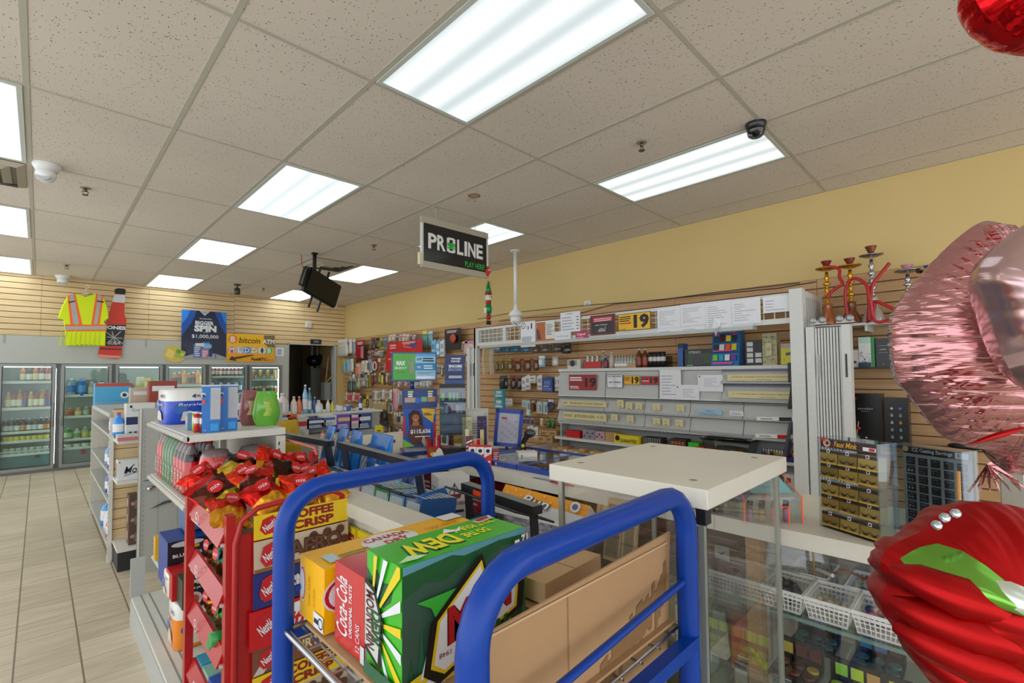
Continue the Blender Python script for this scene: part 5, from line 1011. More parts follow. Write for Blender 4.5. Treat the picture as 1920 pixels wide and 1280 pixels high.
palette('dark makeup palette with blue pots, back left under the baskets',.42,.26,['4a7aa0','3a6ab0','4a3038'],['3a7a90','2a5a80','3a8a90'],z=.42)
palette('dark makeup palette with blue pots, back right under the baskets',.26,.24,['4a9ac0','3a7ac8','5a3a44'],['3a8a90','2a6a70','3a7a80'],z=.42)
palette('makeup palette with gold tubes and dark red pans, front left',.43,.09,['c8b850','5a2a28','5a2a28'],['5a2a28','6a342c','52211f','c8b040'])
palette('makeup palette of bright green and yellow pots, front centre',.29,.07,['8ac83a','b8d83a','c8a060'],['7ac82a','a8c828','c8d020','b8904a'])
palette('makeup palette of lime green pots, front right beside the blue box',.17,.07,['b8d020','c8d83a','a8c020'],['b8d020','c8dc30','a8c820'])
a=MB();a.box(-.06,-.07,0,.06,.07,.05,mat('7ab0dc',.4));f=a.face('+z');f.disc(.3,.7,.14,mat('3a4a60',.3));f.disc(.6,.6,.14,mat('5a5a30',.3));f.disc(.35,.3,.2,mat('a8b0b4',.2,.5));solo(a,'light_blue_box','light blue open box beside the lime palette under the counter','box',(XCN+.1,.03,.4005))
palette('dark pink makeup palette on the lowest glass shelf',.34,.10,['5a2a3a','4a2230','5a2a3a'],['7a4050','6a3444'],z=.2005)
def at_box(name,label,cat,px0,py0,px1,py1,x,dep,c,dec=None,z=None,group=None,hmin=.02):
 a0,a1=at(px0,py1,x=x),at(px1,py1,x=x);h=max(hmin,at(px0,py0,x=x).z-a0.z);mb=MB();mb.box(0,0,0,dep,a0.y-a1.y,h,mat(c,.4)if isinstance(c,str)else c)
 if dec:dec(mb.face('-x'))
 return solo(mb,name,label,cat,(x,a1.y,a0.z if z is None else z),group=group)
a=MB();a.hexa([(0,0,0),(.03,0,0),(.03,.05,0),(0,.05,0)],[(.0,.01,.14),(.02,.01,.14),(.02,.04,.14),(0,.04,.14)],mat('cfcbbd',.4));f=Face(a,(0,.05,0),(0,-1,0),(0,0,1),.05,.14);f.k=3;f.text('CC',.5,.7,.08,mat('c86a50',.5),w=.3);solo(a,'cream_tube','cream and white squeeze tube standing behind the near glass edge','tube',(XCN+.02,.60,.4))
a=MB();a.box(0,0,0,.06,.08,.18,mat('c8623c',.45));f=a.face('-x');f.text('COFFEE',.5,.75,.05,WH,w=.5);f.disc(.5,.45,.2,mat('d88a60',.5));f.lines(.2,.15,.8,.3,3,WH);solo(a,'orange_carton','orange cosmetics carton beside the squeeze tube','box',(XCN+.06,.52,.36))
a=MB();a.box(0,0,0,.06,.12,.2,mat('d8dce0',.45));f=a.face('-x');f.rect(0,.9,1,.96,mat('2a5ab0',.4));f.lines(.2,.2,.7,.8,5,INKL);f.text('CC',.75,.7,.06,mat('c86a50',.5),w=.2);solo(a,'white_carton','white carton with a blue band behind the squeeze tube','box',(XCN+.05,.66,.32))
a=MB();a.box(0,0,0,.004,.055,.05,mat('e0dccf',.5));f=a.face('-x');f.poly([(.2,.5),(.5,.3),(.8,.7),(.5,.5)],DARK);solo(a,'small_card','small cream card with a dark scribble pinned under the counter','card',(XCN+.395,.73,.56))
a=MB();a.box(0,0,0,.01,.035,.1,mat('d8d4c4',.5));f=a.face('-x');f.ring(.5,.4,.3,mat('c0a040',.3,.8));f.ring(.5,.4,.18,mat('c0a040',.3,.8));f.rect(0,.85,1,1,BLACK);solo(a,'earring_card','white card of gold hoops hanging low beside the glass edge','earrings',(XCN+.03,.545,.3))
a=MB();[a.ball((.0,.01*q,.012*q),.014,mat('c8c83a',.3),8)for q in range(4)];solo(a,'yellow_clip','small yellow clip lying right of the orange carton','clip',(XCN+.04,.50,.42))
x0,y0,x1,y1,zt=.944,.405,1.462,.818,1.047
t=thing('glass_tower_case','square glass display case with a thick white top beside the blue cart','display case',(x0,y0,0))
W_,D_=x1-x0,y1-y0
_marb=mat('e2e0d4',.35,var=.04,scale=6)
a=MB();a.box(0,0,zt-.04,W_,D_,zt,_marb)
for q in((.07,.06),(.07,D_-.05),(W_-.07,.06),(W_-.07,D_-.05)):a.lathe((q[0],q[1],zt+.0003),[(.009,0),(.0,.0005)],mat('8f8b7c',.4),12)
a.build('top',t,bevel=.002)
for q in((.03,.02,W_-.03,.026),(.03,D_-.026,W_-.03,D_-.02)):a=MB();a.box(q[0],q[1],.12,q[2],q[3],zt-.04,GLASS);a.build('glass_pane',t)
for q in((.02,.03,.026,D_-.03),(W_-.026,.03,W_-.02,D_-.03)):a=MB();a.box(q[0],q[1],.12,q[2],q[3],zt-.04,GLASS);a.build('glass_pane',t)
ALU=mat('a3a69c',.3,.5)
for q in((.015,.015),(W_-.03,.015),(.015,D_-.03),(W_-.03,D_-.03)):a=MB();a.box(q[0],q[1],0,q[0]+.012,q[1]+.012,zt-.04,ALU);a.build('corner_post',t)
a=MB();a.box(.03,.0165,.12,.034,.0185,zt-.045,mat('1f3a2c',.2));a.box(.012,.01,zt-.075,.04,.03,zt-.04,BLACK);a.build('green_glass_edge',t)
for z in(.42,.70):
 a=MB();a.box(.03,.03,z,W_-.03,D_-.03,z+.006,GS);a.build('glass_shelf',t)
a=MB();a.box(0,0,0,W_,D_,.12,LAM);a.build('base',t)
for i,(px0,py0,px1,py1,l)in enumerate(((1112,950,1172,1060,'tan framed board leaning behind the glass tower case'),(1130,985,1160,1050,'tan rolling paper booklet with a patterned edge, left of the pair'),(1162,975,1185,1040,'tan rolling paper booklet with a patterned edge, right of the pair'))):
 x=XCN-.03-.04*i;a0,a1=at(px0,py1,x=x),at(px1,py1,x=x);h=.2;a=MB();w_=a0.y-a1.y
 a.hexa([(0,0,0),(.02,0,0),(.02,w_,0),(0,w_,0)],[(.04,0,h),(.06,0,h),(.06,w_,h),(.04,w_,h)],mat('bfa67a',.6));f=Face(a,(0,w_,0),(0,-1,0),(.04,0,h),w_,h*1.02,e=.0006);f.rect(.1,.06,.9,.93,mat('8a7550' if i else 'a8906a',.6));f.rect(.2,.12,.8,.86,mat('c9b78c' if i==0 else '7a6a4c',.6));
 if i:f.text('RAW',.5,.4,.3,INK,w=.12,ang=1.57)
 solo(a,'framed_board' if i==0 else 'paper_booklet',l,'board' if i==0 else 'booklet',(x,a1.y,.631))
def depth(p):return(p-Vector((0,0,EYE))).dot(VF)
def fac(p,tw=0):return-math.atan2(p.x,p.y)+tw
def spot(px,py,z=ZCN):
 p=at(px,py,z=z);return p,depth(p)/FPX
BLU=mat('1a3f9c',.3,coat=.4)
trays=[(1.98,1.56),(1.56,1.14),(1.14,.62)]
r_=random.Random(12)
for i,(ya,yb)in enumerate(trays):
 t=thing('ticket_tray',['lottery ticket tray in the counter nearest the red snack boxes','middle lottery ticket tray, with a round seal, left of the glass tower case','lottery ticket tray seen under the white top of the glass tower case'][i],'tray',(XCN+.08,yb,ZCN+.0005))
 L=ya-yb-.004;a=MB();a.box(0,0,0,.03,L,.022,BLU);a.box(.03,0,0,.46,.012,.016,BLU);a.box(.03,L-.012,0,.46,L,.016,BLU);a.box(.44,0,0,.46,L,.02,BLU);a.build('frame',t)
 a=MB();a.box(.03,.012,.001,.44,L-.012,.006,mat('5a5f66',.3));f=a.face('+z')
 for u in range(6):
  for v in range(5):
   c=r_.choice(['8a6a6c','b8a8a0','4a7a4a','c8b860','6a7a9a','a84a44','d0d0c8','7a8a8a','3a5a8a','c89a50']);x_,y_=.02+u*.163,.03+v*.195
   f.rect(x_,y_,x_+.145,y_+.17,mat(c,.35));f.k-=1;f.rect(x_+.02,y_+.03,x_+.09,y_+.09,mat(r_.choice(['e0e0dc','3a3a40','d8c870']),.4));f.k-=1
 a.build('tickets',t);a=MB();a.box(.028,.012,.014,.44,L-.012,.016,glass('f4faf8',1.3,'tray_cover'));a.build('clear_cover',t)
 a=MB();a.box(-.001,L*.5-.02,.022,.026,L*.5+.015,.0232,mat('e4e6e0',.4));f=a.face('+z');f.disc(.5,.5,.3,mat('c8b03a',.4));a.box(.0,L*.5+.03,.022,.026,L*.5+.06,.028,mat('16306e',.3));a.build('seal',t)
a=MB();p=at(1053,907,z=ZCN);a.lathe((0,0,0),[(0,0),(.05,0),(.05,.001),(0,.001)],mat('b8262c',.4),20,sy=1.3,sx=.35);solo(a,'counter_sticker','oval red sticker on the white counter edge','sticker',(p.x,p.y,ZCN+.0005))
a=MB();p=at(1020,899,z=ZCN);a.box(-.012,-.06,0,.012,.06,.001,mat('8a90a0',.4));solo(a,'counter_sticker','worn grey sticker left of the oval red one','sticker',(p.x,p.y,ZCN+.0005))
a=MB();a.tube([(0,0,.012),(.08,.03,.012)],.009,mat('c8a850',.5),8);p=at(940,872,z=ZCN);solo(a,'pen','yellow-brown stub at the corner of the first ticket tray','pen',(p.x-.03,p.y,ZCN))
p,s=spot(789,852);rz=fac(p,.12)
t=thing('lottery_stand','blue lottery stand with a green and blue screen above a winner poster','display',(p.x,p.y,ZCN),rz)
def sx_(px):return(px-789)*s
def sz_(py):return(852-py)*s
NB=mat('1c3578',.35,coat=.3);SCG=mat('469a38',.4,emit=.12);SCB=mat('86b4cc',.4,emit=.12);SCD=mat('0f6e96',.4,emit=.3)
a=MB();a.box(sx_(755),-.02,0,sx_(816),.16,.02,NB);a.box(sx_(760),.0,.02,sx_(812),.12,sz_(770),mat('c8ccca',.4));a.build('body',t)
a=MB();a.box(sx_(756),-.03,sz_(836),sx_(816),-.005,sz_(765),mat('1c55b0',.4));f=a.face('-y')
f.poly([(.55,1),(.98,.98),(.9,.62),(.62,.8)],mat('e8b81c',.4));f.poly([(.0,.22),(.35,.03),(.0,.0)],mat('8ac83a',.4));f.rect(0,.3,.06,.8,RED);f.rect(.92,.2,1,.65,RED)
SKN=mat('a8643c',.5);HAIR=mat('3a2018',.6)
f.poly([(.15,.86),(.3,.97),(.48,.93),(.58,.75),(.6,.45),(.35,.3),(.2,.5)],HAIR);f.disc(.37,.76,.11,SKN);f.poly([(.3,.68),(.45,.68),(.5,.55),(.25,.55)],SKN)
f.poly([(.2,.56),(.62,.56),(.78,.2),(.7,.05),(.3,.05),(.12,.3)],mat('5a3428',.5));f.disc(.33,.78,.012,BLACK);f.disc(.41,.78,.012,BLACK);f.line(.34,.71,.41,.71,.012,WH)
f.poly([(.6,.3),(.78,.06),(.64,.0),(.55,.15)],mat('b8b4ac',.4));f.text('$115,636',.52,.4,.13,WH,w=.62,bold=.04);f.lines(.35,.26,.95,.31,1,WH);f.lines(.62,.82,.9,.9,2,INK);f.text('oLg',.93,.88,.06,WH,w=.1);a.build('poster',t)
a=MB();a.box(sx_(757),-.03,sz_(764),sx_(818),.10,sz_(729),mat('23407e',.35));f=a.face('-y');f.rect(.03,.3,.35,.55,mat('b8a088',.4));f.rect(.52,.32,.7,.58,mat('7ab87a',.4));f.rect(.72,.32,.95,.58,mat('c88a60',.4));f.disc(.42,.4,.09,mat('2a6ac8',.3))
for q in((.12,.9),(.72,.9)):f.rect(q[0],q[1]-.08,q[0]+.16,q[1],mat('c8d828',.4));f.rect(q[0],q[1]-.2,q[0]+.14,q[1]-.12,WH);f.rect(q[0],q[1]-.32,q[0]+.14,q[1]-.24,WH)
a.build('ticket_dispenser',t)
a=MB();a.cyl((sx_(775),.05,sz_(735)),.012,(735-712)*s+.01,NB,10);a.box(sx_(764),.03,sz_(716),sx_(790),.06,sz_(700),NB);a.build('pole',t)
a=MB();x0_,x1_,z0_,z1_=sx_(735.5),sx_(819),sz_(714),sz_(660);a.box(x0_,-.01,z0_,x1_,.03,z1_,NB);f=a.face('-y')
f.rect(.03,.05,.52,.95,SCG);f.rect(.52,.05,.97,.95,SCB);f.text('MAX',.2,.62,.16,WH,w=.2,shear=.1,bold=.04);f.text('BELIEVE IT',.2,.45,.07,WH,w=.26,bold=.02);f.text('play today',.2,.31,.05,mat('2a6a20',.5),w=.18)
f.poly([(.3,.86),(.42,.62),(.44,.82),(.49,.84),(.48,.6),(.5,.3),(.45,.2),(.44,.34),(.41,.18),(.39,.3),(.4,.5),(.37,.62)],mat('8a9088',.5))
f.rect(.52,.37,.97,.62,SCD);f.rect(.52,.86,.97,.95,mat('3a86b0',.4,emit=.3));f.text('6/49',.6,.76,.1,INK,w=.1);f.lines(.68,.68,.94,.84,2,INK,.5,.2);f.text('MAX',.6,.48,.1,WH,w=.1,shear=.1);f.lines(.7,.42,.94,.58,2,WH,.5,.2);f.lines(.55,.24,.94,.34,2,INKL);f.lines(.54,.08,.95,.18,1,WH,.8,.0);a.build('screen',t)
def card_stand(name,label,px0,py0,px1,py1,yoff,m,dec,tilt=-.12,lean=0):
 p=at((px0+px1)/2,py1,z=ZCN);q=at((px0+px1)/2,(py0+py1)/2,y=p.y+yoff);d_=depth(q)/FPX
 w_,h_=(px1-px0)*d_,(py1-py0)*d_;a=MB();a.box(-w_/2,-.003,-h_/2,w_/2,.003,h_/2,m);f=a.face('-y',e=.0006);dec(f);return solo(a,name,label,'sign',q,rot=(0,lean,fac(q,.1)))
p,s=spot(849,856);rz=fac(p,.05)
t=thing('clear_display_case','clear acrylic display case of vapes with a navy sign on top','display case',(p.x,p.y,ZCN),rz)
def zz2(py):return(856-py)*s
ACR=glass('eaf0f4',1.3,'acrylic');w2=24*s
a=MB();a.box(-w2,-.03,.0,w2,.12,.05,BLACK);a.build('base',t);a=MB();a.box(-w2,.0,zz2(727),w2,.12,zz2(720),BLACK);a.build('cap',t)
a=MB()
for q in((-w2,-.03,-w2+.003,.12),(w2-.003,-.03,w2,.12),(-w2,-.033,w2,-.03)):a.box(q[0],q[1],.05,q[2],q[3],zz2(727),ACR)
a.box(-w2+.003,.115,.05,w2-.003,.12,zz2(727),mat('98a2b2',.3));a.build('case_panel',t)
for py in(840,812,795,775,752):a=MB();a.box(-w2+.004,-.028,zz2(py),w2-.004,.11,zz2(py)+.003,ACR);a.build('clear_shelf',t)
vc=['8a8c9a','a8b0c0','5a2a4a','b8c0c8','7ac82a','c8ccd0','4a4c5a']
for py,n,cs in((752,6,['7adc1a','2a2a30','7adc1a','b8bcc8','9ab84a','3a3a44']),(775,6,['8a8c9a','a8b0b8','8a2a4a','5a1f3a','b8c0c8','98a0b0'])):
 for i in range(n):
  a=MB();a.box(-.006,-.006,0,.006,.006,15*s,mat(cs[i],.3));a.cyl((0,0,15*s),.004,.006,BLACK,8)
  pp=Matrix.Rotation(rz,4,'Z')@Vector((-w2*.75+i*w2*.28,.0,zz2(py)+.0035));solo(a,'vape_pen','%s vape pen, %s from the left on the %s shelf of the clear case'%({'7adc1a':'lime','2a2a30':'black','b8bcc8':'silver'}.get(cs[i],'small'),ORD[i],'top' if py==752 else 'second'),'vape pen',(p.x+pp.x,p.y+pp.y,ZCN+pp.z),rz,'vape pens in the clear case')
a=MB();a.box(-.03,-.02,0,.05,.05,28*s*.8,mat('c8902a',.4));f=a.face('-y');f.rect(0,0,.3,1,mat('5a2020',.4));pp=Matrix.Rotation(rz,4,'Z')@Vector((0.01,.02,.053));solo(a,'amber_box','amber and dark red box in the bottom of the clear display case','box',(p.x+pp.x,p.y+pp.y,ZCN+pp.z),rz)
a=MB();w3=19*s;h3=55*s;a.box(-w3,-.003,0,w3,.003,h3,mat('1f2f5e',.4));f=a.face('-y');f.rect(0,0,1,.12,mat('2a4c8a',.4));f.text('WINNERS',.55,.87,.06,WH,w=.5,bold=.03);f.text('CHOOSE',.52,.78,.06,WH,w=.45,bold=.03);f.text('ENCORE',.52,.61,.1,WH,w=.66,bold=.04);f.text('ENCORE',.5,.49,.1,mat('8aa0c8',.4),w=.66,bold=.03);f.lines(.18,.2,.85,.3,2,WH,.5,.1)
pp=Matrix.Rotation(rz,4,'Z')@Vector((.015,.03,zz2(720)+.001));solo(a,'encore_sign','navy sign reading WINNERS CHOOSE ENCORE on the clear display case','sign',(p.x+pp.x,p.y+pp.y,ZCN+pp.z),rz+.1)
q0=at(757,665,x=4.1)
for k,(px0,py0,px1,py1,l)in enumerate(((722,641,757,694,'tall red winners card left of the screen'),(742,638,792,668,'red winners card above the screen'))):
 a0=at(px0,py1,x=4.22-k*.03);a1=at(px1,py1,x=4.22-k*.03);h=at((px0+px1)/2,py0,x=4.22-k*.03).z-a0.z;L=a0.y-a1.y;a=MB();a.hexa([(0,0,0),(.006,0,0),(.006,L,0),(0,L,0)],[(0,-.08 if k==0 else 0,h),(.006,-.08 if k==0 else 0,h),(.006,L-(.08 if k==0 else 0),h),(0,L-(.08 if k==0 else 0),h)],mat('c01c22',.4))
 f=Face(a,(0,L,0),(0,-1,0),(0,0,1),L,h,e=.001);f.text('WINNERS',.5,.88,.06,WH,w=.5,bold=.03);f.text('CHOOSE',.5,.79,.06,WH,w=.45,bold=.03);f.rect(.55,.55,.8,.8,mat('3a4a8a',.4))if k else f.text('LEVEL UP',.4,.4,.07,WH,w=.4);f.line(.3,.65,.6,.5,.02,WH);solo(a,'winners_card',l,'sign',(4.22-k*.03,a1.y,a0.z))
a=MB();a.box(0,0,-.0,.25,.01,.01,HOOK);solo(a,'card_bracket','thin metal bracket holding the red winners cards off the slatwall','bracket',(4.228,at(750,665,x=4.2).y,at(750,665,x=4.2).z))
def good(name,label,cat,px,py,wpx,hpx,dpt,c,dec=None,tw=0,z=ZCN,lean=0,group=None):
 p,s=spot(px,py,z);w_,h_=wpx*s,hpx*s;a=MB();a.box(-w_/2,0,0,w_/2,dpt,h_,mat(c,.4)if isinstance(c,str)else c)
 if dec:dec(a.face('-y'))
 return solo(a,name,label,cat,(p.x,p.y,z+.0005),rot=(lean,0,fac(p,tw)),group=group)
good('tea_box','small white and green box in front of the winner poster','box',777,850,26,15,.07,'dfe2dc',lambda f:(f.rect(0,0,1,.25,mat('3a8a4a',.4)),f.text('coffee',.3,.6,.3,GRN,w=.4),f.lines(.6,.4,.9,.8,3,INKL)),.25)
good('flat_booklet','flat white booklet on the counter left of the winner poster','booklet',742,852,50,3,.12,'cfd2cc',None,.2)
good('yellow_bottle_pack','bright yellow upright packet at the far end of the counter','packet',711,829,13,30,.05,'e0d01c',lambda f:f.lines(.2,.15,.8,.85,4,mat('2a5a3a',.5)),.1)
good('brown_trinkets','low heap of brown trinkets beside the yellow packet','trinkets',728,830,26,4,.05,'6a4028')
def d_tin(c1,c2):return lambda f:d_flor(c1,c2)(f)
for px,l,c1,c2,h in((876,'tall cream patterned gift tin in front of the white panel','d8d4b0','9a9460',46),(904,'tall dark purple patterned gift tin beside the cream one','c8b878','6a5a88',43)):
 good('gift_tin',l,'tin',px,856 if px==876 else 858,18,74 if px==876 else 76,.06,'c8c298' if px==876 else '2a1f44',d_tin(c1,c2))
good('plastic_divider','rounded white plastic panel behind the gift tins','panel',893,838,46,72,.01,'d8d8d0',lambda f:(f.rect(.2,.72,.8,.92,mat('e8e8e2',.4)),f.rect(.2,.1,.8,.3,mat('b8b8b0',.4)),f.lines(.25,.35,.8,.65,5,INKL)))
def stick_box(label,px,py,wpx,hb,hs,c,sticks,n,seed):
 p,s=spot(px,py);w_=wpx*s;rz=fac(p,.05);t=thing('snack_stick_box',label,'box',(p.x,p.y,ZCN+.0005),rz);a=MB();a.box(-w_/2,0,0,w_/2,.06,hb*s,mat(c,.35));f=a.face('-y');f.rect(.1,.6,.6,.8,GRN);f.disc(.4,.35,.18,mat('d8d020',.4));f.rect(.55,.1,.9,.5,WH);a.build('carton',t)
 r_=random.Random(seed)
 for i in range(n):
  a=MB();x=(i/(n-1)-.5)*w_*.9;h=hs*s*(.8+.3*r_.random());dx=(x/w_)*.03+r_.uniform(-.01,.01);m_=mat(r_.choice(sticks),.3);a.tube([(x,.03,hb*s*.5),(x+dx,.03,hb*s+h)],.006,m_,6);a.box(x+dx-.009,.026,hb*s+h*.75,x+dx+.009,.034,hb*s+h,m_);a.build('stick_wrapper',t)
stick_box('red box of upright meat sticks left of the white pointed card',812,858,20,20,17,'c4221c',['c8302a','a82018','d8d0c8','7a1c14'],8,1)
stick_box('red box of upright meat sticks right of the white pointed card',833,858,18,22,18,'b81a18',['c8302a','d02820','e0d8d0','4a8a3a'],8,2)
p,s=spot(823,867);a=MB();pts=[(-12,0),(10,0),(10,12),(5,24),(0,28),(-5,22),(-6,6),(-10,18),(-13,8)];a.prism([(x*s,z*s)for x,z in pts],-.002,.002,mat('d2d2c4',.5));solo(a,'pointed_card','blank white pointed display card on the counter edge','card',(p.x,p.y,ZCN+.0005),fac(p))
for i in range(3):good('candy_carton','white and red candy carton with a dark face logo, %s of three'%ORD[i],'box',886+i*14.5,874-0.5*i,14,38-i,.05,'d8261c',lambda f:(f.poly([(0,.42),(1,.62),(1,.95),(0,.95)],WH),f.disc(.5,.76,.26,mat('3a2430',.4),ry=.1),f.text('nerds',.5,.58,.07,ORG,w=.7),f.rect(.3,.15,.8,.25,WH)),.05)
good('stick_bundle','bundle of striped maroon and white sticks behind the candy cartons','sticks',880,866,14,48,.03,'6a2430',lambda f:[f.poly([(.1,.1+.15*k),(.9,.2+.15*k),(.9,.26+.15*k),(.1,.16+.15*k)],WH)for k in range(5)],lean=-.12)
good('red_stick_bundle','red and white wrapped bundle right of the maroon sticks','sticks',893,864,14,40,.03,'c8d0d8',lambda f:(f.rect(.55,0,1,1,RED),f.rect(.0,.7,.5,.95,ORG)))
good('red_tin','round red tin behind the candy cartons','tin',908,858,18,14,.05,'b81a18')
p,s=spot(851,851);a=MB();a.lathe((0,0,0),[(0,0),(.05,0),(.055,.05),(0,.05)],mat('1c1c1e',.3),20);solo(a,'black_stand','black round stand beside the meat stick boxes','stand',(p.x+.06,p.y+.0,ZCN+.0005))
p,s=spot(950,845);rz=fac(p,0);t=thing('results_board','tilted blue-framed lottery results board on the counter','display board',(p.x,p.y,ZCN+.0005),rz)
R6=Matrix.Rotation(math.radians(5),4,'Y')
a=MB();a.M=R6;w_,h_=26*s,70*s;z0=8*s
for q in((-w_,z0,w_,z0+.022),(-w_,z0+h_-.022,w_,z0+h_),(-w_,z0,-w_+.02,z0+h_),(w_-.02,z0,w_,z0+h_)):a.box(q[0],-.012,q[1],q[2],.012,q[3],BLU)
a.build('frame',t)
a=MB();a.M=R6;a.box(-w_+.02,-.004,z0+.022,w_-.02,.004,z0+h_-.022,mat('b8bcc8',.12,coat=.8));f=a.face('-y');f.rect(.14,.78,.4,.85,mat('a8384a',.4));
for u in range(5):
 for v in range(9):f.rect(.14+.16*u,.05+.08*v,.27+.16*u,.11+.08*v,mat(['9aa0b4','c0a8b4','a8b0c8'][(u+v)%3],.3));f.k-=1
a.build('results_sheet',t)
a=MB();a.tube([(0,.02,0),(0,.03,h_*.6)],.008,BLU,8);a.box(-.05,-.02,0,.05,.06,.008,BLU);a.build('stand',t)
p,s=spot(990,845);t=thing('barcode_scanner','black handheld barcode scanner standing on the counter','scanner',(p.x,p.y,ZCN+.0005),fac(p))
a=MB();a.tube([(-.03,0,.0),(-.025,0,.05),(.0,0,.09)],[.012,.013,.016],BLACK,10);a.build('handle',t);a=MB();a.ball((.012,0,.1),.026,mat('2c3238',.25,coat=.5),14,sx=1.3);a.build('head',t);a=MB();a.ball((-.03,-.012,.03),.012,mat('c8c83a',.3),10);a.build('yellow_trigger',t)
good('card_reader','white card reader in front of the barcode scanner','card reader',990,862,36,14,.07,'dcdcd8',lambda f:f.rect(.15,.4,.2,.7,DARK),.2)
good('red_pack_stack','small stack of dark red packs left of the barcode scanner','packs',930,866,12,22,.05,'a8424a',lambda f:f.lines(.1,.1,.9,.9,5,WH),.1)
def clutter_box(label,name,px,py,wpx,hpx,dpt,cols,seed,tw=0,n=40):
 p,s=spot(px,py);w_,h_=wpx*s,hpx*s;t=thing(name,label,'tray',(p.x,p.y,ZCN+.0005),fac(p,tw));a=MB();
 for q in((-w_/2,0,-w_/2+.003,dpt),(w_/2-.003,0,w_/2,dpt),(-w_/2,0,w_/2,.003),(-w_/2,dpt-.003,w_/2,dpt)):a.box(q[0],q[1],0,q[2],q[3],h_,ACR)
 a.box(-w_/2,0,0,w_/2,dpt,.003,ACR);a.build('clear_bin',t);r_=random.Random(seed);b=MB()
 for i in range(n):
  x,y,z=r_.uniform(-w_/2+.012,w_/2-.012),r_.uniform(.012,dpt-.012),r_.uniform(.008,h_*.85);m_=mat(r_.choice(cols),.25)
  b.ball((x,y,z),r_.uniform(.005,.009),m_,6,sx=r_.uniform(.6,1.6))
 o=b.build('contents',t);o['kind']='stuff'
clutter_box('clear bin of brown and white shells on the counter inside the glass tower view','shell_bin',1308,955,26,38,.09,['6a3a2a','d8d0c4','c8c0b4','4a2a20'],3)
clutter_box('clear bin of grey and black rings left of the orange-edged fragrance box','ring_bin',1358,966,52,58,.1,['5a5c58','8a8c84','3a3c3a','b0b0a4','8a6050'],5,n=90)
p,s=spot(1450,985);rz=fac(p,.5)
t=thing('fragrance_display','clear sloped fragrance display with glowing orange edges and a pale blue sheet','display box',(p.x+.02,p.y+.005,ZCN+.0005),rz)
OR=mat('ff5a1e',.25,emit=.25);w_,hF,hB,dd=.085,.075,.125,.11
a=MB();a.add([(-w_,0,0),(-w_,dd,0),(-w_,dd,hB),(-w_,0,hF)],[(0,1,2,3)],ACR);a.add([(w_,0,0),(w_,dd,0),(w_,dd,hB),(w_,0,hF)],[(0,1,2,3)],ACR);a.add([(-w_,0,0),(w_,0,0),(w_,0,hF),(-w_,0,hF)],[(0,1,2,3)],ACR);a.add([(-w_,0,hF),(w_,0,hF),(w_,dd,hB),(-w_,dd,hB)],[(0,1,2,3)],ACR);a.add([(-w_,dd,0),(w_,dd,0),(w_,dd,hB),(-w_,dd,hB)],[(0,1,2,3)],ACR);a.build('acrylic_shell',t)
a=MB()
for x in(-w_,w_):a.tube([(x,0,0),(x,0,hF)],.0022,OR,5);a.tube([(x,0,hF),(x,dd,hB)],.0012,OR,5)
for x in(-.0,.045):a.tube([(x,.0,0),(x,.0,hF*.62)],.002,OR,5);a.tube([(x,.05,0),(x,.05,hF)],.002,OR,5)
a.tube([(-.0,0,hF*.62),(.045,0,hF*.62)],.0015,OR,5);a.build('orange_edges',t)
a=MB();sl=Vector((0,dd,hB-hF)).normalized();f=Face(a,(-.055,.012,hF+.008),(1,0,0),sl,.12,.09);f.rect(0,0,1,1,mat('8fd0dc',.5));f.text('FRAGRANCES',.5,.82,.09,INK,w=.75);f.lines(.12,.5,.9,.7,3,INKL);a.add([f.P(0,0),f.P(1,0),f.P(1,1),f.P(0,1)],[(3,2,1,0)],mat('8fd0dc',.5));a.build('blue_sheet',t)
fc=['c88ab0','c8a040','d8b050','b8c0c8','c84a6a','d8a030']
for i in range(8):
 a=MB();a.lathe((0,0,0),[(0,0),(.008,0),(.008,.035),(.005,.038),(.008,.038),(.008,.052),(0,.052)],[mat(fc[i%6],.2)]*3+[mat('1c2a4a',.2)]*3,10)
 pp=Matrix.Rotation(rz,4,'Z')@Vector((-.06+.018*i,.02+.03*(i%2),.001));solo(a,'perfume_vial','dark-capped perfume vial, %s from the left in the orange-edged box'%ORD[i],'perfume',(p.x+.02+pp.x,p.y+.005+pp.y,ZCN+.001))
def quad_board(px4,z0,name,label,cat,x=None):
 """upright acrylic display whose base line lies on the counter between two pixels"""
 a0,a1=at(*px4[0],z=z0),at(*px4[1],z=z0);d=a1-a0;w_=d.length;rz=math.atan2(d.y,d.x)
 h=(px4[2])*depth((a0+a1)/2)/FPX;return thing(name,label,cat,a0,rz),w_,h
t,w_,h_=quad_board(((1537,985),(1652,1022),176),ZCN,'eyelash_display','clear acrylic rack of gold false-eyelash packs on the counter','display rack')
a=MB()
for q in((0,0,.003,.07),(w_-.003,0,w_,.07)):a.box(q[0],q[1],0,q[2],q[3],h_,ACR)
a.box(0,.055,0,w_,.058,h_,ACR);a.box(0,0,0,w_,.07,.003,ACR);a.box(0,0,h_-.003,w_,.07,h_,ACR);a.build('acrylic_rack',t)
a=MB();a.box(.003,.01,h_*.89,w_-.003,.012,h_*.99,mat('3a1f24',.4));f=a.face('-y');f.text('Faux Mink',.45,.5,.6,mat('e0b02a',.4),w=.4,shear=.25,bold=.01);f.disc(.12,.5,.07,mat('c89a80',.5));f.disc(.13,.5,.03,mat('3a2420',.5),ry=.2);f.rect(.75,.2,.96,.6,WH);f.rect(.85,.25,.94,.55,RED);f.rect(-.0,.7,.1,1.1,RED);a.build('header_strip',t)
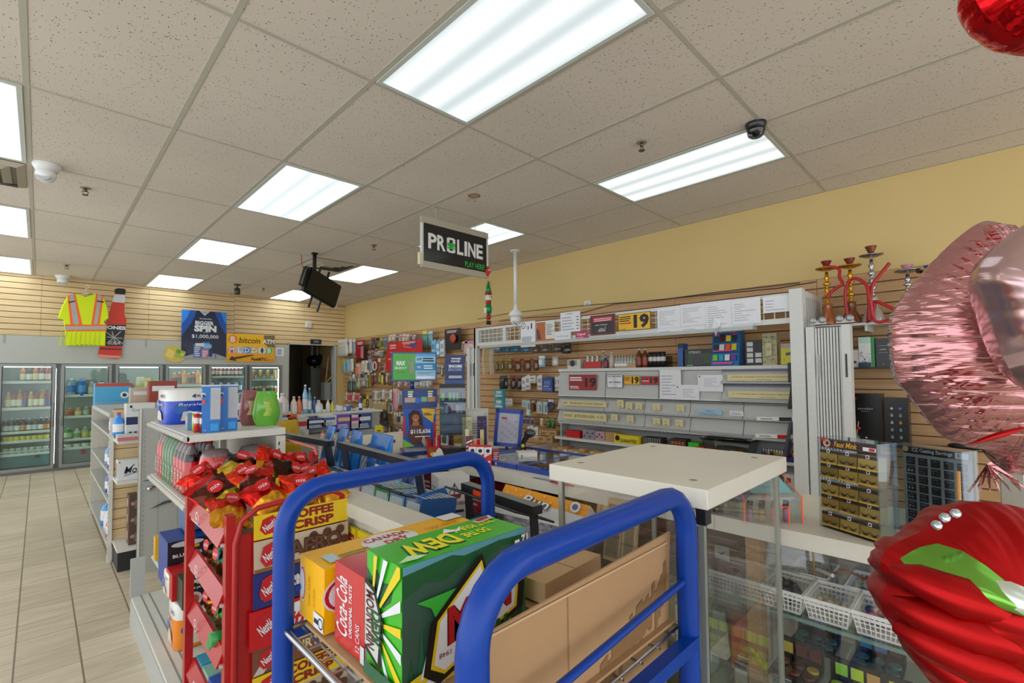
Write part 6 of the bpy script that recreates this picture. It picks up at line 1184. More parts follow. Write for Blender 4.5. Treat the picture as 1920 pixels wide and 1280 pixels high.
for r in range(5):
 for c in range(3):
  a=MB();pw,ph=w_*.31,h_*.15;g=mat(['8f7a3a','7a682e','9a8440'][(r+c)%3],.3,.3,coat=.5);a.box(0,0,0,pw,.03,ph,g);f=a.face('-y');f.rect(.0,.78,1,1,mat('2c2018',.3));f.rect(.4,.82,.58,1.05,WH);f.rect(.43,.86,.55,1.0,INK)
  for e in(.28,.7):
   for q in range(9):f.line(e-.16+.04*q,.42-.25*(1-((q-4)/4)**2)*.5,e-.19+.047*q,.36-.25*(1-((q-4)/4)**2)*.9,.045,BLACK);f.k-=1
   f.k+=1
  f.rect(0,.0,1,.14,mat('c8a850',.3,.5));rt=t.location+Matrix.Rotation(t.rotation_euler.z,3,'Z')@Vector((w_*.02+c*w_*.325,.004,h_*.885-(r+1)*h_*.172+.004*(r%2)))
  solo(a,'eyelash_pack','gold false-eyelash pack, %s row from the top, %s column of the rack'%(ORD[r],['left','middle','right'][c]),'eyelash pack',rt,rot=(math.radians(-4),0,t.rotation_euler.z),group='eyelash packs in the rack')
t,w_,h_=quad_board(((1676,990),(1812,1028),168),ZCN,'earring_display','clear acrylic case of earring cards headed Casting Earrings on the counter','display case')
a=MB();a.box(0,.05,0,w_,.053,h_,mat('aeada2',.4))
for q in((0,0,.003,.06),(w_-.003,0,w_,.06)):a.box(q[0],q[1],0,q[2],q[3],h_,ACR)
a.box(0,0,h_-.003,w_,.06,h_,ACR);a.box(0,0,0,w_,.06,.004,ACR);a.box(.002,.0,.004,w_-.002,.002,h_-.004,ACR);a.build('acrylic_case',t)
a=MB();a.box(w_*.03,.044,h_*.885,w_*.95,.05,h_*.97,mat('2c2226',.4));f=a.face('-y');f.text('CZ Casting Earrings',.45,.5,.62,WH,w=.62,bold=.015);f.rect(.8,.1,.99,.9,WH);f.text('$',.85,.5,.5,INK);f.disc(.04,.6,.05,mat('d8b070',.4));a.build('header_strip',t)
for r in range(8):
 for c in range(5):
  a=MB();cw,ch=w_*.125,h_*.088;a.box(0,0,0,cw,.003,ch,mat('1f2130',.4));f=a.face('-y');f.lines(.2,.75,.9,.9,1,INKL);kk=(r*5+c)%4
  for e in(.3,.7):
   if kk==0:f.ring(e,.38,.14,CHROME,.4,10)
   elif kk==1:f.disc(e,.38,.14,CHROME,n=8)
   elif kk==2:f.poly([(e-.14,.5),(e,.15),(e+.14,.5),(e,.42)],CHROME)
   else:f.rect(e-.04,.2,e+.04,.6,CHROME);f.rect(e-.12,.38,e+.12,.5,CHROME)
  rt=t.location+Matrix.Rotation(t.rotation_euler.z,3,'Z')@Vector((w_*(.06+c*.18),.046,h_*.86-(r+1)*h_*.104));solo(a,'earring_card','black earring card, %s row from the top, %s column'%(ORD[r],ORD[c]),'earrings',rt,rot=(0,0,t.rotation_euler.z),group='earring cards in the case')
a=MB();a.tube([(0,0,0),(.01,0,.07)],.005,mat('c8904a',.5),6);pt_=t.location+Matrix.Rotation(t.rotation_euler.z,3,'Z')@Vector((w_*.97,-.01,h_*.5));solo(a,'wooden_stick','thin orange-brown stick at the right side of the earring case','stick',pt_)
p=at(1822,1030,x=1.62);t=thing('clear_cabinet','clear cabinet of gold chains behind the red balloon','display case',(1.86,-.05,ZCN+.0005),-1.2)
a=MB();a.box(0,0,0,.006,.12,.25,WHITE);a.box(.3,0,0,.306,.12,.25,WHITE);a.box(0,.115,0,.306,.12,.25,mat('b8b8ae',.4));a.box(.006,0,.01,.3,.003,.24,ACR);a.build('case',t)
for i in range(5):a=MB();a.tube([(.05+.045*i,.1,.22),(.05+.045*i+.004,.1,.04)],.005,mat('c8a040',.3,.7),6);a.build('gold_chain',t)
ZH=1.63
t=thing('wall_shelf','white wall shelf carrying the hookahs','shelf',(4.2,0,ZH));a=MB();a.box(0,.1,-.018,.28,1.0,0,M_EDGE);a.build('board',t);a=MB();[a.box(.02,y,-.06,.28,y+.015,-.018,M_EDGE)for y in(.15,.62,.97)];a.build('bracket',t)
ZL=at(1650,757 if False else 688,x=4.3).z
for z,l,y0_ in((ZL,'black wall shelf carrying the upright perfume boxes',.1),(at(1650,832,x=4.3).z,'dark wall shelf carrying the large black boxes',.1)):
 a=MB();a.box(0,y0_,-.012,.25,.72,0,mat('3a302a',.5));solo(a,'wall_shelf',l,'shelf',(4.23,0,z))
GOLD=mat('c9962a',.2,.85);SILV=mat('a8a8aa',.15,.9);RCL=mat('8a3c1e',.15,coat=.8);HRED=mat('b01c1e',.35)
def hookah(label,px,pyt,x,base,stem,bowl,plate,hose_pts,hb=.0):
 p=at(px,607,x=x);y=p.y;h=at(px,pyt,x=x).z-ZH;t=thing('hookah',label,'hookah',(x,y,ZH+.0005));k=h
 a=MB();a.lathe((0,0,0),[(0,0),(.07,0),(.074,.01),(.055,k*.12),(.033,k*.2),(.03,k*.3),(.034,k*.33),(0,k*.33)],base,20);a.build('glass_base',t)
 a=MB();pr=[(.02,k*.33)]
 for q in range(5):z=k*(.36+.095*q);pr+=[(.012,z-k*.03),(.028 if q%2 else .02,z),(.012,z+k*.03)]
 pr+=[(.01,k*.83),(0,k*.83)];a.lathe((0,0,0),[(0,k*.32)]+pr,stem,16);a.build('stem',t)
 a=MB();a.lathe((0,0,k*.85),[(0,.0),(.03,0),(.072,.014),(.075,.02),(.03,.012),(0,.01)],plate,24);a.build('ash_plate',t)
 a=MB();a.lathe((0,0,k*.87),[(0,0),(.012,0),(.018,k*.05),(.035,k*.12),(.036,k*.13),(.02,k*.12),(0,k*.12)],bowl,16);a.build('bowl',t)
 if hose_pts:a=MB();P=[at(u,v,x=x-.05-.01*i)-Vector((x,y,ZH))for i,(u,v)in enumerate(hose_pts)];Q=[]
 if hose_pts:
  for i in range(len(P)-1):
   for s_ in range(4):
    f_=s_/4;a0=P[max(i-1,0)];b0=P[i];c0=P[i+1];d0=P[min(i+2,len(P)-1)];Q.append(.5*((2*b0)+(c0-a0)*f_+(2*a0-5*b0+4*c0-d0)*f_**2+(3*b0-a0-3*c0+d0)*f_**3))
  Q.append(P[-1]);a.tube(Q,.0115,HRED,8);a.build('hose',t)
 return t
hookah('gold-stemmed hookah with an amber base, leftmost on the wall shelf',1553,489,4.28,mat('a85a28',.15,coat=.8),GOLD,mat('7a2018',.3),GOLD,[(1543,500),(1572,503),(1574,520),(1580,532),(1568,540),(1558,548),(1550,560)])
hookah('gold-stemmed hookah with a brown base, second on the wall shelf',1597,484,4.26,mat('7a3c1a',.15,coat=.8),GOLD,mat('7a2c1a',.3),GOLD,[(1590,596),(1585,560),(1588,535),(1600,522),(1618,528),(1628,545),(1630,600)])
hookah('tall silver hookah with a copper bowl and red hose, third on the shelf',1638,461,4.26,mat('a8a098',.1,coat=.8),SILV,mat('7a4228',.25,.5),SILV,[(1668,493),(1650,515),(1636,535),(1632,560),(1628,604),(1640,575),(1642,565),(1680,582),(1686,595),(1660,602),(1640,600),(1632,560)])
hookah('silver hookah with a pink bowl beside the pink balloon',1705,496,4.28,mat('5a4a6a',.15,coat=.8),SILV,mat('c88a90',.3),SILV,None)
hookah('dark blue hookah half hidden by the pink balloon',1748,497,4.30,mat('2a2a40',.15,coat=.8),mat('23252c',.2,.6),mat('2a5a9a',.3),mat('23252c',.2,.6),None)
def d_coc(tx):return lambda f:(f.ring(.5,.62,.0001,WH),f.rect(.2,.5,.8,.505,WH),f.rect(.2,.74,.8,.745,WH),f.text(tx,.5,.62,.05,WH,w=.45),f.text('+',.5,.1,.04,WH))
def wbox(name,label,px0,py0,px1,py1,c,dec,x=4.26,z=None,dep=.12,cat='box'):
 a0,a1=at(px0,py1,x=x),at(px1,py1,x=x);h=at((px0+px1)/2,py0,x=x).z-z;a=MB();a.box(0,0,0,dep,a0.y-a1.y,h,mat(c,.3));
 if dec:dec(a.face('-x'))
 return solo(a,name,label,cat,(x,a1.y,z+.0005))
def d_fl2(f):
 r_=random.Random(8);f.rect(0,.8,1,1,mat('b8dccf',.4))
 for k in range(30):f.disc(r_.uniform(.05,.95),r_.uniform(.02,.5),.05,mat(r_.choice(['7a6aa8','3a5a6a','9a8ac0']),.4),n=7)
 f.rect(0,0,1,.16,mat('2a4a5a',.4))
wbox('perfume_box','white and lilac floral perfume box with a green side',1611,632,1634,687,'dfe4e2',d_fl2,z=ZL);wbox('green_box_side','narrow bright green box beside the floral one',1634.5,632,1641,687,'1f8a44',None,z=ZL)
wbox('black_perfume_box','black perfume box with a thin white frame, upper shelf',1643,634,1671,687,'17181a',d_coc('cocodor'),z=ZL);wbox('black_perfume_box','black perfume box behind the pink balloon, upper shelf',1673,634,1700,687,'17181a',d_coc('coco'),z=ZL)
wbox('small_white_box','small white box with a maroon seal on the upper shelf',1597.5,656,1610,687,'d8d4cc',lambda f:f.disc(.5,.3,.25,mat('7a3a34',.5)),z=ZL)
z2_=at(1650,832,x=4.3).z
wbox('large_black_box','large black box reading cocodor with a red dot',1600,738,1656,825,'141517',lambda f:(f.disc(.12,.9,.05,RED),f.text('cocodor',.45,.7,.04,WH,w=.5,sp=1.4),f.lines(.3,.64,.65,.66,1,INKL),f.text('+',.45,.12,.05,WH)),z=z2_)
def d_rings(f):
 for r in range(5):
  for c in range(2):f.disc(.3+.36*c,.78-.15*r,.06,mat(['b8bcc0','7a6ac8','a8b0b4','6ab890','c8c8c8','d8924a','8ab8e0','6ac0b0','b0b4b8','90c0a8'][r*2+c],.2,.6));f.lines(.24+.36*c,.66-.15*r,.36+.36*c,.68-.15*r,1,INKL)
wbox('ring_box','tall black box with two columns of coloured charms',1661,746,1706,832,'1b1c20',d_rings,x=4.24,z=z2_)
a=MB();a.ball((0,0,.02),.07,mat('1a1c1a',.5),12,sz=.35,sy=1.4);a.ball((.0,-.02,.045),.03,mat('7a8a6a',.4),10,sz=.5,sy=1.5);p=at(1735,833,x=4.3);solo(a,'green_ribbon','dark cloth with a pale green ribbon beside the charm box','ribbon',(4.32,.13,z2_+.006))
a=MB();a.lathe((0,0,0),[(.0,0),(.03,0),(.03,.08),(.027,.08),(.027,.004),(0,.004)],ACR,16);a.tube([(0,0,.01),(-.01,-.02,.16)],.004,mat('c89a60',.5),6);a.ball((-.01,-.02,.11),.012,RED,8);p=at(1607,826,x=4.16);solo(a,'brush_jar','small glass jar with a wooden brush in front of the large black box','jar',(4.245,at(1605,826,x=4.245).y,z2_+.0005))
SHW=mat('dadad2',.4);SHG=mat('b4b8b4',.4);SHD=mat('8e928e',.45)
def lipshelf(name,parent,x0,y0,x1,y1,z,side='-x',th=.03,m=SHW):
 a=MB();a.box(x0,y0,z-th,x1,y1,z,m)
 if side=='-x':a.tube([(x0-.004,y0,z-th*.55),(x0-.004,y1,z-th*.55)],th*.42,mat('c4cac8',.25,coat=.6),8)
 return a.build(name,parent)
t=thing('soda_gondola','white double-sided shelf unit of soda packs beside the red chocolate rack','shelf',(.36,2.3,0))
gx=.36
lipshelf('top_shelf',t,.07,0,.45,.9,1.045);lipshelf('shelf',t,.075,0,.43,.9,.765);lipshelf('shelf',t,.10,0,.43,.9,.335)
a=MB();a.box(0,-.35,0,.43,.9,.12,SHG);a.box(0.005,-.35,.12,.43,.9,.135,SHW);
for x in(.04,.075):a.box(x,-.35,.135,x+.006,.9,.136,SHD)
a.build('base_deck',t)
a=MB();a.box(.43,0,0,.445,.9,1.01,mat('c9c6ba',.5));a.box(.40,.895,0,.445,.92,1.04,SHW);a.box(.41,-.015,0,.445,.0,1.01,SHW)
for k in range(30):a.box(.408,.90,.1+k*.03,.41,.91,.11+k*.03,DARK);a.box(.415,-.0165,.1+k*.03,.42,-.015,.115+k*.03,DARK)
a.build('back_panel',t)
a=MB();a.box(.0,.9,.135,.06,.92,.33,SHG);a.build('end_bracket',t)
def pk(name,label,cat,x,y,z,w,d,h,c,dec=None,decs=None,rz=0,bev=.003,group=None,rough=.35):
 """box w along x, d along y; dec draws its -y side, decs its -x side"""
 a=MB();a.box(0,0,0,w,d,h,mat(c,rough)if isinstance(c,str)else c)
 b=a.last
 if dec:dec(a.face('-y',b))
 if decs:decs(a.face('-x',b))
 return solo(a,name,label,cat,(x,y,z+.0006),rz,group)
def shrink(name,label,x,y,z,n,m,h,r,col,cap,lab,neck=.3,txt=None,rows=2,group='soda packs on the near shelf'):
 """shrink-wrapped pack of bottles: n across the aisle side, rows deep"""
 t=thing(name,label,'soda pack',(x,y,z+.0006),0,group);mm=mat(col,.15,coat=.6)
 for i in range(n):
  for j in range(rows):
   b=MB();b.lathe((0,0,0),[(0,0),(r*.9,0),(r,.01),(r,h*.62),(r*.8,h*.76),(r*.36,h*.9),(r*.36,h*.93),(r*.4,h*.93),(r*.4,h),(0,h)],[mm,mm,mat(lab,.2,coat=.6),mm,mat(neck_c(col),.15,coat=.6),mat(neck_c(col),.15),mat(cap,.3),mat(cap,.3),mat(cap,.3)],12);o=b.build('bottle',t);o.location=(r+2*r*j,r+2*r*i,0)
 w=MB();L=2*r*n;D=2*r*rows;w.hexa([(-.003,-.003,0),(D+.003,-.003,0),(D+.003,L+.003,0),(-.003,L+.003,0)],[(r*.3,r*.3,h*.93),(D-r*.3,r*.3,h*.93),(D-r*.3,L-r*.3,h*.93),(r*.3,L-r*.3,h*.93)],glass('ffffff',.5,'shrink_film',.12));w.build('shrink_film',t)
 if txt:
  b=MB();f=Face(b,(-.004,L,h*.02),(0,-1,0),(0,0,1),L,h*.6);[f.text(txt,(i+.5)/n,.45,.9*r/(h*.6),WH,w=.075/L,shear=.3,ang=1.57)for i in range(0,n)]if len(txt)<6 else None
  if b.v:b.build('lettering',t)
 return t
def neck_c(c):return{'b3141a':'7a7478','1a1012':'6a6468','0f6a28':'0f6a28','e8641a':'e88a4a'}.get(c,c)
Z2=.765
shrink('soda_pack','red-labelled cola bottle pack at the far end of the middle shelf',.45,3.02,Z2,2,1,.235,.035,'b3141a','b3141a','c4161c',txt='Coke')
shrink('soda_pack','green ginger ale bottle pack beside the red-labelled colas',.45,2.74,Z2,4,1,.235,.034,'0f6a28','1a7a38','0f6a28',txt='Dry')
shrink('soda_pack','dark cola bottle pack with clear necks, middle of the shelf',.45,2.46,Z2,4,1,.235,.034,'1a1012','b3141a','c4161c',txt='Coke')
def litre(label,x,y):
 t=thing('large_cola_pack',label,'soda pack',(x,y,Z2+.0006));a=MB();R_=mat('c01218',.15,coat=.8)
 a.lathe((0,0,0),[(0,0),(.062,0),(.066,.06),(.066,.13),(.058,.175),(.045,.2),(0,.205)],[R_]*4+[mat('7a6a6c',.15,coat=.6)]*2,16,sy=1.1);a.build('bottles',t)
 a=MB();f=Face(a,(-.03,-.074,.02),(1,0,0),(0,0,1),.06,.06);f.disc(.5,.8,.32,BLACK);f.rect(.2,.1,.8,.6,R_);f.rect(.55,-.1,.85,.45,WH);f.lines(.6,-.05,.8,.4,6,INK);a.build('label',t)
litre('rounded red cola pack at the near end of the middle shelf',.55,2.38);litre('rounded red cola pack behind the rack post, right of the other',.70,2.40)
def d_beer(f):f.rect(0,0,1,1,mat('1a1a22',.4));f.disc(.45,.3,.32,mat('c8bcb0',.4));f.disc(.45,.3,.2,mat('b84a44',.4));f.disc(.5,.92,.42,mat('c8ccd0',.4),ry=.06);f.text('BLUE JAYS',.5,.68,.09,WH,w=.75,bold=.02);f.rect(.55,.8,.8,.86,mat('c8a030',.4))
pk('beer_case','blue and black soda case with a baseball logo on the third shelf','box',.42,2.60,.335,.15,.22,.21,'16419a',d_beer)
pk('soda_case','bright blue case reading VODKA SODA behind the baseball case','box',.58,2.62,.335,.18,.2,.22,'1b4fae',lambda f:(f.text('VODKA SODA',.5,.4,.1,WH,w=.8,bold=.01),f.disc(.5,1.05,.3,mat('2a62a8',.3),ry=.18)))
pk('water_jug','rounded blue water jug on top of the blue cases','jug',.5,2.7,.555,.14,.12,.09,'2f6aa0')
pk('red_case','red case on the third shelf below the baseball case','box',.415,2.46,.335,.12,.13,.11,'c0181e',lambda f:f.rect(.6,.1,.95,.5,WH));pk('green_case','dark green case with a baseball logo, front of the third shelf','box',.43,2.34,.335,.09,.11,.115,'1c3a28',d_beer)
shrink('orange_soda_pack','orange soda bottle pack on the third shelf behind the rack post',.53,2.31,.335,3,1,.2,.034,'e8641a','2a3a8a','f0781a',rows=1);pk('yellow_packet','slim yellow packet at the far end of the third shelf','packet',.44,3.05,.34,.02,.05,.12,'e0b020')
def tissue(name,label,x,y,z,w,d,h,c,txt):
 t=thing(name,label,'tissue pack',(x,y,z+.0006));a=MB();m1,m2=mat(c,.3,coat=.3),mat('e6e8e2',.35,coat=.3)
 rr_=lambda s_:[(w/2+(w/2-.0)*s_*abs(math.cos(q))**.5*(1 if math.cos(q)>0 else-1),d/2+d/2*s_*abs(math.sin(q))**.5*(1 if math.sin(q)>0 else-1))for q in[math.pi*2*i/20 for i in range(20)]]
 R=[(rr_(.94),0),(rr_(1),h*.05),(rr_(1),h*.66),(rr_(1),h*.94),(rr_(.9),h)];vs=[(p[0],p[1],zz_)for pts,zz_ in R for p in pts]
 a.add(vs[:60],[(i+20*k,(i+1)%20+20*k,(i+1)%20+20*k+20,i+20*k+20)for k in range(2)for i in range(20)],m1,True);a.add(vs[40:],[(i+20*k,(i+1)%20+20*k,(i+1)%20+20*k+20,i+20*k+20)for k in range(2)for i in range(20)]+[tuple(range(40,60))],m2,True)
 for f in(Face(a,(0,-.002,0),(1,0,0),(0,0,1),w,h),Face(a,(-.002,d,0),(0,-1,0),(0,0,1),d,h)):f.text(txt,.68,.8,.12,mat('22307a',.4),w=.3,bold=.02);f.disc(.3,.45,.14,mat('3a6ab8',.4));f.text('Royale',.5,.55,.1,WH,w=.5,shear=.2);f.poly([(.3,.1),(.35,.35),(.5,.38),(.65,.3),(.7,.1)],mat('d8d0c0',.4))
 a.build('wrapped_rolls',t)
ZD=.137
tissue('tissue_pack','orange and white tissue pack standing on the bottom deck',.42,2.42,ZD,.13,.17,.19,'ef8a12','3=6');tissue('tissue_pack','white tissue pack lying on top of the orange one',.41,2.50,ZD+.192,.12,.16,.10,'e0e2dc','3=9')
pk('bouquet_pack','grey and maroon packet right of the orange tissue pack','packet',.545,2.36,ZD,.05,.13,.17,'8a9488',lambda f:(f.rect(0,.2,1,.95,mat('b8b4a8',.4)),f.rect(0,.72,1,1,mat('8a3a54',.4)),f.text('Buns',.5,.5,.16,INK,w=.9)))
ZG=1.045
tissue('tissue_pack','large blue tissue pack with a white top at the left of the top shelf',.445,2.86,ZG,.20,.30,.175,'1747c0','4=5');tissue('tissue_pack','smaller blue tissue pack right of the tall blue cartons',.70,2.80,ZG,.12,.16,.09,'1747c0','4')
for i,(x,y,l)in enumerate(((.488,2.34,'tall blue snack carton, left of the pair on the near top shelf'),(.562,2.37,'tall blue snack carton, right of the pair on the near top shelf'))):
 def d_pr(f):f.rect(.45,.28,1,.97,mat('b8bcc0',.4));[f.line(.47,.3+.05*k,.98,.3+.05*k,.004,INKL)for k in range(13)];f.rect(.45,.04,.9,.2,mat('2a9ae0',.4));f.disc(.05,.82,.14,mat('c8d0d8',.4));f.disc(.08,.80,.08,BLACK);f.rect(-.0,.62,.16,.72,mat('d84a50',.4));f.text('68 g',.15,.06,.03,WH,w=.14)
 t=thing('chip_carton',l,'box',(x,y,ZG+.0006),-.18);a=MB();a.box(0,0,0,.066,.055,.195,mat('1573c8',.3));d_pr(a.face('-y'));a.build('carton',t);a=MB();a.box(-.002,-.002,.195,.068,.057,.201,mat('c4ccd4',.35));a.build('lid_rim',t)
def can(label,x,y,c,h=.085,r=.013,z=ZG,name='chip_tube',cap='d8d8d4'):
 a=MB();m1=mat(c,.25,coat=.4);a.lathe((0,0,0),[(0,0),(r,0),(r,h*.45),(r,h*.72),(r,h*.93),(r*1.03,h*.93),(r*1.03,h),(0,h)],[STEEL,m1,mat('d8d0c4',.3),m1,mat(cap,.3),mat(cap,.3),mat(cap,.3)],14);solo(a,name,label,'tube',(x,y,z+.0006))
can('small red chip tube left of the tall blue cartons',.484,2.40,'c81e24');can('small dark maroon chip tube beside the red one',.497,2.36,'5a1422');can('small yellow-green chip tube behind the red one',.487,2.45,'a8b83a')
pk('small_blue_carton','small grey-blue carton left of the chip tubes','box',.47,2.50,ZG,.02,.06,.075,'6a9ac0',None,lambda f:(f.rect(.1,.4,.9,.8,mat('c8a0a8',.4)),f.rect(.8,0,1,1,mat('1a5a7a',.4))))
pk('orange_snack_box','small orange and navy snack box left of the plastic bags','box',.735,2.60,ZG,.05,.04,.10,'2a2f5a',lambda f:(f.rect(0,.5,1,.85,mat('e8742a',.4)),f.text('OZ',.5,.66,.2,WH,w=.6),f.rect(.3,.05,.8,.35,mat('c8ccd8',.4))))
pk('earphone_box','white carton with a black earphone drawing behind the snack box','box',.68,2.99,ZG,.12,.12,.155,'c8ccca',lambda f:(f.rect(0,.92,1,1,DARK),f.disc(.75,.5,.08,BLACK),f.line(.3,.62,.72,.5,.04,mat('b83a3a',.4)),f.disc(.4,.96,.06,RED)))
def baglet(name,label,x,y,z,w,h,c,c2,sy=.45,rz=0,cat='bag',tp=None):
 a=MB();m1=c if not isinstance(c,str)else mat(c,.15,coat=.7);m2=mat(c2,.3)
 a.grid(lambda u,v:((w*.5)*(.78+.32*math.sin(math.pi*min(1,v*1.15)))*math.cos(u*6.283)*(1+.06*math.sin(u*25+v*9)),w*.5*sy*math.sin(u*6.283)*(math.sin(math.pi*(.12+.8*v))if v<.97 else .08)*(1+.1*math.sin(u*19+v*13)),h*v),24,10,m1,closed_u=True)
 a.grid(lambda u,v:(w*(u-.5)*.6,-w*.5*sy*.98*(1-.8*(2*u-1)**2)-.003,h*(.3+.4*v)),7,3,m2);a.grid(lambda u,v:(w*(.5-u)*.6,-w*.5*sy*.98*(1-.8*(2*u-1)**2)-.0028,h*(.3+.4*v)),7,3,m2)
 return solo(a,name,label,cat,(x,y,z+.0006),rz)
baglet('bread_bag','crinkled bright green bag at the right corner of the near top shelf',.775,2.45,ZG,.11,.165,'6ab83a','a8c848');baglet('bread_bag','maroon and clear bag left of the bright green one',.73,2.54,ZG,.09,.17,'9a5a5c','d0b080')
t=thing('slatwall_gondola','shelf unit with a tan slat end beyond the soda shelves','shelf',(.36,4.1,0))
a=MB();a.box(.03,.0,0,.6,.28,.13,mat('26282a',.5));a.box(.025,-.02,.13,.6,.28,.15,SHW);a.build('base',t)
a=MB()
for k in range(13):a.box(.02,.28,.15+k*.07,.6,.30,.215+k*.07,M_SLAT)
a.box(.02,.29,.1,.6,.31,1.06,M_GROOVE);a.build('slat_end_panel',t)
a=MB();a.box(0,.26,0,.022,.30,1.0,SHW);[a.box(-.001,.262,.06+k*.03,.0,.268,.075+k*.03,DARK)for k in range(30)];a.build('upright',t);a=MB();a.box(0,1.9,0,.4,1.92,1.02,mat('cfccbe',.5));a.build('far_end_panel',t)
for z,x in((.86,.02),(.59,.02)):a=MB();a.box(x,-.0,z-.02,.6,.28,z,SHW);a.build('shelf',t)
for z,x in((.88,-.0),(.62,.0),(.42,.0),(.12,.0)):a=MB();a.box(x,.3,z-.02,.3,1.9,z,SHG);a.build('aisle_shelf',t)
for i,(y,z,c,c2,l,kd)in enumerate(((5.0,.12,'2a8ad0','c02a50','large blue detergent jug with a red cap on the bottom aisle shelf','jug'),(4.75,.12,'c8c8c4','2a3a6a','white detergent jug beside the large blue one','jug'),(4.6,.12,'d8442a','e0e0dc','red and white cleaner bottle on the bottom aisle shelf','bottle'),(4.5,.12,'d8d8d4','c03030','white cleaner bottle nearest the slat end','bottle'),(4.6,.62,'3a4a9a','6ab0e0','dark blue bottle on the third aisle shelf','bottle'),(4.8,.62,'6a9ad0','e0d030','blue bottle with a yellow cap on the third aisle shelf','bottle'),(4.55,.42,'4a3a8a','c83060','purple bottle on the second aisle shelf','bottle'),(4.75,.42,'3a5aa8','d0d0e0','blue bottle on the second aisle shelf','bottle'),(4.55,.88,'c03a8a','e0e0e8','magenta bottle on the top aisle shelf','bottle'),(4.42,.88,'1a7ac8','e8e8ec','blue mouthwash bottle on the top aisle shelf','bottle'),(4.3,.88,'2a8ae0','c03a5a','blue and red bottle by the white carton','bottle'))):
 a=bottle_mb(.19 if kd=='jug' else .16,.06 if kd=='jug' else .032,mat(c,.2,coat=.4),mat(c2,.3),mat('d8dce0',.3),kind=kd);solo(a,'cleaning_bottle',l,'bottle',(.36+(.065 if kd=='jug' else .04),y,z+.0006))
def d_mol(f):f.text('Mol',.55,.5,.34,mat('1c2440',.4),w=.62,shear=.3,bold=.015);f.line(.25,.22,.85,.38,.03,mat('1c2440',.4));f.line(.3,.3,.62,.75,.04,mat('1c2440',.4));f.rect(.04,.88,.1,.93,INK)
pk('beer_carton','white carton with dark script lettering on the slat end shelf','box',.385,4.14,.59,.14,.1,.135,'dfe2e2',d_mol,lambda f:[f.rect(.15+.22*k,.1,.27+.22*k,.85,mat('a86a64',.4))for k in range(3)])
pk('corona_carton','tall white carton with blue squares on the upper slat end shelf','box',.43,4.2,.86,.16,.12,.24,'d8dcdc',lambda f:(f.text('Corona',.45,.82,.08,INK,w=.5,shear=.2),f.rect(.0,.4,.4,.62,mat('22305a',.4)),f.rect(.1,.0,.2,.2,mat('22305a',.4)),f.rect(.28,.0,.38,.2,mat('22305a',.4)),f.rect(.12,.88,.2,.95,INK)))
pk('flat_case','low white tray with a pink edge on the upper slat end shelf','tray',.375,4.08,.86,.2,.1,.04,'c8ccc6',lambda f:f.rect(0,.0,1,.6,mat('c8747c',.4)))
for i in range(3):pk('photo_box','dark brown patterned carton, %s of the stack on the slat end base'%['bottom','middle','top'][i],'box',.45,4.14,.15+.11*i,.05,.12,.11,'5a4640',lambda f:(f.disc(.4,.5,.25,mat('a89080',.4)),f.rect(.6,.2,.95,.7,mat('8a6a5a',.4))),lambda f:(f.disc(.4,.5,.25,mat('c0aca0',.4)),f.rect(.55,.2,.9,.7,mat('7a3a34',.4))))
pk('ice_cream_carton','light blue carton on top of the far end panel of the aisle shelves','box',.375,5.93,1.02,.27,.2,.21,'4aa8d8',lambda f:(f.rect(0,.85,1,1,mat('c04a3a',.4)),f.disc(.8,.45,.12,WH),f.disc(.8,.45,.06,INK),f.rect(0,0,1,.15,mat('7ab0d0',.4))))
for i,(x,c,l)in enumerate(((.58,'c8b8a0','beige carton on the far aisle shelf top'),(.68,'9a3a2a','dark red long carton on the far aisle shelf top'),(.5,'d8923a','orange and yellow packet on the far aisle shelf top'))):pk('carton',l,'box',x,5.4-.25*i,1.03-(.12 if i==2 else 0),.2,.12,.16 if i!=1 else .22,c,lambda f:f.rect(.1,.6,.9,.8,WH))
a=MB();a.box(.36,4.42,1.0,.95,5.9,1.03,SHG);solo(a,'top_board','grey top board over the far aisle shelves','shelf',(0,0,0))
t=thing('end_panel','tall grey metal end panel hung with knives, behind the soda shelves','panel',(.475,3.97,0));a=MB();a.box(0,0,0,.9,.02,1.075,mat('b3b6b0',.45));a.box(.0,-.006,0,.012,.026,1.075,SHW);f=a.face('-y',(0,0,0,.9,.02,1.075));[f.rect(.12+.12*k,0,.123+.12*k,1,SHD)for k in range(6)];[f.rect(.03,.1+.03*k,.034,.115+.03*k,SHD)for k in range(28)];a.build('panel_sheet',t)
a=MB();a.lathe((.06,-.006,.545),[(0,0),(.018,.0),(.014,-.012),(0,-.014)],CHROME,12,ax='y');a.build('lock',t)
for i,(z,L,c,l)in enumerate(((.60,.16,'2c4a6a','blue curved folding knife on the grey end panel, topmost'),(.55,.14,'8a4a48','folding knife with a maroon handle below the blue one'),(.44,.17,'6a6c70','long curved steel knife blade, lowest on the grey end panel'))):
 a=MB();a.prism([(0,0),(L*.3,.012),(L*.55,.018),(L,.012),(L,-.014),(L*.6,-.012),(L*.3,-.0)]if i<2 else[(0,-.03),(L*.4,.004),(L*.7,.012),(L,.014),(L,.0),(L*.5,-.008)],-.006,.0,mat(c,.2,.7 if i==2 else .2));a.box(L*.72,-.008,-.012,L,.001,.012,mat(c if i!=1 else 'b8b8b8',.3));solo(a,'knife',l,'knife',(.50+.02*i,3.962,z))
t=thing('toiletries_shelf','low grey shelf unit of toiletries in front of the far slatwall','shelf',(1.18,4.25,0));a=MB();a.box(0,0,0,1.2,.5,.93,mat('a8aaa4',.5));a.build('body',t);a=MB();a.box(-.02,-.03,.93,1.22,.5,.945,SHW);a.build('top',t)
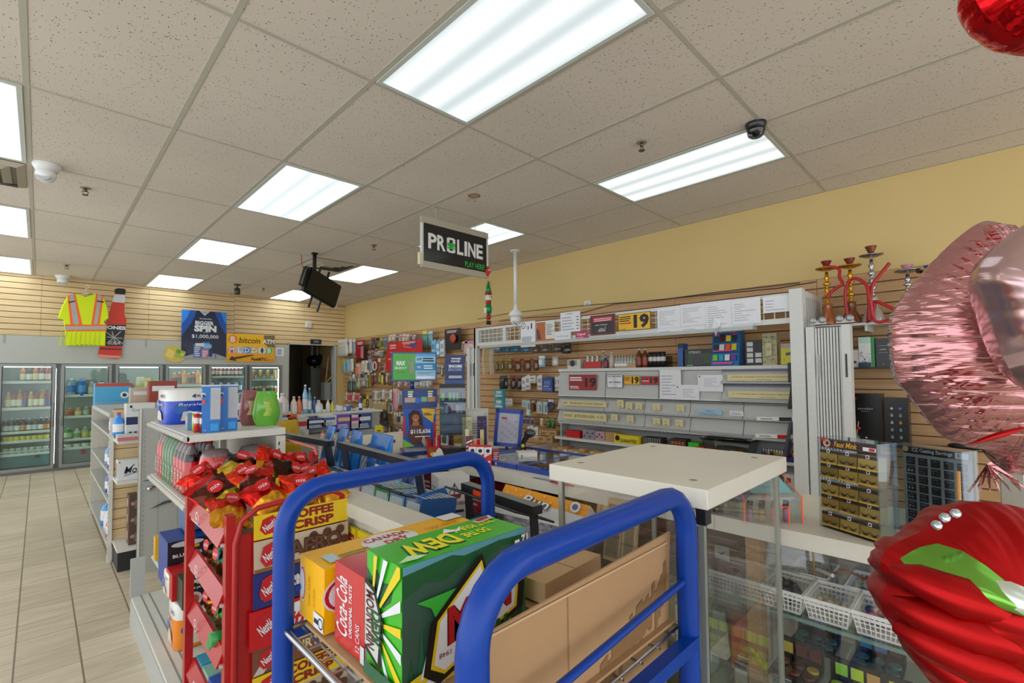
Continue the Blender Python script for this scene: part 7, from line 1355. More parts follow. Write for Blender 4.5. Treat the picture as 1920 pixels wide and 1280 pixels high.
tl=[(507,767,14,14,'4a4a9a'),(530,765,22,28,'d8d4cc'),(551,763,12,20,'dccfc8'),(561,761,9,18,'e07a4a'),(572,776,10,55,'8ab8d8'),(580,772,8,45,'4a90a0'),(590,768,7,24,'2a5aa8'),(597,772,16,22,'d4d4d0'),(615,771,8,22,'e0e0da'),(623,771,7,19,'d8cc3a'),(636,774,14,16,'3a3a48'),(646,773,8,12,'9a8878'),(653,774,10,16,'3a6ab8'),(664,772,8,9,'6a8a98'),(676,773,7,30,'1f3f7a')]
CN={'4a4a9a':'violet','d8d4cc':'white','dccfc8':'pinkish white','e07a4a':'orange','8ab8d8':'tall pale blue','4a90a0':'teal','2a5aa8':'blue','d4d4d0':'wide white','e0e0da':'slim white','d8cc3a':'yellow','3a3a48':'black','9a8878':'brown','3a6ab8':'blue and white','6a8a98':'grey-blue jar','1f3f7a':'navy'}
for i,(px,py,w_,h_,c)in enumerate(tl):
 p=at(px,py,y=4.36);s=depth(p)/FPX;z0=.9456;h=(py-690-h_*0)/1*0+max(.03,at(px,py-h_,y=4.36).z-z0);a=bottle_mb(h,w_*s/2,mat(c,.25,coat=.4),mat('e0e0dc',.3),mat('d8dce0',.3)if i%3 else mat(c,.3),kind='bottle' if h>.09 else 'can');solo(a,'toiletry_bottle','%s toiletry container, %s from the left on the grey toiletries shelf'%(CN[c],ORD[i]),'bottle',(p.x,4.36,z0))
bx=[(505,800,545,778,'3a7ab8','blue-topped box row at the left of the toiletries'),(540,795,558,776,'e0662a','orange razor bundle on the toiletries shelf'),(548,822,580,782,'c8c4c0','white and red painkiller carton'),(582,806,612,783,'24407a','navy carton with white dots'),(612,800,632,778,'d0d4d8','white carton with a blue flash'),(632,806,660,776,'6a4ab0','purple and beige sanitary pack'),(659,804,678,777,'d8c8d0','white dotted sanitary pack'),(677,806,698,774,'2a4a88','navy and white striped pack at the right end')]
for i,(x0,y1,x1,y0,c,l)in enumerate(bx):
 p,q=at(x0,y1,y=4.12-.02*i%.1),at(x1,y0,y=4.12);a=MB();a.box(0,0,0,q.x-p.x,.1,q.z-p.z,mat(c,.35));f=a.face('-y');f.rect(.1,.55,.9,.8,mat(['e0e4e8','c8401a','b8282c','d8dce4','3a6ab8','d8c090','a03a8a','d8dce4'][i],.4));f.lines(.1,.1,.8,.4,3,WH if i not in(2,4,6)else INKL);solo(a,'toiletry_box',l,'box',(p.x,4.13,p.z))
a=MB();a.box(0,0,0,1.1,.14,.78,mat('9a9c96',.5));solo(a,'front_ledge','grey ledge in front of the toiletries shelf carrying the cartons','shelf',(1.2,4.1,0))
NVY=mat('1c2438',.35,coat=.3);BLKP=mat('1d1d1e',.4,coat=.2);TOPG=mat('7a7f7c',.4)
def rack(label,A,B,lean,bar,z=.95,low=.25,navy=True):
 A=Vector((*A,z));B=Vector((*B,z));t=thing('wire_rack',label,'display rack',(A.x,A.y,0));d=B-A;o=Vector((A.x,A.y,0));n=Vector((d.y,-d.x,0)).normalized()*-1
 a=MB();A0,B0=A-o,B-o;w_=n*.02
 a.hexa([tuple(A0-w_+Vector((0,0,-.028))),tuple(A0+w_+Vector((0,0,-.028))),tuple(B0+w_+Vector((0,0,-.028))),tuple(B0-w_+Vector((0,0,-.028)))],[tuple(A0-w_),tuple(A0+w_),tuple(B0+w_),tuple(B0-w_)],bar);a.add([tuple(p+Vector((0,0,.0006)))for p in(A0-w_,A0+w_,B0+w_,B0-w_)],[(3,2,1,0)],TOPG);a.build('header_bar',t)
 for P in(A0+d*.05,B0-d*.05):a=MB();a.tube([P-Vector((0,0,.03)),P+Vector((lean*.35,0,-.33)),P+Vector((lean,0,-z+.0))],.02,bar,4,up=(1,0,0));a.build('post',t)
 for k,zz_ in enumerate((.80,.66,.5)):
  a=MB();nx=-.0 if navy else 0
  for q in range(10):P=A0+d*(q/9.0);P.z=zz_;a.tube([P+Vector((-.10,0,.05)),P+Vector((.08,0,-.02))],.003,mat('1a1c22',.4),4)
  for s_ in(-.10,.08):P=A0+Vector((s_,0,0));P.z=zz_+(.05 if s_<0 else-.02);Q=P+d;a.tube([P,Q],.004,mat('1a1c22',.4),5)
  a.build('wire_shelf',t)
 return t
rack('navy-posted wire rack with a grey-topped bar behind the soda shelves',(1.02,3.06),(1.06,2.38),.16,NVY);rack('navy-posted wire rack with a grey-topped bar in front of the blue cookie bags',(1.08,2.31),(1.035,1.52),.16,NVY)
rack('low black rack with an orange sticker beside the blue cart',(1.22,1.50),(1.165,1.06),.06,BLKP,z=.85)
a=MB();a.box(0,0,0,.002,.05,.02,mat('ff4a1e',.4));solo(a,'orange_sticker','small orange-red sticker on the bar of the low black rack','sticker',(1.178,1.36,.822),rot=(0,0,-.12))
a=MB();a.box(0,0,0,.01,.8,.25,mat('182038',.5));solo(a,'navy_panel','navy backing board under the far grey-topped bar','panel',(1.12,2.26,.45))
def cookie(label,y,w_,x,tab,hh=.30,z=.66):
 t=thing('cookie_bag',label,'bag',(x,y,z),math.radians(-8),'blue cookie bags');a=MB();m1=mat('1c86e6',.25,coat=.5,var=.12,scale=8)
 a.grid(lambda u,v:(.03*math.cos(u*6.283)*math.sin(math.pi*(.1+.85*v))+v*.05,w_/2*math.copysign(abs(math.sin(u*6.283))**.6,math.sin(u*6.283)),hh*v),20,8,m1,closed_u=True)
 a.build('pouch',t);a=MB();f=Face(a,(-.036,w_*.36,hh*.28),(0,-1,0),Vector((.05,0,hh)),w_*.72,hh*.62)
 if tab:f.rect(.2,.1,.8,1,mat('d8c8b0',.5));f.rect(.2,.92,.8,1,mat(tab,.4));f.lines(.25,.15,.75,.9,9,INKL)
 else:[f.ring(.5,.0,.8-.2*k,mat(['1560b8','3a90e0','1560b8'][k],.3),.12)for k in range(3)];f.disc(.5,.12,.3,mat('c8924a',.4),ry=.1)
 a.build('print',t)
for l,y,w_,x,tab in(('blue cookie bag with a red-topped nutrition panel, leftmost',3.02,.17,1.30,'d8543a'),('blue cookie bag with a yellow-topped nutrition panel, second',2.82,.17,1.29,'d8c83a'),('blue cookie bag with a red-topped nutrition panel, third',2.63,.17,1.28,'d8543a'),('wide blue cookie bag with wavy rings, rightmost',2.38,.30,1.30,None)):cookie(l,y,w_,x,tab)
a=MB();a.box(0,0,0,.16,1.4,.65,mat('24406a',.5));solo(a,'cookie_shelf','navy shelf box carrying the blue cookie bags','shelf',(1.24,2.2,0))
for i,(y,c)in enumerate(((2.15,'2a6ab8'),(2.0,'3a8ac8'),(1.85,'24408a'))):baglet('snack_bag','small blue snack bag, %s from the left under the second grey-topped bar'%ORD[i],1.2,y,.70,.12,.14,c,'a8683a',rz=1.57)
gm_=[('c87ab0','pink'),('c8dce8','white and blue'),('2f9a4a','green'),('3a8ac8','blue'),('2a5a9a','dark blue')]
for i,(c,n)in enumerate(gm_):
 a=MB();a.box(0,0,0,.16,.105,.075,mat(c,.2,coat=.6));f=a.face('-x');f.rect(.1,.35,.9,.75,mat('c8dce0',.4));f.disc(.5,.2,.1,WH);f2=a.face('+z',(0,0,0,.16,.105,.075));[f2.rect(.1+.15*k,.05,.19+.15*k,.95,mat('d4e4ee',.2))for k in range(6)];solo(a,'gum_box','%s gum box, %s from the left on the sloping tray'%(n,ORD[i]),'box',(.985,1.93-.115*i,.755),rot=(0,math.radians(8),0),group='gum boxes')
a=MB();a.box(-.01,0,0,.19,.66,.02,NVY);solo(a,'gum_tray','dark sloping tray under the gum boxes','tray',(.985,1.42,.715),rot=(0,math.radians(6),0))
a=MB();p0=at(793,975,x=1.02);a.prism([(0,0),(.26,0),(.27,.05),(.22,.10),(.0,.125)],0,.008,mat('1f74cc',.35),ax='y');solo(a,'blue_bracket','bright blue side bracket of the gum tray','bracket',(p0.x-.0,p0.y,p0.z-.03),.55)
a=MB();[a.box(0,.02+.07*k,0,.12,.08+.07*k,.1,mat(c,.35))for k,c in enumerate(('2c2c30','38b048','3a3a42'))];
for k,(c,n)in enumerate((('28a048','green'),('2a2a2e','black'),('50545c','grey and black'),('3a8ab8','blue'),('c0c4c8','white'))):pk('gum_pack','%s gum pack, %s on the wire shelf left of the gum trays'%(n,ORD[k]),'box',.98,2.62-.11*k,.72,.1,.09,.1,c,lambda f:f.lines(.1,.2,.9,.8,3,WH),lambda f:f.lines(.1,.2,.9,.8,3,WH))
p=at(838,934,z=.55);pk('lozenge_carton','white carton with a red ship drawing behind the cart handle','box',1.22,1.68,.64,.14,.12,.2,'d8d8d4',lambda f:(f.poly([(.25,.62),(.75,.62),(.68,.52),(.32,.52)],mat('8a3034',.4)),f.line(.5,.62,.5,.86,.02,DARK),f.line(.5,.84,.32,.64,.015,DARK),f.line(.5,.84,.68,.64,.015,DARK),f.text("FISHERMAN'S FRIEND",.5,.42,.08,mat('a03038',.4),w=.8,bold=.02),f.rect(.2,.22,.8,.28,INK)),lambda f:f.lines(.2,.2,.8,.8,8,INKL),rz=-.35)
pk('carton_stack','plain light carton under the ship-drawing carton','box',1.19,1.62,.45,.2,.2,.19,'c0c0ba')
def slab(name,label,cat,pts,th,m,dec=None,e=.0008):
 """board given by four world corners (bottom-left, bottom-right, top-right, top-left), seen from its front"""
 P=[Vector(q)for q in pts];u=P[1]-P[0];v=P[3]-P[0];n=u.cross(v).normalized();o=P[0];a=MB();F_=[p-o for p in P];B_=[p-o-n*th for p in P]
 a.add([tuple(q)for q in F_+B_],[(0,1,2,3),(7,6,5,4),(0,4,5,1),(1,5,6,2),(2,6,7,3),(3,7,4,0)],m);f=Face(a,(0,0,0),u,v,u.length,v.length,e)
 if dec:dec(f)
 return solo(a,name,label,cat,o)
def d_bun(f):f.rect(0,.6,1,1,mat('f0a01c',.4));[f.disc(.07+.09*k,.72+.16*(k%2),.012,mat('f6c868',.4),n=8)for k in range(10)];f.text('Bun',.45,.6,.36,mat('26262a',.4),w=.34,shear=.3,bold=.06);f.k+=1;f.text('Bun',.45,.6,.35,WH,w=.33,shear=.3,bold=.02);f.text('12 x 142 g',.78,.12,.1,INK,w=.24);f.disc(.88,.78,.05,WH);f.disc(.88,.78,.03,mat('3a5a9a',.4))
bl_,br_=Vector((1.355,1.475,.725)),Vector((1.355,1.03,.715))
slab('bun_carton','orange and white Bun carton leaning below the counter edge','box',(bl_,br_,br_+Vector((.085,.02,.082)),bl_+Vector((.085,.02,.082))),.05,mat('d8dade',.4),d_bun)
a=MB();a.box(0,0,0,.22,.96,.03,mat('2c2c2e',.5));a.hexa([(.06,.15,.03),(.2,.15,.03),(.2,.66,.03),(.06,.66,.03)],[(.12,.15,.085),(.2,.15,.16),(.2,.66,.16),(.12,.66,.085)],mat('2c2c2e',.5));solo(a,'dark_ledge','dark ledge under the Bun carton','ledge',(1.265,.84,.60))
slab('wrapped_tray','white-edged tray wrapped in black film beside the low black rack','tray',((1.26,1.42,.665),(1.30,1.10,.665),(1.34,1.10,.755),(1.30,1.42,.755)),.01,mat('2a2c2e',.15,coat=.8,bump=.8,scale=18),lambda f:f.rect(0,.78,1,1,mat('dcdcd8',.4)))
for i,(y,c,l)in enumerate(((2.15,'6a2a2c','maroon candy row under the far counter edge'),(1.95,'b8c0c8','white and blue candy row under the counter edge'),(1.72,'a82a34','red candy carton under the counter edge, left of the Bun carton'),(1.3,'3a2c3c','dark candy row above the Bun carton'))):pk('candy_row',l,'candy',XCN+.03,y,.62,.18,.2,.12,c,None,lambda f:f.lines(.05,.2,.95,.8,3,WH if i%2 else mat('c8b0a0',.4)))
a=MB();a.box(0,0,0,.25,2.0,.02,mat('8a6a4a',.5));solo(a,'candy_shelf','brown shelf board under the counter edge carrying candy','shelf',(XCN+.08-.06,.9,.598))
t=thing('pegboard_stand','cream pegboard display with a thick top behind the far cart handle','display stand',(.775,1.13,0));PGB=mat('cfccbe',.45);L=.60
a=MB();a.box(0,0,.0,.03,L,.82,PGB);f=a.face('-x');[(f.disc(.08+.06*i,.97-.035*j,.005,DARK,n=6),setattr(f,'k',1))for i in range(15)for j in range(5)];a.build('pegboard',t)
a=MB();a.box(-.035,-.01,.81,.075,L+.01,.855,PGB);a.box(-.035,L-.02,0,.05,L+.01,.81,PGB);a.box(-.035,-.01,0,.05,.02,.81,PGB);a.build('frame',t,bevel=.003)
for i,y in enumerate((.50,.43)):a=MB();a.tube([(-.0,y,.73-.03*i),(-.14,y+.01,.735-.03*i),(-.155,y+.01,.75-.03*i)],.003,CHROME,6);a.build('peg_hook',t)
for i in range(3):pk('match_packet','yellow packet with a red label on the pegboard, %s from the hooks'%ORD[i],'packet',.757,1.60-.09*i,.70,.012,.075,.07,'e0cc18',None,lambda f:(f.rect(.1,.35,.9,.7,mat('c01c20',.4)),f.text('little trees',.5,.52,.14,WH,w=.7)))
RR=mat('b01416',.32,coat=.2)
t=thing('chocolate_rack','red metal chocolate rack with branded header boards beside the soda shelves','display rack',(.38,1.55,0));W_,D_=.35,.42
for x,y,h in((0,D_,.92),(.02,.02,.88),(W_,D_,.92),(W_,.02,.86)):a=MB();a.box(x-.012,y-.016,0,x+.012,y+.016,h,RR);a.build('post',t)
for z in(.825,.655,.485,.29,.12):a=MB();a.hexa([(-.008,.03,z-.035),(.0,.03,z-.035),(.0,D_-.02,z-.012),(-.008,D_-.02,z-.012)],[(.012,.03,z+.012),(.02,.03,z+.012),(.02,D_-.02,z+.035),(.012,D_-.02,z+.035)],RR);f=Face(a,(-.009,.3,z-.02),(0,-1,0),(0,0,1),.05,.04);f.ring(.5,.5,.4,WH,.15);f.text('kit',.5,.5,.3,WH);a.build('shelf_lip',t)
for z in(.80,.63,.46,.26,.1):a=MB();a.box(.0,.02,z-.008,W_,D_,z,mat('c4c2ba',.4));a.build('shelf',t)
a=MB();a.tube([(.03,.0,.0),(.03,.0,.80),(.045,.0,.86),(.09,.0,.89),(.2,.0,.90),(W_-.03,.0,.90),(W_,.0,.88),(W_,0,0)],.009,RR,8);a.box(.03,.004,0,W_,.008,.82,RR);a.build('arch_frame',t)
RG='c01c1e'
brd=[('Coffee Crisp','yellow COFFEE CRISP board, %s on the red rack','e8c81c',.80,.07),('AERO','white and brown AERO bar board, %s on the red rack','c8b8a0',.705,.09),('SMARTIES','dark blue SMARTIES board, %s on the red rack','23307a',.60,.10),('KitKat','red KITKAT board, %s on the red rack','c8141c',.485,.11),('Turtles','brown chocolate board, %s on the red rack','7a4a34',.41,.075),('Coffee Crisp','yellow COFFEE CRISP board, %s on the red rack','e8c81c',.335,.07),('AERO','white and brown AERO bar board, %s on the red rack','c8b8a0',.24,.09),('SMARTIES','dark blue SMARTIES board, %s on the red rack','23307a',.13,.10)]
for i,(tx,l,c,z,h)in enumerate(brd):
 a=MB();w_=.288;a.box(0,0,0,w_,.006,h,mat(c,.4));f=a.face('-y');
 if tx=='AERO':
  f.rect(.0,.0,1,.12,mat('8a5a38',.4));[f.disc(.55+.05*k,.5+.3*math.sin(k*2),.05,mat('5a3420',.4),n=12)for k in range(9)];f.text('AERO',.62,.5,.6,mat('4a2818',.4),w=.6,bold=.06);f.text('AERO',.62,.5,.5,mat('6a4028',.4),w=.56)
 elif tx=='SMARTIES':[f.disc(.1+.11*k,.3+.5*((k*7)%5)/5,.03,mat(['6ac83a','e0c020','3a8ae0','e05a90','e8742a'][k%5],.3))for k in range(8)];f.text('SMARTIES',.65,.45,.5,mat('d8dce0',.4),w=.6,bold=.05)
 elif tx=='KitKat':f.disc(.5,.5,.34,WH,ry=.42);f.text('KitKat',.52,.48,.45,mat('c8141c',.4),w=.5,shear=.25,bold=.04)
 elif tx=='Turtles':f.poly([(0,0),(.2,1),(.3,1),(.1,0)],mat('c8c0b8',.4));f.text('TURTLES',.6,.5,.4,mat('d8c8a8',.4),w=.5,bold=.03);f.disc(.3,.45,.06,mat('c8a070',.4))
 else:f.text('COFFEE',.58,.74,.4,mat('8a1c14',.4),w=.5,bold=.05);f.text('CRISP',.6,.28,.38,mat('8a1c14',.4),w=.46,bold=.05)
 f.poly([(.1,.15),(.22,.2),(.25,.6),(.18,.92),(.08,.8),(.05,.4)],mat('c01c22',.4));f.text('Nestlé',.15,.52,.3,WH,w=.14,bold=.02,ang=.5)
 a2=solo(a,'brand_board',l%('upper' if i<5 else 'lower'),'sign',(.456 if i!=3 else .446,1.535-.004*(i%2),z),rot=(math.radians(-3),0,0));
def snack(label,x,y,z,w_,h,c1,c2,rot,seed=0):
 a=MB();m1,m2=foil(c1,.3,.6,14,(1,1,1)),foil(c2,.3,.6,14,(1,1,1));r_=random.Random(seed)
 ph=r_.random()*6
 fn=lambda s_:(lambda u,v:(w_*(u-.5)*(1-.12*math.sin(math.pi*v)),s_*(.032*math.sin(math.pi*u)**.6*math.sin(math.pi*v)**.6)+.006*math.sin(u*17+v*11+ph),h*(v-.5)))
 for s_ in(-1,1):
  for k,(v0,v1,mm_)in enumerate(((0,.45,m2),(.45,1,m1))):
   g=fn(s_);a.grid((lambda u,v,g=g,v0=v0,v1=v1:g(u,v0+(v1-v0)*v))if s_<0 else(lambda u,v,g=g,v0=v0,v1=v1:g(1-u,v0+(v1-v0)*v)),9,7,mm_)
 f=Face(a,(-w_*.3,-.042,h*.05),(1,0,0),(0,0,1),w_*.6,h*.25);f.disc(.5,.5,.3,mat('c8141c',.4));f.text('mix',.5,.5,.4,WH)
 return solo(a,'snack_bag',label,'snack bag',(x,y,z),rot=rot,group='snack bags on the red rack')
r_=random.Random(21);k=0
pal=[('d8301c','d8962a'),('c8201c','e0a030'),('d83a20','c8882a'),('b81c1c','d89a30'),('5a2a20','c8b030'),('d02a1c','4a2418'),('3a2018','c8a838')]
for gy in range(4):
 for gx_ in range(4):
  x=.42+gx_*.105;y=1.66+gy*.10;z=.845+.05*math.sin(math.pi*(gx_+.5)/4)+.02*(gy%2)+.012*gy
  snack('crinkled red snack bag, %s row back, %s from the left in the rack'%(ORD[gy],ORD[gx_]),x,y,z,.12,.13,*pal[k%7],(math.radians(-50+r_.uniform(-20,25)),math.radians(r_.uniform(-35,35)),r_.uniform(-.8,.5)),k);k+=1
for z,items in((.63,[('5a3a2a','b87a38','brown nut snack bag'),('1f5a52','a8682c','teal-topped nut snack bag'),('7a2a2a','c08038','maroon-topped nut bag')]),(.46,[('d8782a','b8863a','orange pouch of nuts'),('2a7a3a','c8b070','green and gold nut bag'),('1f8a3a','2a8a3a','green-capped bag')])):
 for i,(c1,c2,l)in enumerate(items):snack('%s on the %s ledge of the red rack'%(l,'second' if z>.6 else 'third'),.45,1.90-.12*i,z+.058,.10,.115,c1,c2,(math.radians(-8),0,-1.35),i+30)
for i,(c,l)in enumerate((('3aa8c8','turquoise'),('8ac8b8','pale green'),('2a5ac0','royal blue'),('d8706a','pink'))):pk('biscuit_pack','%s wrapped biscuit pack on the fourth ledge of the red rack'%l,'packet',.40,1.87-.085*i,.26+.0,.12,.075,.07,c,None,lambda f:f.rect(.1,.3,.9,.7,WH))
for i in range(2):a=MB();a.lathe((0,0,0),[(0,0),(.02,0),(.02,.03),(.018,.032),(0,.032)],mat('2a9a4a',.3),14,ax='x');solo(a,'green_cap_bottle','green bottle cap poking out of the third ledge, %s one'%['upper','lower'][i],'bottle',(.375,1.66+.03*i,.50-.035*i))
t=thing('red_wire_stand','red post frame with a pink rod at the right end of the soda shelves','stand',(.83,2.0,0))
for y in(.03,.57):a=MB();a.box(-.012,y-.018,0,.012,y+.018,.965,RR);a.build('post',t)
a=MB();a.tube([(0,.0,.95),(0,.02,.978),(0,.58,.985)],.006,mat('c87068',.3),8);a.build('rod',t)
a=MB();a.box(0,0,0,.02,.08,.95,mat('cfc9b2',.5));solo(a,'cream_upright','cream upright behind the red post frame','upright',(.90,2.62,0))
baglet('yellow_bag','yellow and brown chip bag behind the first grey-topped bar',1.22,3.42,.651,.22,.33,'d8b428','c8a040',rz=.4)
CB=mat('003c9c',.34,coat=.12,var=.03,spec=.3)
t=thing('stock_cart','blue tubular stock cart carrying soda cases and cardboard','cart',(0,0,0))
def arch(A,B,zt,R=.085,r=.019):
 A=Vector((*A,0));B=Vector((*B,0));d=(B-A).normalized();P=[A,A+Vector((0,0,zt-R))]
 for k in range(1,7):q=math.pi/2*k/6;P.append(A+d*(R-R*math.cos(q))+Vector((0,0,zt-R+R*math.sin(q))))
 for k in range(0,7):q=math.pi/2*k/6;P.append(B-d*(R-R*math.sin(q))+Vector((0,0,zt-R+R*math.cos(q))))
 P.append(B.copy());return[tuple(p)for p in P]
nL,nR,fL,fR=(.357,.428),(.918,.437),(.358,1.02),(.93,1.04)
for A,B,zt in((nL,nR,1.045),(fL,fR,1.047)):a=MB();a.tube(arch(A,B,zt),.0205,CB,12);a.build('handle_arch',t)
for A,B,z,r in((nL,nR,.845,.0065),(fL,fR,.845,.0065)):a=MB();a.tube([(*A,z-.0),(*B,z+.03)],r,CB,8);a.build('cross_rod',t)
for z in(.775,.45,.12):
 a=MB();
 for A,B in((fL,nL),(fR,nR)):a.tube([(*A,z),(*B,z)],.0065,STEEL,8)
 for A,B in((nL,nR),(fL,fR)):a.box(A[0],A[1]-.012,z-.03,B[0],A[1]+.012,z-.005,CB)
 for k in range(12):f_=k/11;a.tube([(nL[0]+.005,nL[1]+.02+.56*f_,z),(nR[0]-.005,nR[1]+.02+.56*f_,z)],.0025,STEEL,5)
 for k in range(9):f_=(k+.5)/9;a.tube([(nL[0]+.56*f_,nL[1]+.02,z-.004),(fL[0]+.56*f_,fL[1]-.02,z-.004)],.0025,STEEL,5)
 a.build('wire_deck',t)
for(x,y)in(nL,nR,fL,fR):a=MB();a.lathe((x,y,.03),[(0,-.015),(.03,-.015),(.03,.015),(0,.015)],BLACK,16,ax='x');a.build('caster',t)
CARD=mat('b08c64',.75,var=.05,scale=60);CARD2=mat('c2a078',.75,var=.05,scale=50)
def d_wet(f):
 r_=random.Random(4)
 for k in range(28):x=.36+.0228*k;up=.30+.52*(x-.36)/.64+r_.uniform(-.05,.06);lo=up-.10-.12*(x-.3)-r_.uniform(0,.12);f.poly([(x,lo),(x+.0232,lo+.01),(x+.0232,up+.015),(x,up)],mat('8a683f',.7));f.k-=1
 f.k+=1;f.line(.38,0,.37,1,.004,mat('7a5c3a',.7));f.lines(.0,.985,1,1.0,1,mat('c8ac84',.8),.8,0)
slab('cardboard_sheet','large torn cardboard sheet with a damp stain leaning inside the near handle','cardboard',((.40,.475,.66),(.895,.475,.66),(.905,.465,.962),(.392,.465,.948)),.004,CARD,d_wet)
a=MB();a.box(.39,.50,0,.88,.99,.006,CARD2);a.M=Matrix.Translation((.0,0,.006));a.box(.42,.46,0,.91,.92,.005,CARD);solo(a,'cardboard_liner','flat cardboard liner under the soda cases on the cart deck','cardboard',(0,0,.7785))
a=MB()
for k in range(9):a.box(.40+.005*(k%3),.50-.004*(k%2),k*.014,.88,.98-.006*(k%3),k*.014+.009,CARD if k%2 else CARD2)
solo(a,'cardboard_stack','stack of flattened brown cardboard on the lower deck of the cart','cardboard',(0,0,.62-.164));
for i,(x,z)in enumerate(((.70,.79),(.72,.835))):a=MB();a.box(0,0,0,.20,.19,.04,CARD2 if i else CARD);f=a.face('+z');f.line(.5,0,.5,1,.01,mat('7a5c3a',.7));solo(a,'cardboard_box','closed tan cardboard box on the cart deck, %s of two'%['lower','upper'][i],'box',(x-.02,.62,z+.0006),.05)
ZB=.79
def d_can_top(f):f.disc(.45,.5,.17,WH,ry=.42);f.disc(.45,.5,.165,mat('e8ecec',.4),ry=.39);f.text('CANADA',.45,.66,.2,mat('c01c28',.4),w=.28,bold=.03);f.text('DRY',.47,.36,.2,mat('c01c28',.4),w=.15,bold=.03);f.text('TONIC WATER',.8,.45,.16,mat('b8761a',.4),w=.24);f.rect(.05,.15,.11,.55,mat('b8d8e0',.4));f.lines(.12,.2,.3,.45,2,mat('8a7a30',.5));f.rect(.86,.6,1,.95,WH)
def d_can_end(f):f.disc(.12,.55,.13,WH,ry=.3);f.disc(.12,.55,.12,mat('c01c28',.4),ry=.27);f.disc(.12,.55,.10,WH,ry=.24);f.text('TONIC WATER',.42,.5,.07,mat('a87818',.4),w=.5,ang=1.57);f.text('12 CANS',.62,.45,.06,mat('a87818',.4),w=.3,ang=1.57);f.rect(.62,.02,1,.26,WH);f.ring(.9,.14,.09,INK,.25);f.rect(.66,.1,.82,.17,INK)
pk('soda_case','yellow tonic water case on the cart deck','box',.392,.905,ZB,.39,.118,.122,'fcbc00',d_can_end,d_can_end)
o=bpy.data.objects.get('soda_case.001');a=MB();f=Face(a,(0,0,.1225),(1,0,0),(0,1,0),.39,.118);d_can_top(f);q=a.build('top_print',None);q.parent=o
def d_coke_e(f):f.text('Coca-Cola',.25,.5,.3,WH,w=.9,shear=.35,ang=1.57,bold=.01);f.text('ORIGINAL TASTE',.55,.5,.08,WH,w=.8,ang=1.57,bold=.02);f.text('12 CANS',.78,.25,.1,WH,w=.4,ang=1.57);f.rect(.88,.0,1,.2,mat('d0d8dc',.4))
pk('soda_case','crumpled red cola case between the yellow and green cases','box',.40,.762,ZB,.20,.115,.145,mat('cc1620',.25,coat=.6),lambda f:(f.rect(.0,.35,.25,.95,mat('c8d0d8',.4)),f.lines(.03,.4,.22,.9,9,INK),f.rect(0,.02,.25,.25,mat('c8d0d8',.4)),f.text('Coca-Cola',.62,.6,.3,WH,w=.6,shear=.35)),d_coke_e)
G1=mat('35b81c',.3,coat=.4);G2=mat('1f5a34',.35);G3=mat('2f6a4a',.35);G4=mat('3a5a4c',.35)
def d_dew_front(f):
 f.clip=True
 f.rect(0,0,1,1,G4);f.poly([(0,1),(1,1),(1,.86),(.8,.9),(.6,.82),(.45,.86),(.3,.78),(.15,.82),(0,.74)],G2);f.poly([(0,1),(0,.93),(.35,.97),(.45,.93),(.75,.96),(1,.94),(1,1)],mat('5a9aa8',.4))
 for k in range(14):x=.02+.07*k;f.poly([(x,.0),(x+.035,.28+.1*((k*5)%3)),(x+.07,0)],[G2,G3,mat('2c9a2c',.4)][k%3])
 f.poly([(.08,.7),(.18,.62),(.24,.45),(.36,.62),(.4,.7)],mat('3aae3a',.4));f.poly([(0,0),(.0,.12),(.3,.2),(.5,.0)],mat('e0c828',.4));f.poly([(0,.0),(.22,.1),(.28,0)],WH);f.poly([(.1,.1),(.16,.35),(.2,.12)],WH)
 Q=lambda P:[(.12+(x-.26)*1.25,y)for x,y in P]
 f.poly(Q([(.26,.12),(.30,.5),(.62,.92),(.66,.74),(.95,.8),(.92,.3),(.35,.0)]),BLACK);f.poly(Q([(.30,.15),(.34,.5),(.62,.86),(.65,.68),(.90,.74),(.87,.32),(.38,.06)]),mat('e8c81c',.4));f.poly(Q([(.32,.17),(.355,.49),(.61,.82),(.64,.64),(.88,.70),(.85,.34),(.38,.09)]),WH)
 f.text('MTN',.56,.47,.30,mat('5a1018',.4),w=.58,bold=.08,ang=.14,shear=.15);f.text('MTN',.56,.47,.30,mat('b01c24',.4),w=.56,bold=.04,ang=.14,shear=.15);f.text('DEW',.62,.2,.16,mat('14542a',.4),w=.36,bold=.06,ang=.1);f.text('1948',.27,.22,.04,mat('7a1c20',.4),w=.09,ang=math.pi)
 f.text('12',.96,.9,.12,WH,w=.06,bold=.02,ang=math.pi);f.text('CANS',.955,.79,.05,WH,w=.07,ang=math.pi);f.rect(.86,.80,.905,.93,WH);f.text('180',.883,.87,.04,G2,w=.035,ang=math.pi)
def d_dew_end(f):
 f.clip=True
 f.rect(0,0,1,1,G1);f.poly([(0,.86),(.15,.8),(.3,.88),(.5,.8),(.8,.84),(.7,.68),(.5,.6),(.3,.66),(0,.55)],G2)
 for k in range(9):q=math.radians(-75+19*k);f.poly([(.2,.45),(.2+1.1*math.cos(q),.45+.8*math.sin(q)),(.2+1.1*math.cos(q+.13),.45+.8*math.sin(q+.13))]if math.cos(q)>.2 else[(.2,.45),(.5,.5),(.5,.45)],WH if k%2 else mat('e8d020',.4))
 f.poly([(0,.78),(.0,.2),(.45,.1),(.55,.5),(.3,.74)],BLACK);f.poly([(.02,.74),(.02,.24),(.40,.15),(.48,.5),(.28,.7)],mat('c8d0c8',.4));f.text('MOUNTAIN',.18,.46,.14,mat('5a2028',.4),w=.85,bold=.03,ang=-1.57);f.text('DEW',.36,.42,.16,mat('14542a',.4),w=.5,bold=.04,ang=-1.57);f.rect(0,0,1,.1,G3)
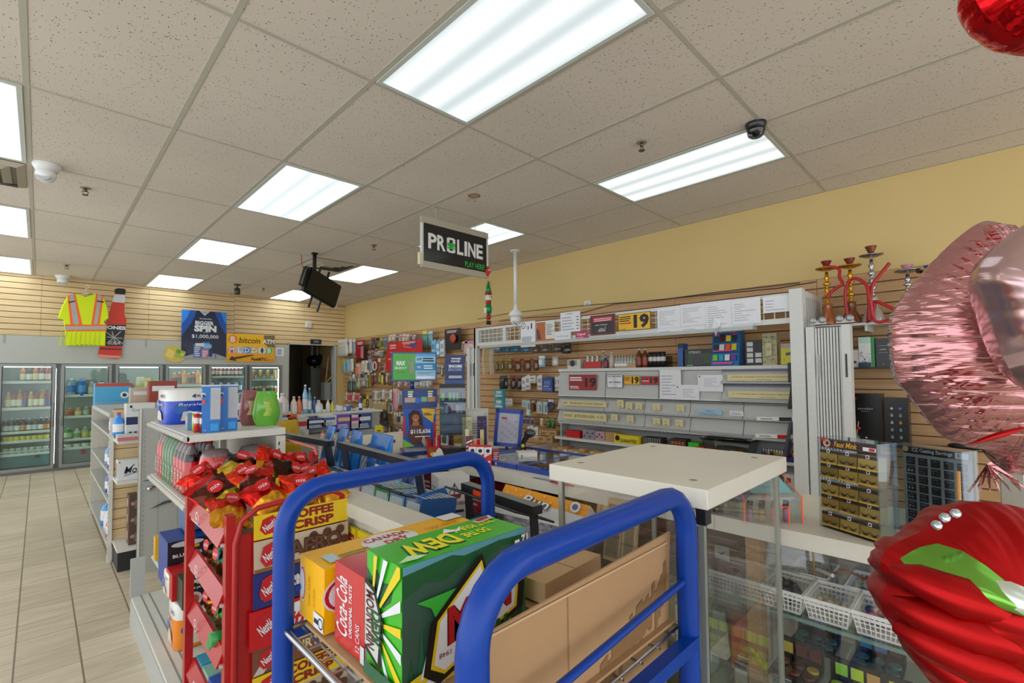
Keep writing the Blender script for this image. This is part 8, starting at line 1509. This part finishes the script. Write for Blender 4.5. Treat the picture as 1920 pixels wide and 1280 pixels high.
def d_dew_top(f):f.text('DEW',.32,.45,.56,mat('14542a',.4),w=.42,bold=.06,ang=math.pi);f.text('DEW',.33,.48,.52,mat('f0e81c',.4),w=.40,bold=.04,ang=math.pi);f.text('DO THE',.68,.38,.22,mat('f0e81c',.4),w=.22,bold=.04,ang=math.pi);f.text('TOUT POUR LE',.75,.68,.2,mat('f0e81c',.4),w=.36,bold=.03,ang=math.pi);f.poly([(.5,.72),(.56,.9),(.6,.7),(.68,.82),(.62,.62)],WH);f.poly([(.8,.85),(1,.95),(.98,.75),(.82,.7)],mat('d0c8c8',.4));f.poly([(.83,.87),(.97,.92),(.95,.8),(.84,.76)],mat('b01c24',.4));f.poly([(0,.1),(.1,.25),(.2,.1),(.12,.05)],mat('c8f0c0',.4))
a=MB();LX,LY,LZ=.268,.108,.197;a.box(0,0,0,LX,LY,LZ,G1);b=a.last;d_dew_front(a.face('-y',b));d_dew_end(a.face('-x',b));d_dew_top(a.face('+z',b));solo(a,'soda_case','large green Mountain Dew case with upside-down lettering on the cart deck','box',(.398,.642,ZB+.0006))
def inflate(pts,thick,n=44,power=.5,wr=.05,seed=0,ns=26):
 """pillow between two sheets welded along a 2D outline; returns a grid function set for MB"""
 N=len(pts);cx=sum(p[0]for p in pts)/N;cz=sum(p[1]for p in pts)/N;L=[];per=0
 for i in range(N):L.append(per);per+=math.dist(pts[i],pts[(i+1)%N])
 L.append(per)
 def rim(u):
  s=(u%1)*per;i=max(k for k in range(N)if L[k]<=s+1e-9);t_=(s-L[i])/(L[i+1]-L[i])if L[i+1]>L[i]else 0;a_,b_=pts[i],pts[(i+1)%N];return a_[0]+(b_[0]-a_[0])*t_,a_[1]+(b_[1]-a_[1])*t_
 def surf(side):
  def f(u,v):
   x,z=rim(u);r=1-v;k=(1-r*r)**power
   puck=(wr*math.sin(u*per*ns*6.28)+wr*.6*math.sin(u*per*ns*2.3*6.28+1))*r**9*(1-r)*9+wr*.35*math.sin(u*6.28*3+r*5)*r*(1-r)*2
   return(cx+(x-cx)*r,side*(thick*k+thick*puck),cz+(z-cz)*r)
  return f
 return surf
def balloon(name,label,pts,thick,m,loc,rz,extra=None,nu=220,ns=26,wr=.06,power=.5,cat='balloon',seams=None):
 t=thing(name,label,cat,loc,rz);a=MB();s=inflate(pts,thick,wr=wr,ns=ns,power=power)
 f1,f2=s(-1),s(1);a.grid(lambda u,v:f1(1-u,v),nu,18,m,closed_u=True);a.grid(f2,nu,18,m,closed_u=True)
 A_=sum(pts[i][0]*pts[(i+1)%len(pts)][1]-pts[(i+1)%len(pts)][0]*pts[i][1]for i in range(len(pts)))
 a.build('foil_body',t);return t
def wpts(pix,c,d):
 """outline from photo pixels onto the upright plane facing the camera at distance d; returns local (x, z)"""
 o=Vector((0,0,EYE));s=d/FPX;return[((x-c[0])*s,-(y-c[1])*s)for x,y in pix]
def place(c,d):
 r=VF+VR*((c[0]-CXP)/FPX)-VU*((c[1]-CYP)/FPX);return Vector((0,0,EYE))+r*d
def smooth(pts,it=2):
 for _ in range(it):pts=[q for i in range(len(pts))for q in(tuple(.75*a+.25*b for a,b in zip(pts[i],pts[(i+1)%len(pts)])),tuple(.25*a+.75*b for a,b in zip(pts[i],pts[(i+1)%len(pts)])))]
 return pts
def ring_balloon(name,label,rings,c,d,m,rz_extra=0,ridges=(),group=None):
 """inflated column: rings = (y pixel, left pixel, right pixel), revolved with flattened depth"""
 t=thing(name,label,'balloon',place(c,d),-YAW+rz_extra);s=d/FPX;R=[(-(y-c[1])*s,(l-c[0])*s,(r-c[0])*s)for y,l,r in rings];R.sort()
 def g(u,v):
  k=v*(len(R)-1);i=min(int(k),len(R)-2);f_=k-i;f_=f_*f_*(3-2*f_)*.5+f_*.5;z,l,r=[R[i][q]+(R[i+1][q]-R[i][q])*f_ for q in range(3)];w_=(r-l)/2;cx=(l+r)/2;q=u*6.283
  dim=1+.018*math.sin(q*46+v*40)*max(0,math.cos(k*math.pi*2))+.01*math.sin(q*9+k*3)
  for rg in ridges:dim*=1-.05*math.exp(-((v-rg)/.008)**2)
  return(cx+w_*math.cos(q)*dim,w_*.55*math.sin(q)*dim,z)
 a=MB();a.grid(g,150,120,m,closed_u=True);a.build('foil_body',t);return t
PINK=foil('c79092',.12,.5,5,(1,1,9));PINK2=foil('cfaeb0',.16,.12,3,(1,1,2));REDF=foil('ae1718',.38,.5,4,(1,1,3));GRNF=foil('7ab84a',.2,.3,6,(1,1,1));LIME=foil('a8c818',.3,.2,6,(1,1,1))
D1=.95
out=[(1852,412),(1868,412),(1905,425),(1985,500),(2040,600),(2060,740),(1990,850),(1880,900),(1846,842),(1800,836),(1762,815),(1718,745),(1692,712),(1686,640),(1687,596),(1702,562),(1735,520),(1785,462),(1828,425)]
c=(1840,650);t=balloon('foil_balloon','large pink chrome foil balloon with crosswise creases at the right edge',smooth(wpts(out,c,D1),1),.105,PINK,place(c,D1),-YAW-.12,ns=42,wr=.11,power=.62)
s=D1/FPX
for y,x0,x1 in((488,1790,1960),(636,1690,1990),(726,1692,2000),(800,1760,1990)):
 a=MB();a.tube([((x-c[0])*s,-(.109*max(.05,1-((x-1845)/190)**2)**.5*max(.1,1-((y-650)/270)**2)**.5)-.003,-(y-c[1]+4*math.sin((x-x0)/(x1-x0)*3.14))*s)for x in range(x0,x1,12)],.0018,foil('e6b8b8',.15,.1,3,(1,1,1)),5);a.build('crease_seam',t)
out=[(1852,500),(1900,440),(1990,380),(2060,480),(2080,650),(2020,780),(1960,760),(1900,700),(1880,620),(1868,560)]
c=(1960,590);balloon('foil_balloon','pale silvery pink foil balloon in front of the creased one',smooth(wpts(out,c,.765),2),.09,PINK2,place(c,.765),-YAW-.25,ns=14,wr=.04)
p=place((1850,870),.93);a=MB();r_=random.Random(2)
for k in range(7):a.add([(0,0,0),(.02*k-.05,-.01,-.05+.01*(k%3)),(.02*k-.035,.0,-.055),(.008,0,.005)],[(0,1,2,3)],PINK)
solo(a,'balloon_tail','crinkled pink foil tail under the creased pink balloon','balloon tail',p,-YAW)
p=place((1862,832),.83);a=MB()
for q in(1,-1):a.grid(lambda u,v,q=q:(.11*(u-.4)*q*q if q>0 else .11*(.6-u),-.004*math.sin(math.pi*v)*q,.03*(u if q>0 else 1-u)+.012*math.sin(math.pi*u)*(v-.5)),14,5,REDF)
solo(a,'red_foil_edge','slim red foil band along the underside of the pink balloon','balloon',p,-YAW)
c=(1830,1120);D3=.62
out=[(1668,1045),(1690,1022),(1745,1000),(1770,965),(1830,940),(1900,945),(2000,980),(2090,1100),(2080,1250),(1990,1340),(1840,1340),(1760,1300),(1722,1250),(1700,1195),(1665,1160),(1662,1120),(1678,1100),(1662,1075)]
t=balloon('red_balloon','red foil balloon with green leaf shapes at the lower right corner',smooth(wpts(out,c,D3),2),.10,REDF,place(c,D3),-YAW-.1,ns=22,wr=.16,power=.6)
def leafpatch(nm,pix,off,m,bulge=0):
 O=smooth(wpts(out,c,D3),2);N=len(O);ox=sum(p[0]for p in O)/N;oz=sum(p[1]for p in O)/N
 def dep(x,z):
  dx,dz=x-ox,z-oz;best=1e-3
  for i in range(N):
   ax,az=O[i-1][0]-ox,O[i-1][1]-oz;bx_,bz=O[i][0]-ox-ax,O[i][1]-oz-az;den=dx*bz-dz*bx_
   if abs(den)>1e-12:
    q=(ax*bz-az*bx_)/den;w_=(ax*dz-az*dx)/den
    if q>0 and-.001<=w_<=1.001:best=q
  r=min(.999,1/best);return .10*(1-r*r)**.6
 P=wpts(pix,c,D3);n=len(P);cx=sum(p[0]for p in P)/n;cz=sum(p[1]for p in P)/n;a=MB();K=7;vs=[]
 for k in range(K+1):vs+=[(cx+(x-cx)*k/K,cz+(z-cz)*k/K)for x,z in P]
 vs=[(x,-dep(x,z)-off-bulge*(1-(i//n/K)**2),z)for i,(x,z)in enumerate(vs)]
 a.add(vs,[(i+n*k,i+n*k+n,(i+1)%n+n*k+n,(i+1)%n+n*k)for k in range(K)for i in range(n)],m,True);return a.build(nm,t)
leafpatch('green_leaf',smooth([(1672,1045),(1700,1022),(1750,1003),(1775,1030),(1790,1062),(1810,1090),(1760,1078),(1700,1062)],1),.006,GRNF,.012)
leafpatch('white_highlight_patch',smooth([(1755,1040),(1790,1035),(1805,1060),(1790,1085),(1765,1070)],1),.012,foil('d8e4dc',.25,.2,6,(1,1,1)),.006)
leafpatch('lime_leaf',smooth([(1870,1190),(1920,1205),(1990,1240),(1980,1330),(1890,1250),(1872,1220)],1),.006,LIME,.002)
leafpatch('orange_edge',smooth([(1835,1165),(1870,1185),(1876,1230),(1900,1262),(1860,1240),(1838,1200)],1),.005,foil('b87838',.3,.2,6,(1,1,1)),.004)
for k,(y,x0,L)in enumerate(((1062,1664,150),(1120,1662,190),(1165,1666,170),(1215,1706,150))):
 a=MB();P=wpts([(x0+4,y),(x0+L*.4,y+12),(x0+L,y+46)],c,D3);a.tube([(P[0][0],-.02,P[0][1]),(P[0][0]+.012,-.045,P[0][1]-.001),(P[1][0],-.075,P[1][1]),(P[2][0],-.085,P[2][1])],[.008,.019,.024,.012],REDF,14);a.build('foil_fold',t)
c2=(1930,20);out=[(1815,-40),(1832,5),(1850,35),(1880,52),(1920,80),(2010,100),(2060,20),(2000,-80),(1880,-90)]
balloon('red_balloon','red foil balloon peeking in at the upper right corner',smooth(wpts(out,c2,.9),2),.08,foil('d8141c',.12,.5,8,(1,1,1)),place(c2,.9),-YAW,ns=20,wr=.12)
for i,(x,y)in enumerate(((1757,984),(1772,970),(1792,962))):a=MB();a.ball((0,0,0),.006,foil('c8d8e0',.1,.6,30,(1,1,1)),8,sx=1.4);solo(a,'foil_scrap','tiny silver foil scrap on top of the red balloon, %s from the left'%ORD[i],'foil scrap',place((x,y),D3-.03))
